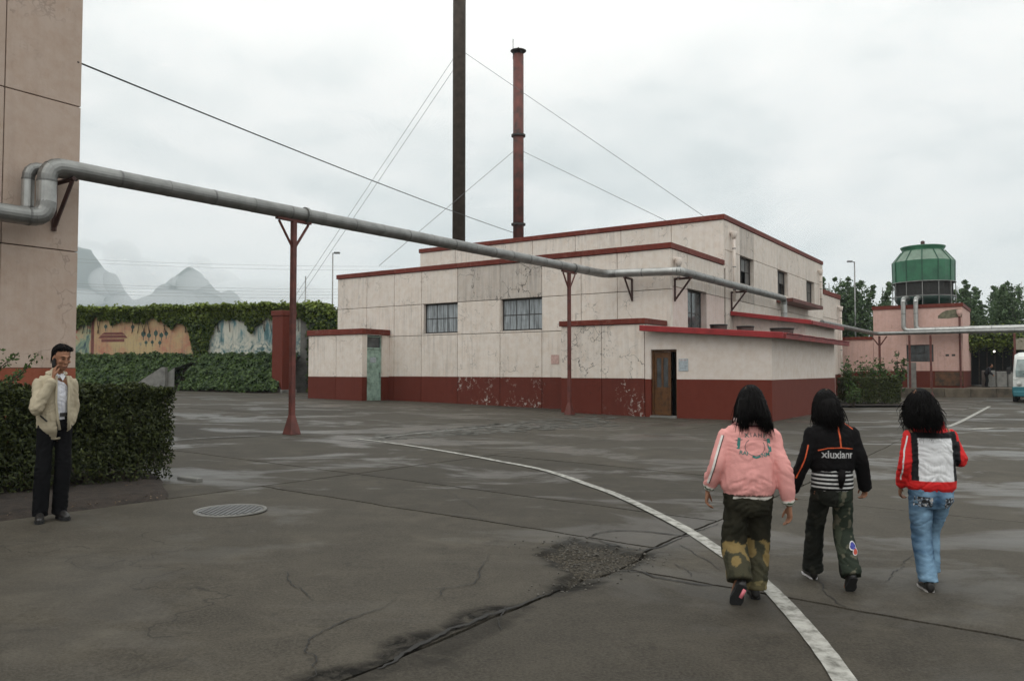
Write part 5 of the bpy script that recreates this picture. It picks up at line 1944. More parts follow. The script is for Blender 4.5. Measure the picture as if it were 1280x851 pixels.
def folds(amp, f=14, stretch=(1, 1, .45), hem=None):
    """cloth relief: long diagonal drag creases, gathers above a hem, mostly smooth between"""
    def ridge(v): return max(0.0, 1 - abs(v) * 3.2)
    def d(co, n):
        sx = 1 if co.x > 0 else -1
        w = .035 * noise.noise(co * 7)
        u = (co.z * .80 + sx * co.x * .6) + w
        v = (co.x * sx * .8 - co.z * .6)
        m1 = max(0.0, min(1.0, .5 + 1.6 * noise.noise(co * 4.5 + Vector((3, 1, 8)))))
        m2 = max(0.0, min(1.0, .5 + 1.6 * noise.noise(co * 5.0 + Vector((13, 4, 2)))))
        c = ridge(noise.noise(Vector((u * f * 1.5, v * f * .38, co.y * f * .3)))) * m1
        c2 = ridge(noise.noise(Vector((co.z * f * 1.9 + w * 40, co.x * f * .5, co.y * f * .5 + 9)))) * m2
        r = amp * (.35 * noise.noise(co * f * .5) - .9 * c - .55 * c2 + .2)
        if hem is not None and hem < co.z < hem + .16:
            k = math.sin(math.pi * (co.z - hem) / .16) ** .6
            a = math.atan2(co.y, co.x)
            r += amp * .9 * k * noise.noise(Vector((a * 7, co.z * 5, 3)))
        return r
    return d


M['skin'] = vcol_mat('skin', .6, .03, 60, .15)
M['cloth'] = vcol_mat('woven_cloth', .85, .10, 160)
M['nylon'] = vcol_mat('shell_cloth', .65, .05, 120, .2)
M['shoe'] = plain('dark_shoe_leather', (.018, .016, .015), .4, .3, 20)
M['hair'] = plain('black_hair', (.0050, .0042, .0042), .6, .4, 40, bmp=.2, spec=.10)
M['printgreen'] = plain('green_print', (.03, .19, .165), .7, .2, 30)
M['printgrey'] = plain('dark_print', (.12, .12, .12), .7, .2, 30)
M['printpale'] = plain('pale_grey_print', (.42, .42, .42), .7, .2, 30)
M['orange'] = plain('orange_piping', (.62, .09, .02), .7, .2, 30)
SKIN = (.31, .155, .095)


def limb(bm, pts, rad, n=14, sub=5, side=Vector((1, 0, 0)), e1=.5):
    """smooth tapering limb with rounded ends"""
    P = [Vector(p) for p in pts]
    Rr = [r if isinstance(r, tuple) else (r, r) for r in rad]
    op, orr = [], []
    for i in range(len(P) - 1):
        p0, p1, p2, p3 = P[max(i - 1, 0)], P[i], P[i + 1], P[min(i + 2, len(P) - 1)]
        for k in range(sub):
            t = k / sub
            op.append(.5 * ((2 * p1) + (p2 - p0) * t + (2 * p0 - 5 * p1 + 4 * p2 - p3) * t * t + (3 * p1 - p0 - 3 * p2 + p3) * t ** 3))
            u = t * t * (3 - 2 * t)
            orr.append((Rr[i][0] * (1 - u) + Rr[i + 1][0] * u, Rr[i][1] * (1 - u) + Rr[i + 1][1] * u))
    op.append(P[-1]); orr.append(Rr[-1])
    d0 = (op[0] - op[1]).normalized(); d1 = (op[-1] - op[-2]).normalized()
    op = [op[0] + d0 * orr[0][0] * .5] + op + [op[-1] + d1 * orr[-1][0] * e1]
    orr = [(orr[0][0] * .55, orr[0][1] * .55)] + orr + [(orr[-1][0] * (.55 if e1 > .2 else .93), orr[-1][1] * (.55 if e1 > .2 else .93))]
    tube(bm, op, orr, n, side)
    return bm


def hand(bm, w, d, palm, thumb, s=1.0, curl=.5):
    """palm, four bent fingers of different lengths and a thumb from the side of the palm"""
    w, d, palm, thumb = Vector(w), Vector(d).normalized(), Vector(palm).normalized(), Vector(thumb)
    sd = (thumb - d * thumb.dot(d)).normalized()
    palm = d.cross(sd) if d.cross(sd).dot(palm) > 0 else -d.cross(sd)
    limb(bm, [w - d * .02 * s, w + d * .02 * s, w + d * .07 * s, w + d * .09 * s], [(.022 * s, .018 * s), (.030 * s, .016 * s), (.039 * s, .014 * s), (.036 * s, .012 * s)], 12, 4, sd)
    for k, (off, L) in enumerate(((.028, .070), (.0095, .078), (-.0095, .072), (-.027, .056))):
        b = w + d * .085 * s + sd * off * s
        a = 0
        pts = [b]
        for seg_ in (.45, .32, .25):
            a += curl * (1.0 + .12 * k)
            pts.append(pts[-1] + (d * math.cos(a) + palm * math.sin(a) + sd * off * .6) * L * seg_ * s)
        limb(bm, pts, [.0085 * s, .0082 * s, .0075 * s, .006 * s], 8, 2, sd)
    b = w + d * .025 * s + sd * .026 * s
    limb(bm, [b, b + (sd * .6 + d * .7 + palm * .35) * .032 * s, b + (sd * .75 + d * 1.55 + palm * .8) * .032 * s, b + (sd * .7 + d * 2.2 + palm * 1.1) * .032 * s], [.012 * s, .0105 * s, .0095 * s, .007 * s], 8, 2, sd)


def head_shape(bm, c, rot, s=1.0):
    """skull, jaw, nose, brows, lips, ears; local face looks along -y"""
    c = Vector(c)
    def e(p, r): ell(bm, c + rot @ (Vector(p) * s), [x * s for x in r], 14, 10, rot)
    e((0, .012, .028), (.076, .094, .092))
    e((0, -.022, -.035), (.060, .066, .078))
    e((0, -.048, -.085), (.032, .034, .026))
    e((0, -.083, .022), (.050, .016, .014))
    e((0, -.097, -.012), (.0115, .016, .026))
    e((0, -.105, -.028), (.0165, .015, .0115))
    e((0, -.086, -.060), (.025, .012, .0075)); e((0, -.084, -.071), (.021, .012, .008))
    for sx in (-1, 1):
        e((sx * .040, -.066, -.022), (.022, .022, .018))
        e((sx * .078, .012, -.012), (.010, .020, .034))


def head_extras(par, c, rot, s=1.0):
    c = Vector(c)
    for sx in (-1, 1):
        obj('eye', ell(BM(), c + rot @ (Vector((sx * .031, -.0865, .004)) * s), (.010 * s, .006 * s, .0042 * s), 10, 6, rot), M['shoe'], par, True)
        obj('eyebrow', tube(BM(), [c + rot @ (Vector(q) * s) for q in ((sx * .014, -.099, .025), (sx * .032, -.098, .031), (sx * .052, -.084, .026))], [.003 * s, .0042 * s, .002 * s], 6), M['hair'], par, True)
    obj('lips', tube(BM(), [c + rot @ (Vector(q) * s) for q in ((-.022, -.092, -.065), (0, -.099, -.0635), (.022, -.092, -.065))], [.0025 * s, .004 * s, .0025 * s], 6), M['lip'], par, True)


M['lip'] = plain('lip', (.22, .085, .065), .5, .1, 30)


def skin_fn(co, n): 
    k = .92 + .16 * noise.noise(co * 9)
    return (SKIN[0] * k, SKIN[1] * k, SKIN[2] * k)


def strands(scalp_c, r, n, seed, tipfn, wave=.01, thick=.0045, ang=(0, 6.283), zmin=-.2, rot=None, seg=7):
    """locks of hair growing from the scalp ellipsoid and hanging down"""
    rs = random.Random(seed)
    bm = BM()
    rot = rot or Matrix.Identity(3)
    c = Vector(scalp_c)
    for k in range(n):
        a = rs.uniform(*ang)
        z = rs.uniform(zmin, 1.0)
        q = math.sqrt(max(0, 1 - z * z))
        root_ = Vector((r[0] * q * math.cos(a), r[1] * q * math.sin(a), r[2] * z))
        tip, out = tipfn(a, z, rs)
        p0 = c + rot @ root_
        o = Vector((math.cos(a) * out, math.sin(a) * out, 0))
        p3 = Vector(tip)
        p1 = p0 + rot @ (Vector((root_.x / r[0], root_.y / r[1], .25)) * .018) + o * .25
        p2 = p0.lerp(p3, .55) + o
        ph = rs.random() * 6
        pts = []
        for i in range(seg):
            t = i / (seg - 1)
            b = (1 - t) ** 3 * p0 + 3 * (1 - t) ** 2 * t * p1 + 3 * (1 - t) * t * t * p2 + t ** 3 * p3
            b += Vector((math.sin(ph + t * 9), math.cos(ph * 1.7 + t * 8), 0)) * wave * t
            pts.append(b)
        th = thick * rs.uniform(.7, 1.5)
        tube(bm, pts, [th * .8] + [th] * (seg - 3) + [th * .7, th * .12], 4)
    return bm


def text_on(par, s, cx, z, size, m, bvh, rot=0.0, lift=.0035, name='lettering', yfrom=-.5, bold=.012, squeeze=1.0):
    """printed letters laid on the back of a garment"""
    cu = bpy.data.curves.new('txt', 'FONT')
    cu.body = s; cu.size = size; cu.align_x = 'CENTER'; cu.align_y = 'CENTER'; cu.offset = bold * size; cu.resolution_u = 2
    to = bpy.data.objects.new('txt', cu)
    COL.objects.link(to)
    dg = bpy.context.evaluated_depsgraph_get(); dg.update()
    me = bpy.data.meshes.new_from_object(to.evaluated_get(dg))
    bpy.data.objects.remove(to); bpy.data.curves.remove(cu)
    b2 = bmesh.new(); b2.from_mesh(me)
    bmesh.ops.subdivide_edges(b2, edges=[e for e in b2.edges if e.calc_length() > size * .25], cuts=2)
    for v in b2.verts:
        x, y = v.co.x * squeeze, v.co.y
        xr = x * math.cos(rot) - y * math.sin(rot) + cx
        zr = x * math.sin(rot) + y * math.cos(rot) + z
        h = bvh.ray_cast(Vector((xr, yfrom, zr)), Vector((0, 1, 0)))
        yy = h[0].y if h[0] else -.15
        v.co = Vector((xr, yy - lift, zr))
    b2.to_mesh(me); b2.free()
    me.materials.clear()
    return obj(name, me, m, par)


def stripe_on(par, pts, w, m, bvh, name, lift=.003, n=14, yfrom=-.5, fwd=1):
    """a narrow strip of trim laid on a garment along x,z points"""
    bm = BM()
    P = []
    for i in range(len(pts) - 1):
        for k in range(n):
            t = k / n
            P.append(Vector((pts[i][0] * (1 - t) + pts[i + 1][0] * t, 0, pts[i][1] * (1 - t) + pts[i + 1][1] * t)))
    P.append(Vector((pts[-1][0], 0, pts[-1][1])))
    prev = None
    for i, p in enumerate(P):
        t = (P[min(i + 1, len(P) - 1)] - P[max(i - 1, 0)]).normalized()
        s = Vector((-t.z, 0, t.x)) * w / 2
        row = []
        for q in (p - s, p + s):
            h = bvh.ray_cast(Vector((q.x, yfrom, q.z)), Vector((0, fwd, 0)))
            y = h[0].y if h[0] else (prev[0].co.y if prev else -.1)
            row.append(bm.verts.new((q.x, y - lift * fwd, q.z)))
        if prev: bm.faces.new((prev[0], row[0], row[1], prev[1]))
        prev = row
    return obj(name, bm, m, par)


def shoe(par, heel, toe, up=Vector((0, 0, 1)), s=1.0, m=None, sole=None, label=None, ank=.10):
    """a low shoe: upper, heel and sole"""
    h, t = Vector(heel), Vector(toe)
    d = (t - h).normalized()
    sd = d.cross(up).normalized()
    u = sd.cross(d)
    L = (t - h).length
    bm = BM()
    limb(bm, [h + u * .05 * s, h + d * L * .30 + u * .045 * s, h + d * L * .62 + u * .034 * s, h + d * L * .92 + u * .026 * s], [(.034 * s, .05 * s), (.036 * s, .045 * s), (.042 * s, .034 * s), (.030 * s, .022 * s)], 14, 4, sd)
    limb(bm, [h + d * .035 + u * .05 * s, h + d * .035 + u * ank * s], [.038 * s, .040 * s], 12, 3)
    up_ = obj('shoe', remesh(bm, .006, 2), m or M['shoe'], par, True, label)
    bm = BM()
    out = [(-.005, .026), (.05, .034), (.35, .033), (.65, .045), (.88, .036), (1.02, .006)]
    L1 = [h + d * (L * a) + sd * b * s for a, b in out] + [h + d * (L * a) - sd * b * s for a, b in out[::-1]]
    lo = [bm.verts.new(p - u * .002) for p in L1]; hi = [bm.verts.new(p + u * .020 * s) for p in L1]
    bm.faces.new(lo[::-1]); bm.faces.new(hi)
    for i in range(len(lo)): bm.faces.new((lo[i], lo[(i + 1) % len(lo)], hi[(i + 1) % len(lo)], hi[i]))
    obj('sole', bm, sole or M['dark'], up_)
    return up_


def bvh_of(me):
    return BVHTree.FromPolygons([v.co.copy() for v in me.vertices], [tuple(p.vertices) for p in me.polygons])


def figure_body(par, J, female=True, rot=Matrix.Identity(3), s=1.0, hands=True, lh=None, rh=None):
    """one continuous body: trunk, neck, head, arms with hands, legs, bare feet inside the shoes"""
    bm = BM()
    P = J['pelvis']; N_ = J['neck']
    limb(bm, [P + Vector((0, 0, -.04)), P + Vector((0, 0, .08)), P.lerp(N_, .55), P.lerp(N_, .85), N_ + Vector((0, 0, -.03))],
         [(.125 * s, .085 * s), (.120 * s, .085 * s), (.12 * s, .088 * s), (.14 * s, .078 * s), (.05 * s, .05 * s)], 18, 5)
    limb(bm, [N_ + Vector((0, 0, -.05)), N_.lerp(J['head'], .7)], [.052 * s, .045 * s], 12, 4)
    head_shape(bm, J['head'], rot, s)
    for sx, k in ((-1, 'l'), (1, 'r')):
        sh_, el, wr = J['sh' + k], J['el' + k], J['wr' + k]
        limb(bm, [N_.lerp(sh_, .4) + Vector((0, 0, -.05)), sh_, sh_.lerp(el, .5), el, el.lerp(wr, .35), wr], [.045 * s, .046 * s, .040 * s, .034 * s, .035 * s, .024 * s], 12, 5)
        hp_, kn, an = J['hip' + k], J['kn' + k], J['an' + k]
        limb(bm, [hp_, hp_.lerp(kn, .5), kn, kn.lerp(an, .35), an], [.080 * s, .070 * s, .050 * s, .052 * s, .032 * s], 14, 5)
        ft = J['toe' + k]
        limb(bm, [an, an.lerp(ft, .4), ft], [(.030, .03), (.034, .028), (.028, .016)], 10, 3)
    if lh: hand(bm, J['wrl'], *lh)
    if rh: hand(bm, J['wrr'], *rh)
    return obj('body', dye(remesh(bm, .0058, 2, name='body'), skin_fn), M['skin'], par, True)


V3 = Vector


def trousers_mesh(J, waist, hipw, hipd, knr, anr, amp=.006, voxel=.010, flare=None):
    bm = BM()
    P = J['pelvis']
    limb(bm, [V3((P.x, P.y, waist)), V3((P.x, P.y, waist - .08)), V3((P.x, P.y - .01, P.z - .03))], [(hipw * .92, hipd * .9), (hipw, hipd), (hipw * .94, hipd * .95)], 22, 5)
    for k in 'lr':
        hp_, kn, an = J['hip' + k], J['kn' + k], J['an' + k]
        limb(bm, [hp_ + V3((0, 0, .03)), hp_.lerp(kn, .45), kn, kn.lerp(an, .5), an.lerp(kn, .05) + V3((0, 0, -.02))], [(hipw * .53, hipd * .82), (hipw * .50, hipd * .70), (knr, knr * 1.02), ((knr + anr) * .49, (knr + anr) * .5), (anr, anr * 1.08)], 18, 7, e1=.05)
    return remesh(bm, voxel, 2, folds(amp, 16, (1, 1, 1.2)), 'trousers')


def jacket_mesh(J, rings, sl, amp=.008, voxel=.009, sl_end=1.0, cuff=None):
    bm = BM()
    limb(bm, [r[0] for r in rings], [r[1] for r in rings], 26, 4)
    for k in 'lr':
        sh_, el, wr = J['sh' + k], J['el' + k], J['wr' + k]
        e = el.lerp(wr, sl_end)
        limb(bm, [V3((sh_.x * .45, sh_.y, sh_.z - .01)), sh_, sh_.lerp(el, .5), el, el.lerp(e, .5), e.lerp(el, .08), e],
             [sl[0], sl[1], sl[2], sl[3], sl[4], sl[5], sl[6]], 16, 5)
    return remesh(bm, voxel, 3, folds(amp, 15, hem=rings[0][0].z + .03), 'jacket')


def joints(**kw):
    return {k: V3(v) for k, v in kw.items()}


# ------------------------------------------------------------------- girl in pink
GP = on_ground(937, 750)
girl1 = thing('person', 'person in pale pink bomber jacket and baggy olive trousers, long straight black hair', 'person', (GP.x, GP.y, g(GP.x)), R(-6), 'people walking away across the yard')
J = joints(pelvis=(0, 0, .72), neck=(.01, .0, 1.245), head=(.03, .035, 1.365),
           shl=(-.142, 0, 1.140), ell=(-.208, -.03, .940), wrl=(-.268, .05, .745), shr=(.155, 0, 1.138), elr=(.228, -.05, .90), wrr=(.268, -.02, .655),
           hipl=(-.082, 0, .70), knl=(-.098, .02, .385), anl=(-.085, -.125, .175), toel=(-.118, -.085, .05),
           hipr=(.082, 0, .70), knr=(.075, .10, .39), anr=(.045, .06, .07), toer=(.055, .21, .03))
hr = Matrix.Rotation(math.pi, 3, 'Z') @ Matrix.Rotation(R(8), 3, 'X')
figure_body(girl1, J, rot=hr, s=.95, lh=((-.10, .1, -1), (1, .3, 0), (.2, 1, -.1), .93, .42), rh=((.05, .05, -1), (-1, .3, 0), (-.2, 1, -.1), .93, .38))
me = trousers_mesh(J, .745, .168, .128, .090, .086, .011)
def c1f(co, n):
    z = co.z + .03 * noise.noise(co * 14)
    k = noise.noise(V3((co.x * 16, co.y * 16, co.z * 9)))
    if z < .13: return (.20, .165, .08) if k > -.1 else (.10, .085, .045)
    if z < .40:
        if k * .8 + 4.0 * max(0, z - .27) > .36: return (.21, .15, .062)
        return (.058, .054, .034) if k > -.1 else (.040, .039, .025)
    return (.026, .024, .016) if k > 0 else (.019, .018, .012)
obj('trousers', dye(me, c1f), M['cloth'], girl1, True)
rings = [(V3((0, 0, .700)), (.162, .120)), (V3((0, 0, .735)), (.168, .126)), (V3((0, -.005, .80)), (.188, .140)), (V3((0, -.005, .92)), (.182, .138)), (V3((.0, 0, 1.06)), (.176, .130)), (V3((.005, 0, 1.14)), (.160, .110)), (V3((.01, .005, 1.205)), (.118, .092)), (V3((.01, .01, 1.245)), (.075, .075))]
me = jacket_mesh(J, rings, [.048, .058, .059, .060, .058, .044, .041], .009, .0085, .93)
PINK = (.74, .335, .31)
def c1j(co, n):
    ax = abs(co.x)
    if ax < .185 and co.z < .735:
        if co.z < .700: return (.05, .10, .06)
        if co.z < .722: return (.72, .68, .62)
        return (.10, .06, .05)
    w = J['wrl'] if co.x < 0 else J['wrr']
    d = (co - w).length
    if ax > .19 and d < .062:
        return (.05, .10, .06) if d < .034 or .044 < d < .052 else (.70, .66, .6)
    if co.z > 1.228: return (.72, .5, .47)
    return PINK
mj = obj('jacket', dye(me, c1j), M['nylon'], girl1, True)
bv = bvh_of(me)
obj('collar', tube(BM(), [(.01 + .088 * math.cos(a), .005 + .080 * math.sin(a), 1.235 + .012 * math.sin(a)) for a in [i * math.pi / 12 for i in range(25)]], .020, 8, V3((0, 0, 1))), plain('pale_collar', (.62, .45, .43), .7, .15, 20), girl1, True)
obj('collar_piping', tube(BM(), [(.01 + .112 * math.cos(a), .003 + .100 * math.sin(a), 1.212 + .010 * math.sin(a)) for a in [i * math.pi / 12 for i in range(25)]], .006, 6, V3((0, 0, 1))), plain('plum_piping', (.10, .02, .03), .7, .1, 20), girl1, True)
text_on(mj, 'X', -.028, 1.140, .040, M['printgreen'], bv, .10)
text_on(mj, 'I', .000, 1.142, .036, M['printgrey'], bv, .05)
text_on(mj, 'A', .028, 1.142, .040, M['printgrey'], bv, 0)
text_on(mj, 'H', .062, 1.138, .040, M['printgrey'], bv, -.05)
text_on(mj, 'E', .094, 1.133, .038, M['printgreen'], bv, -.1)
text_on(mj, '1', -.082, 1.082, .095, M['printgreen'], bv, -.15, bold=.05)
text_on(mj, '1', .126, 1.068, .112, M['printgreen'], bv, .1, bold=.06)
text_on(mj, 'RAI', -.052, 1.022, .038, M['printgreen'], bv, -.15)
text_on(mj, 'NM', .095, 1.010, .040, M['printgreen'], bv, .15)
stripe_on(mj, [(.025 + .068 * math.cos(a), 1.062 + .058 * math.sin(a)) for a in [2.2 + i * .42 for i in range(12)]], .0035, M['printgrey'], bv, 'printed_ring', n=3)
stripe_on(mj, [(.005, 1.0), (.03, .992), (.06, 1.002)], .012, M['printgreen'], bv, 'printed_bar', n=4)
stripe_on(mj, [(-.055, 1.112), (-.10, 1.105)], .004, M['printgrey'], bv, 'printed_bar', n=3)
stripe_on(mj, [(.085, 1.108), (.14, 1.100)], .004, M['printgrey'], bv, 'printed_bar', n=3)
stripe_on(mj, [(-.180, 1.135), (-.232, .98), (-.278, .80)], .014, plain('sleeve_tape', (.75, .7, .66), .7, .1, 20), bv, 'sleeve_stripe')
stripe_on(mj, [(-.171, 1.135), (-.223, .98), (-.269, .80)], .005, M['dark'], bv, 'sleeve_stripe', .004)
for sx, k in ((-1, 'l'), (1, 'r')):
    pass
sh = shoe(girl1, (-.082, -.185, .150), (-.128, -.130, -.01), V3((.1, 1, .25)), 1.02, label=None)
obj('pink_trim', tube(BM(), [(-.070, -.21, .13), (-.10, -.215, .075)], .012, 8), plain('pink_leather', (.55, .14, .17), .5, .1), sh, True)
shoe(girl1, (.045, .02, .0), (.06, .24, .0), s=.95)
# hair
bm = BM()
ell(bm, (.03, .03, 1.385), (.074, .100, .098), 18, 12)
limb(bm, [(.03, -.04, 1.385), (.03, -.060, 1.315), (.03, -.066, 1.275)], [(.072, .050), (.088, .038), (.080, .024)], 16, 5)
for sx in (-1, 1): limb(bm, [(.03 + sx * .06, -.02, 1.37), (.03 + sx * .082, -.05, 1.28), (.03 + sx * .104, -.062, 1.215)], [(.035, .035), (.034, .026), (.012, .010)], 10, 5)
hb = obj('hair', remesh(bm, .010, 3, folds(.006, 40, (1, 1, .12))), M['hair'], girl1, True)
def tip1(a, z, rs):
    c = math.cos(a)
    x = .03 + c * (.082 + .055 * rs.random() ** 1.5) + rs.gauss(0, .010)
    y = min(.02, math.sin(a) * .12 - .02)
    if math.sin(a) > .45: y = .06
    L = 1.285 - .105 * abs(c) ** .8 - (.02 if c > 0 else 0)
    return (x, y - .012, L + rs.uniform(-.055, .035) - .03 * rs.random() ** 4), .006
obj('hair_locks', strands((.03, .03, 1.385), (.078, .100, .098), 1200, 5, tip1, .005, .0024), M['hair'], hb, True)

# ------------------------------------------------------------------- girl in black
GP = on_ground(1047, 738)
girl2 = thing('person', 'person in cropped black jacket with orange piping over a striped top, dark camouflage trousers', 'person', (GP.x, GP.y, g(GP.x)), R(-4), 'people walking away across the yard')
J = joints(pelvis=(0, .08, .735), neck=(-.005, .08, 1.235), head=(-.02, .145, 1.345),
           shl=(-.145, .08, 1.135), ell=(-.212, .06, .945), wrl=(-.282, .13, .735), shr=(.145, .08, 1.135), elr=(.208, .05, .955), wrr=(.258, .11, .755),
           hipl=(-.078, .08, .72), knl=(-.085, .25, .40), anl=(-.080, .33, .075), toel=(-.09, .47, .03),
           hipr=(.078, .08, .72), knr=(.095, .13, .40), anr=(.085, -.06, .125), toer=(.08, .02, .02))
hr = Matrix.Rotation(math.pi, 3, 'Z') @ Matrix.Rotation(R(14), 3, 'X')
figure_body(girl2, J, rot=hr, s=.93, lh=((-.15, .25, -1), (1, .3, 0), (.2, 1, 0), .86, .55), rh=((.1, .2, -1), (-1, .3, 0), (-.2, 1, 0), .86, .55))
me = trousers_mesh(J, .76, .150, .118, .074, .080, .010, .009)
def c2t(co, n):
    k = noise.noise(V3((co.x * 13, co.y * 13, co.z * 10))); k2 = noise.noise(co * 21 + V3((4, 4, 4)))
    if co.x > .01:
        if k > .26: return (.055, .065, .045)
        if k2 > .30: return (.11, .105, .075)
        return (.028, .036, .026)
    return (.030, .030, .024) if k > .24 else (.016, .017, .014)
tr2 = obj('trousers', dye(me, c2t), M['cloth'], girl2, True)
bvt = bvh_of(me)
bm = BM(); limb(bm, [(0, .08, .735), (0, .08, .80), (0, .08, .90), (0, .08, 1.0)], [(.160, .125), (.158, .125), (.148, .118), (.14, .11)], 24, 6)
def stripes(co, n):
    t = (co.z - .72) / .0295
    return (.60, .60, .59) if (t % 1) > .62 else (.014, .014, .014)
obj('striped_top', dye(remesh(bm, .006, 2, folds(.005, 14)), stripes), M['cloth'], girl2, True)
rings = [(V3((0, .08, .868)), (.165, .126)), (V3((0, .08, .90)), (.172, .132)), (V3((0, .08, 1.0)), (.176, .132)), (V3((0, .08, 1.10)), (.175, .125)), (V3((0, .08, 1.16)), (.155, .105)), (V3((0, .085, 1.21)), (.10, .085)), (V3((0, .09, 1.235)), (.07, .07))]
me = jacket_mesh(J, rings, [.048, .058, .056, .055, .054, .051, .051], .006, .008, 1.14)
def c2j(co, n): return (.007, .0065, .007)
mj = obj('jacket', dye(me, c2j), M['cloth'], girl2, True)
bv = bvh_of(me)
stripe_on(mj, [(.012, 1.235), (.018, 1.16), (.026, 1.037)], .012, M['orange'], bv, 'orange_piping')
stripe_on(mj, [(-.135, 1.012), (-.07, 1.032), (.03, 1.036), (.125, 1.026)], .007, M['orange'], bv, 'orange_piping')
stripe_on(mj, [(.075, 1.215), (.115, 1.19), (.150, 1.165)], .008, M['orange'], bv, 'orange_piping')
stripe_on(mj, [(-.200, 1.05), (-.235, .93), (-.285, .80)], .009, M['orange'], bv, 'orange_piping', .004)
text_on(mj, 'xiuxianr', .005, .985, .078, M['printpale'], bv, -.01, bold=.02, squeeze=.92)
# dark cord tails hanging over the top
obj('cord_tail', tube(BM(), [(.03, -.055, .88), (.02, -.068, .82), (.015, -.062, .745)], [(.022, .010), (.03, .012), (.012, .006)], 8), M['hair'], girl2, True)
# embroidered patch on the right calf
def blob(par, cx, z, r, m, bvh, lift, name, wob=.0, n=18):
    bm = BM(); vs = []
    for i in range(n):
        a = 6.283 * i / n
        rr = r * (1 + wob * math.cos(3 * a + 1.5))
        x, zz = cx + rr * math.cos(a), z + rr * math.sin(a)
        h = bvh.ray_cast(V3((x, -.6, zz)), V3((0, 1, 0)))
        vs.append(bm.verts.new((x, (h[0].y if h[0] else .0) - lift, zz)))
    c = bm.verts.new(sum((v.co for v in vs), V3()) / n - V3((0, .003, 0)))
    for i in range(n): bm.faces.new((vs[i], vs[(i + 1) % n], c))
    return obj(name, bm, m, par)
pw = plain('patch_white', (.72, .70, .70), .7, .1, 30); pb = plain('patch_blue', (.05, .06, .32), .7, .2, 30); pr_ = plain('patch_red', (.60, .09, .05), .7, .2, 30)
blob(tr2, .116, .325, .031, pw, bvt, .004, 'patch', .12); blob(tr2, .116, .326, .024, pb, bvt, .007, 'patch', .12)
blob(tr2, .132, .288, .027, pw, bvt, .0045, 'patch', .1); blob(tr2, .132, .287, .020, pr_, bvt, .008, 'patch', .15)
shoe(girl2, (.085, -.10, .115), (.085, -.015, -.005), V3((0, 1, .3)), .95)
shoe(girl2, (-.08, .29, .0), (-.092, .50, .0), s=.93, sole=pw)
bm = BM()
ell(bm, (-.02, .145, 1.365), (.074, .106, .094), 18, 12)
limb(bm, [(-.02, .06, 1.36), (-.015, .02, 1.28), (-.01, -.005, 1.21)], [(.066, .05), (.066, .038), (.052, .022)], 16, 5)
hb = obj('hair', remesh(bm, .010, 3, folds(.008, 38, (1, 1, .15))), M['hair'], girl2, True)
def tip2(a, z, rs):
    x = -.016 + math.cos(a) * (.060 + .05 * rs.random() ** 2) + rs.gauss(0, .016)
    y = .10 + min(0.02, math.sin(a) * .13)
    if math.sin(a) > .4: y = .24; x *= .9
    return (x, y - .02, 1.20 + rs.uniform(-.03, .05) - .09 * rs.random() ** 3), .014
obj('hair_locks', strands((-.02, .145, 1.365), (.075, .107, .095), 1000, 6, tip2, .008, .0026), M['hair'], hb, True)

# ------------------------------------------------------------------- girl in red
GP = on_ground(1171, 741)
girl3 = thing('person', 'person in red and black jacket with white back panel and blue jeans', 'person', (GP.x, GP.y, g(GP.x)), R(-6), 'people walking away across the yard')
J = joints(pelvis=(.01, .08, .74), neck=(.01, .08, 1.245), head=(-.045, .12, 1.36),
           shl=(-.138, .08, 1.132), ell=(-.186, .06, .93), wrl=(-.182, .17, .75), shr=(.145, .08, 1.136), elr=(.228, .07, .955), wrr=(.14, .29, 1.0),
           hipl=(-.072, .08, .72), knl=(-.060, .11, .385), anl=(-.048, .03, .075), toel=(-.04, .18, .03),
           hipr=(.090, .08, .72), knr=(.082, .28, .40), anr=(.070, .27, .10), toer=(.075, .40, .03))
hr = Matrix.Rotation(math.pi, 3, 'Z') @ Matrix.Rotation(R(10), 3, 'X') @ Matrix.Rotation(R(10), 3, 'Y')
figure_body(girl3, J, rot=hr, s=.94, lh=((.05, .5, -1), (1, .2, 0), (.2, 1, 0), .88, .5), rh=((-1, .4, .1), (0, 0, -1), (.2, .3, 1), .88, .6))
me = trousers_mesh(J, .765, .166, .125, .072, .072, .010, .0085)
def c3t(co, n):
    k = noise.noise(V3((co.x * 10, co.y * 10, co.z * 22))); k2 = noise.noise(V3((co.x * 5, co.y * 5, co.z * 4)) + V3((9, 2, 1)))
    k3 = noise.noise(V3((co.x * 26, co.y * 26, co.z * 60)))
    f = .50 + .42 * k + .45 * k2 + .18 * k3
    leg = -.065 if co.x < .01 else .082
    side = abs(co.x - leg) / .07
    f += .30 * max(0, 1 - side) - .30 * max(0, side - .55)  # denim fade plus shading painted in: lit leg middles, shaded sides
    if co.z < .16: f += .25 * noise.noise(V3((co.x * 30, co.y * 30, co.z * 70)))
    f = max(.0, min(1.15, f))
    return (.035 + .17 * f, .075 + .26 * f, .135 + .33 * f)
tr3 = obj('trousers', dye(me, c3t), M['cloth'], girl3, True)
bvt = bvh_of(me)
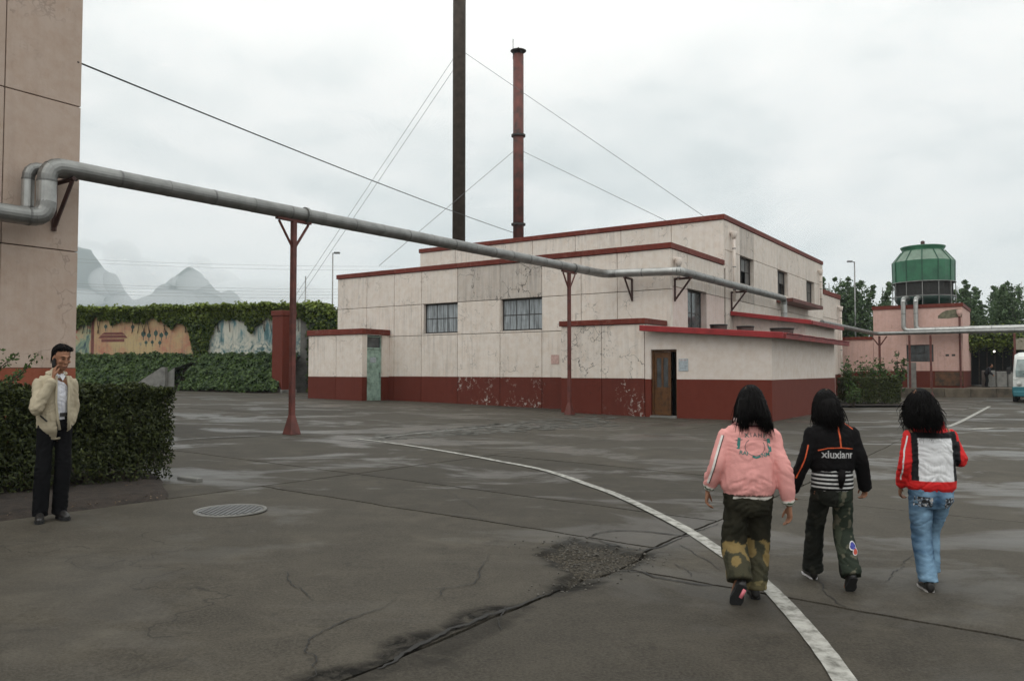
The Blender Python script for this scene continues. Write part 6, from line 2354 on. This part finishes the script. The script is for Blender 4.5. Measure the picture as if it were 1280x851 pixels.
for (x, z, w, h, kk) in ((-.085, .655, .065, .075, 0), (.115, .650, .062, .075, 1)):
    bm = BM()
    for i, (dx, dz, ww, hh) in enumerate(((0, 0, w, h),)):
        rows = []
        for a in range(5):
            rr = []
            for b in range(5):
                xx = x - ww / 2 * 1.7 + ww * 1.7 * a / 4; zz = z - hh / 2 + hh * b / 4
                q = bvt.ray_cast(V3((xx, -.6, zz)), V3((0, 1, 0)))
                rr.append(bm.verts.new((xx, (q[0].y if q[0] else -.04) - .004, zz)))
            rows.append(rr)
        for a in range(4):
            for b in range(4): bm.faces.new((rows[a][b], rows[a + 1][b], rows[a + 1][b + 1], rows[a][b + 1]))
    pm, pnt, pbs = base_mat('pocket_print%d' % kk)
    tcn = N(pnt, 'ShaderNodeTexCoord').outputs['Object']
    pnt.links.new(ramp(pnt, noise_n(pnt, tcn, 38 + 9 * kk, 3, .6), [(.42, (.02, .02, .02)), (.5, (.16, .20, .25)), (.58, (.55, .52, .5))], 'CONSTANT'), pbs.inputs['Base Color'])
    pbs.inputs['Roughness'].default_value = .85
    obj('printed_pocket', bm, pm, tr3)
rings = [(V3((.008, .08, .752)), (.186, .130)), (V3((.008, .08, .80)), (.186, .134)), (V3((.008, .08, .92)), (.176, .132)), (V3((.008, .08, 1.05)), (.172, .128)), (V3((.008, .08, 1.135)), (.158, .11)), (V3((.008, .085, 1.205)), (.110, .088)), (V3((.0, .09, 1.245)), (.075, .075))]
me = jacket_mesh(J, rings, [.046, .054, .055, .055, .052, .045, .041], .009, .0072, .97)
RED = (.62, .022, .022); BLK = (.012, .012, .014)
def c3j(co, n):
    x, z, y = co.x, co.z, co.y
    edge = .215 - .15 * 0
    arm = (x < -.178 - .02 * max(0, (z - 1.0))) or (x > .203)
    if z < .808 and not (x < -.19): return RED
    if x > .182:
        return RED if (x > .205 or z > 1.09) else BLK
    if x < -.160: return RED
    if y > .12: return RED
    if z > 1.155 + .05 * abs(x): return RED
    if -.118 < x < .138 and z < 1.115: return (.70, .70, .71)
    return BLK
mj = obj('jacket', dye(me, c3j), M['nylon'], girl3, True)
bv = bvh_of(me)
stripe_on(mj, [(-.178, 1.13), (-.208, 1.02), (-.222, .93), (-.214, .80)], .008, pw, bv, 'white_piping', .003)
shoe(girl3, (-.05, -.01, 0), (-.035, .21, 0), s=.95, sole=plain('pale_sole', (.40, .38, .36), .6, .3, 20))
shoe(girl3, (.072, .24, .02), (.08, .45, 0), s=.93)
bm = BM()
ell(bm, (-.045, .115, 1.372), (.078, .106, .104), 18, 12)
limb(bm, [(-.045, .05, 1.37), (-.05, .0, 1.29), (-.045, -.02, 1.225)], [(.074, .06), (.084, .045), (.074, .026)], 16, 5)
hb = obj('hair', remesh(bm, .010, 3, folds(.014, 36, (1, 1, .6))), M['hair'], girl3, True)
def tip3(a, z, rs):
    x = -.046 + math.cos(a) * (.060 + .050 * rs.random()) + rs.gauss(0, .024)
    y = .07 + min(.03, math.sin(a) * .15)
    if math.sin(a) > .4: y = .22
    return (x, y - .02, 1.19 + rs.uniform(-.03, .09) - .09 * rs.random() ** 3), .020
obj('hair_locks', strands((-.045, .115, 1.372), (.080, .107, .105), 1700, 9, tip3, .022, .0021), M['hair'], hb, True)

# ------------------------------------------------------------------- man on the phone
GP = on_ground(66, 650)
man = thing('person', 'man in beige jacket and black trousers talking on a phone by the hedge', 'person', (GP.x, GP.y, g(GP.x) + .005), R(38))
J = joints(pelvis=(0, 0, .92), neck=(.005, -.01, 1.425), head=(.045, -.055, 1.575),
           shl=(-.160, 0, 1.335), ell=(-.205, -.15, 1.085), wrl=(-.050, -.185, 1.375), shr=(.155, .01, 1.335), elr=(.188, .06, 1.07), wrr=(.150, -.005, .925),
           hipl=(-.09, 0, .90), knl=(-.11, -.02, .49), anl=(-.125, .02, .085), toel=(-.15, -.17, .03),
           hipr=(.09, .0, .90), knr=(.085, -.01, .49), anr=(.07, .06, .085), toer=(.12, -.11, .03))
mr = Matrix.Rotation(R(18), 3, 'Z') @ Matrix.Rotation(R(12), 3, 'X')
figure_body(man, J, False, mr, 1.06, lh=((.10, .30, 1.0), (.9, .35, .1), (.2, -.9, .3), 1.0, .40), rh=((-.12, .05, -1), (-1, 0, 0), (0, -1, 0), .95, .5))
head_extras(man, J['head'], mr, 1.06)
ph = obj('phone', B(-.012, .012, -.024, .024, -.055, .055, .006), M['dark'], man)
ph.location = (-.035, -.075, 1.535); ph.rotation_euler = (R(-20), R(8), R(20))
for k_ in ('anl', 'anr'): J[k_].z -= .035
me = trousers_mesh(J, 1.035, .165, .122, .086, .080, .010)
def cm(co, n): return (.006, .006, .007)
obj('trousers', dye(me, cm), M['cloth'], man, True)
bm = BM()
limb(bm, [(0, 0, .98), (0, 0, 1.06), (0, -.01, 1.2), (0, 0, 1.32), (.005, 0, 1.385), (.012, -.012, 1.435)], [(.150, .118), (.150, .120), (.155, .124), (.125, .106), (.085, .082), (.064, .066)], 24, 5)
me = remesh(bm, .008, 3, folds(.007, 18, (1, 1, .35)))
def cs(co, n): return (.66, .66, .70) if (co.x * 70 % 1) > .16 else (.50, .50, .58)
obj('shirt', dye(me, cs), M['cloth'], man, True)
for sx in (-1, 1):
    bm = BM()
    bm.faces.new([bm.verts.new(q) for q in ((.012 + sx * .008, -.092, 1.398), (.012 + sx * .066, -.05, 1.43), (.012 + sx * .072, -.06, 1.395), (.012 + sx * .040, -.108, 1.350))])
    r_ = bmesh.ops.extrude_face_region(bm, geom=bm.faces[:])
    bmesh.ops.translate(bm, verts=[v for v in r_['geom'] if isinstance(v, bmesh.types.BMVert)], vec=(0, -.008, .002))
    obj('shirt_collar', bm, plain('white_shirt_cloth', (.66, .66, .69), .8, .1, 20), man)
bl = obj('belt', lathe(BM(), [(1.0, 0), (1.02, .004), (1.02, .034), (1.0, .038)], 32, cap=False), M['shoe'], man)
bl.location = (0, 0, 1.005); bl.scale = (.164, .127, 1)
obj('belt_buckle', B(-.022, .026, -.142, -.128, 1.005, 1.045, .004), plain('steel_buckle', (.6, .6, .6), .3, .1, 10, metal=.8), man)
rings = [(V3((0, .005, .865)), (.168, .142)), (V3((0, .005, .90)), (.178, .150)), (V3((0, .0, 1.0)), (.186, .156)), (V3((0, 0, 1.15)), (.184, .150)), (V3((0, 0, 1.27)), (.180, .136)), (V3((0, .0, 1.35)), (.150, .108)), (V3((.003, .005, 1.41)), (.10, .088)), (V3((.005, .01, 1.435)), (.078, .078))]
me = jacket_mesh(J, rings, [.050, .062, .064, .066, .060, .052, .048], .009, .009, .93)
b2 = bmesh.new(); b2.from_mesh(me)
def open_front(c):
    if c.y > -.045: return False
    z = c.z
    hw = .060 - .02 * (1.2 - z) if z < 1.2 else .060 + .03 * (z - 1.2)
    cx = .045 + (.05 * (1.1 - z) if z < 1.1 else 0)
    return abs(c.x - cx) < hw and z > .8 and not (z > 1.30 and c.x < -.01)
bmesh.ops.delete(b2, geom=[f for f in b2.faces if open_front(f.calc_center_median())], context='FACES')
b2.to_mesh(me); b2.free()
def cj(co, n):
    k = .95 + .1 * noise.noise(co * 6)
    if co.z < .895 and abs(co.x) < .24: k *= .9
    return (.43 * k, .37 * k, .265 * k)
jk = obj('jacket', dye(me, cj), M['nylon'], man, True)
so = jk.modifiers.new('thick', 'SOLIDIFY'); so.thickness = .008; so.offset = -1
for sx, pts in ((-1, ((-.012, -.112, 1.40), (-.015, -.145, 1.30), (-.018, -.168, 1.15), (.0, -.175, 1.0), (.025, -.160, .88))), (1, ((.100, -.085, 1.40), (.112, -.130, 1.30), (.108, -.158, 1.15), (.112, -.160, 1.0), (.120, -.140, .88)))):
    obj('front_edge', tube(BM(), pts, [(.013, .007)] * 5, 8), plain('jacket_facing', (.40, .345, .245), .8, .1, 20), jk, True)
obj('collar', tube(BM(), [(.005 + .088 * math.cos(a), .008 + .085 * math.sin(a), 1.425 + .018 * math.sin(a)) for a in [-.9 + i * (math.pi + 1.8) / 16 for i in range(17)]], [(.014, .024)] * 17, 8, V3((0, 0, 1))), plain('jacket_collar', (.41, .355, .255), .8, .1, 20), jk, True)
obj('pocket_welt', tube(BM(), [(-.16, -.125, 1.02), (-.10, -.160, .965)], [(.009, .005)] * 2, 8), M['dark'], jk)
shoe(man, (-.115, .05, 0), (-.16, -.20, 0), s=1.12, ank=.15)
shoe(man, (.065, .09, 0), (.13, -.14, 0), s=1.12, ank=.15)
bm = BM()
hc = J['head']
ell(bm, hc + mr @ V3((0, .030, .050)), (.085, .100, .082), 18, 12, mr)
ell(bm, hc + mr @ V3((0, .055, -.005)), (.080, .068, .075), 16, 10, mr)
ell(bm, hc + mr @ V3((.010, -.026, .102)), (.054, .040, .022), 14, 8, mr)
hb = obj('hair', remesh(bm, .007, 2, folds(.007, 50, (1, 1, .5))), M['hair'], man, True)
def tipm(a, z, rs):
    f = math.sin(a)
    if f < -.2:
        r_ = V3((math.cos(a) * .080 + .012 + rs.gauss(0, .006), -.052 + .014 * rs.random() - .014 * abs(f), .094 + rs.uniform(-.024, .014)))
    else:
        r_ = V3((math.cos(a) * .090, f * .104 + .026, rs.uniform(-.045, .02) - (.04 if f > .5 else 0)))
    return tuple(hc + mr @ r_), .004
obj('hair_locks', strands(hc + mr @ V3((0, .022, .055)), (.083, .098, .082), 420, 12, tipm, .003, .0032, zmin=.25, rot=mr, seg=6), M['hair'], hb, True)

man.scale = (.87, .90, 1.0)
girl2.scale = (.94, 1.0, 1.0)
girl3.scale = (.94, 1.0, 1.0)

# ------------------------------------------------------------------- far worker in the shelter
fp = at(1233, 481, 52.2)
wk = thing('person', 'dim figure in dark clothes bending forward on the dock by the shelter post', 'person', (fp.x, fp.y, .41), R(60))
J = joints(pelvis=(0, 0, .88), neck=(0, -.22, 1.30), head=(0, -.30, 1.42), shl=(-.18, -.17, 1.24), ell=(-.22, -.22, .98), wrl=(-.17, -.38, .84), shr=(.18, -.17, 1.24), elr=(.22, -.22, .98), wrr=(.17, -.38, .84),
           hipl=(-.09, 0, .86), knl=(-.1, -.05, .47), anl=(-.1, .02, .08), toel=(-.1, -.14, .03), hipr=(.09, 0, .86), knr=(.1, -.05, .47), anr=(.1, .02, .08), toer=(.1, -.14, .03))
figure_body(wk, J, False, Matrix.Rotation(R(25), 3, 'X'), 1.03, lh=((0, -.4, -1), (1, 0, 0), (0, -1, .3), 1, .5), rh=((0, -.4, -1), (-1, 0, 0), (0, -1, .3), 1, .5))
obj('trousers', dye(trousers_mesh(J, 1.0, .17, .125, .095, .09, .006, .016), cm), M['cloth'], wk, True)
rings = [(V3((0, -.02, .86)), (.19, .14)), (V3((0, -.06, 1.0)), (.2, .15)), (V3((0, -.13, 1.15)), (.2, .14)), (V3((0, -.19, 1.26)), (.15, .11)), (V3((0, -.22, 1.31)), (.08, .08))]
obj('jacket', dye(jacket_mesh(J, rings, [.075, .08, .075, .07, .065, .055, .05], .008, .016), lambda co, n: (.02, .021, .025)), M['cloth'], wk, True)
for sx in (-1, 1): shoe(wk, (sx * .1, .05, 0), (sx * .11, -.2, 0), s=1.05)
bm = BM(); ell(bm, J['head'] + V3((0, .03, .05)), (.088, .10, .085), 14, 10)
obj('hair', remesh(bm, .012, 2, folds(.006, 40)), M['hair'], wk, True)

# =================================================================== MINIBUS
vp = at(1266, 503.5, 40.0)
bus = thing('minibus', 'white and teal minibus cut off by the right edge of the picture', 'minibus', (vp.x + CT * 1.02 , vp.y - ST * 1.02, g(vp.x)), BUILD_RZ)
M['buswhite'] = plain('bus_white_paint', (.66, .67, .64), .3, .15, 2, bmp=.03)
M['busteal'] = plain('bus_teal_paint', (.02, .14, .17), .35, .2, 2, bmp=.03)
M['busglass'] = glass_mat('bus_glass', (.10, .13, .125), .05)
M['rubber'] = plain('tyre_rubber', (.015, .015, .015), .85, .2, 12)
def bus_sec(y, hw, z0, zb, zr, crown):
    pts = [(-hw * .96, z0), (-hw, z0 + .2), (-hw, zb), (-hw * .90, zr - .12), (-hw * .72, zr), (0, zr + crown), (hw * .72, zr), (hw * .90, zr - .12), (hw, zb), (hw, z0 + .2), (hw * .96, z0)]
    return [(x, y, z) for x, z in pts]
secs = [bus_sec(.02, .93, .42, 1.15, 1.22, .02), bus_sec(.0, .98, .38, 1.2, 1.30, .03), bus_sec(.10, 1.0, .36, 1.25, 1.75, .05), bus_sec(.35, 1.01, .34, 1.3, 2.35, .06), bus_sec(.75, 1.02, .34, 1.3, 2.55, .07), bus_sec(5.7, 1.02, .34, 1.3, 2.55, .07), bus_sec(6.1, .98, .4, 1.3, 2.4, .05)]
def bus_skin(z0f, z1f, m, name, grow=0.0):
    pass
bm = BM(); pr = None
for s_ in secs:
    row = [bm.verts.new(p) for p in s_]
    if pr:
        for i in range(len(row)):
            j_ = (i + 1) % len(row)
            bm.faces.new((pr[i], pr[j_], row[j_], row[i]))
    else: bm.faces.new(row[::-1])
    pr = row
bm.faces.new(pr)
body_ = obj('body', bm, M['buswhite'], bus)
bm = BM()
vs = [bm.verts.new(q) for q in ((-.86, -.012, 1.30), (.86, -.012, 1.30), (.88, .045, 1.62), (.80, .262, 2.20), (-.80, .262, 2.20), (-.88, .045, 1.62))]
bm.faces.new((vs[0], vs[1], vs[2], vs[5])); bm.faces.new((vs[5], vs[2], vs[3], vs[4]))
obj('windshield', bm, M['busglass'], bus)
for y0 in (.95, 2.0, 3.05, 4.1, 5.0):
    for sx in (-1, 1):
        bm = BM()
        f = [bm.verts.new(q) for q in ((sx * 1.026, y0, 1.38), (sx * 1.026, y0 + .85, 1.38), (sx * .96, y0 + .85, 2.22), (sx * .96, y0, 2.22))]
        bm.faces.new(f)
        obj('side_window', bm, M['busglass'], bus)
bm = BM(); box(bm, -1.03, 1.03, -.02, 5.9, .40, .80, .03)
obj('teal_band', bm, M['busteal'], bus)
obj('bumper', B(-1.0, 1.0, -.12, .0, .30, .58, .04), M['busteal'], bus)
for sx in (-1, 1):
    o = obj('headlight', lathe(BM(), [(.11, 0), (.10, .04), (.02, .05)], 16), glass_mat('lamp_glass%d' % sx, (.35, .35, .33), .1), bus, True)
    o.location = (sx * .72, -.02, .95); o.rotation_euler = (R(90), 0, 0)
    mi = obj('mirror', B(-.09, .09, -.04, .04, -.17, .17, .03), M['rubber'], bus); mi.location = (sx * 1.16, -.10, 1.62)
    obj('mirror_arm', tube(BM(), [(-sx * .0, 0, .15), (-sx * .14, .1, .2)], .018, 6), M['rubber'], mi)
    obj('wiper', tube(BM(), [(sx * .2, -.035, 1.28), (sx * .55, .0, 1.46)], .012, 6), M['rubber'], bus)
    for y0 in (.95, 4.6):
        w_ = obj('wheel', lathe(BM(), [(.22, -.11), (.36, -.11), (.39, -.07), (.39, .07), (.36, .11), (.22, .11)], 28), M['rubber'], bus, True)
        w_.location = (sx * .93, y0, .39); w_.rotation_euler = (0, R(90), 0)
        obj('rim', lathe(BM(), [(.215, -.112), (.2, -.118), (.05, -.10), (.05, .10), (.2, .118), (.215, .112)], 20), M['galv'], w_, True)
obj('number_plate', B(-.22, .22, -.135, -.121, .38, .50, .004), plain('blue_plate', (.03, .05, .25), .4, .1), bus)

# =================================================================== MOUNTAINS
bm = BM()
PKS = [(-1425, 2500, 400, 120, 160), (-1500, 2480, 415, 150, 180), (-1330, 2520, 330, 60, 120), (-1045, 2520, 322, 85, 150), (-1085, 2540, 300, 50, 110), (-1130, 2560, 292, 60, 120), (-1190, 2600, 262, 80, 140), (-960, 2600, 270, 90, 140), (-1250, 2560, 235, 120, 150), (-800, 2700, 200, 220, 150), (-500, 2800, 150, 300, 180), (-1800, 2500, 430, 220, 200)]
gr = []
for i in range(221):
    row = []
    for j in range(17):
        x = -2200 + 10 * i; y = 2300 + 45 * j
        h = 40 + 30 * fbm((x * .004, y * .004, 0))
        for (cx_, cy_, hh, sx_, sy_) in PKS:
            r_ = math.hypot((x - cx_) / sx_, (y - cy_) / sy_)
            h = max(h, hh * max(0, 1 - .26 * r_ ** 1.9) + 30 * fbm((x * .011, y * .011, 2), 6) + 34 * (abs(noise.noise(Vector((x * .014, y * .014, 4)))) - .3))
        row.append(bm.verts.new((x, y, h if 0 < j < 16 else -.5)))
    gr.append(row)
for i in range(220):
    for j in range(16): bm.faces.new((gr[i][j], gr[i + 1][j], gr[i + 1][j + 1], gr[i][j + 1]))
props(obj('mountains', bm, plain('wooded_mountain', (.035, .055, .035), .95, .4, .02, bmp=0), None, True), kind='structure')

# =================================================================== HAZE
hm = bpy.data.materials.new('thin_mist'); hm.use_nodes = True
hnt = hm.node_tree
hnt.nodes.remove(hnt.nodes['Principled BSDF'])
pv = hnt.nodes.new('ShaderNodeVolumePrincipled')
pv.inputs['Color'].default_value = (.86, .94, 1.0, 1)
pv.inputs['Density'].default_value = 0.00026
hnt.links.new(pv.outputs[0], hnt.nodes['Material Output'].inputs['Volume'])
props(obj('haze', B(-2950, 2950, -250, 3450, -1.3, 450), hm), kind='stuff')
scn.cycles.volume_bounces = 1

# banks of mist hanging on the slopes
mm = bpy.data.materials.new('mist_bank'); mm.use_nodes = True
mnt = mm.node_tree
mnt.nodes.remove(mnt.nodes['Principled BSDF'])
pv = mnt.nodes.new('ShaderNodeVolumePrincipled')
pv.inputs['Color'].default_value = (.97, .98, .98, 1)
pv.inputs['Density'].default_value = 0.0065
mnt.links.new(pv.outputs[0], mnt.nodes['Material Output'].inputs['Volume'])
bm = BM()
for (px, py, Y, rx, rz) in ((172, 350, 2250, 95, 70), (140, 352, 2240, 60, 46), (205, 376, 2230, 170, 34), (262, 356, 2260, 95, 52), (152, 318, 2300, 50, 46), (330, 368, 2250, 200, 44), (206, 338, 2280, 34, 22), (98, 372, 2230, 90, 26), (233, 352, 2270, 60, 16), (112, 306, 2290, 40, 14), (250, 330, 2290, 30, 26)):
    c = at(px, py, Y)
    ell(bm, c, (rx, 70, rz), 24, 14)
props(obj('mist_bank', bm, mm, None, True), kind='stuff')
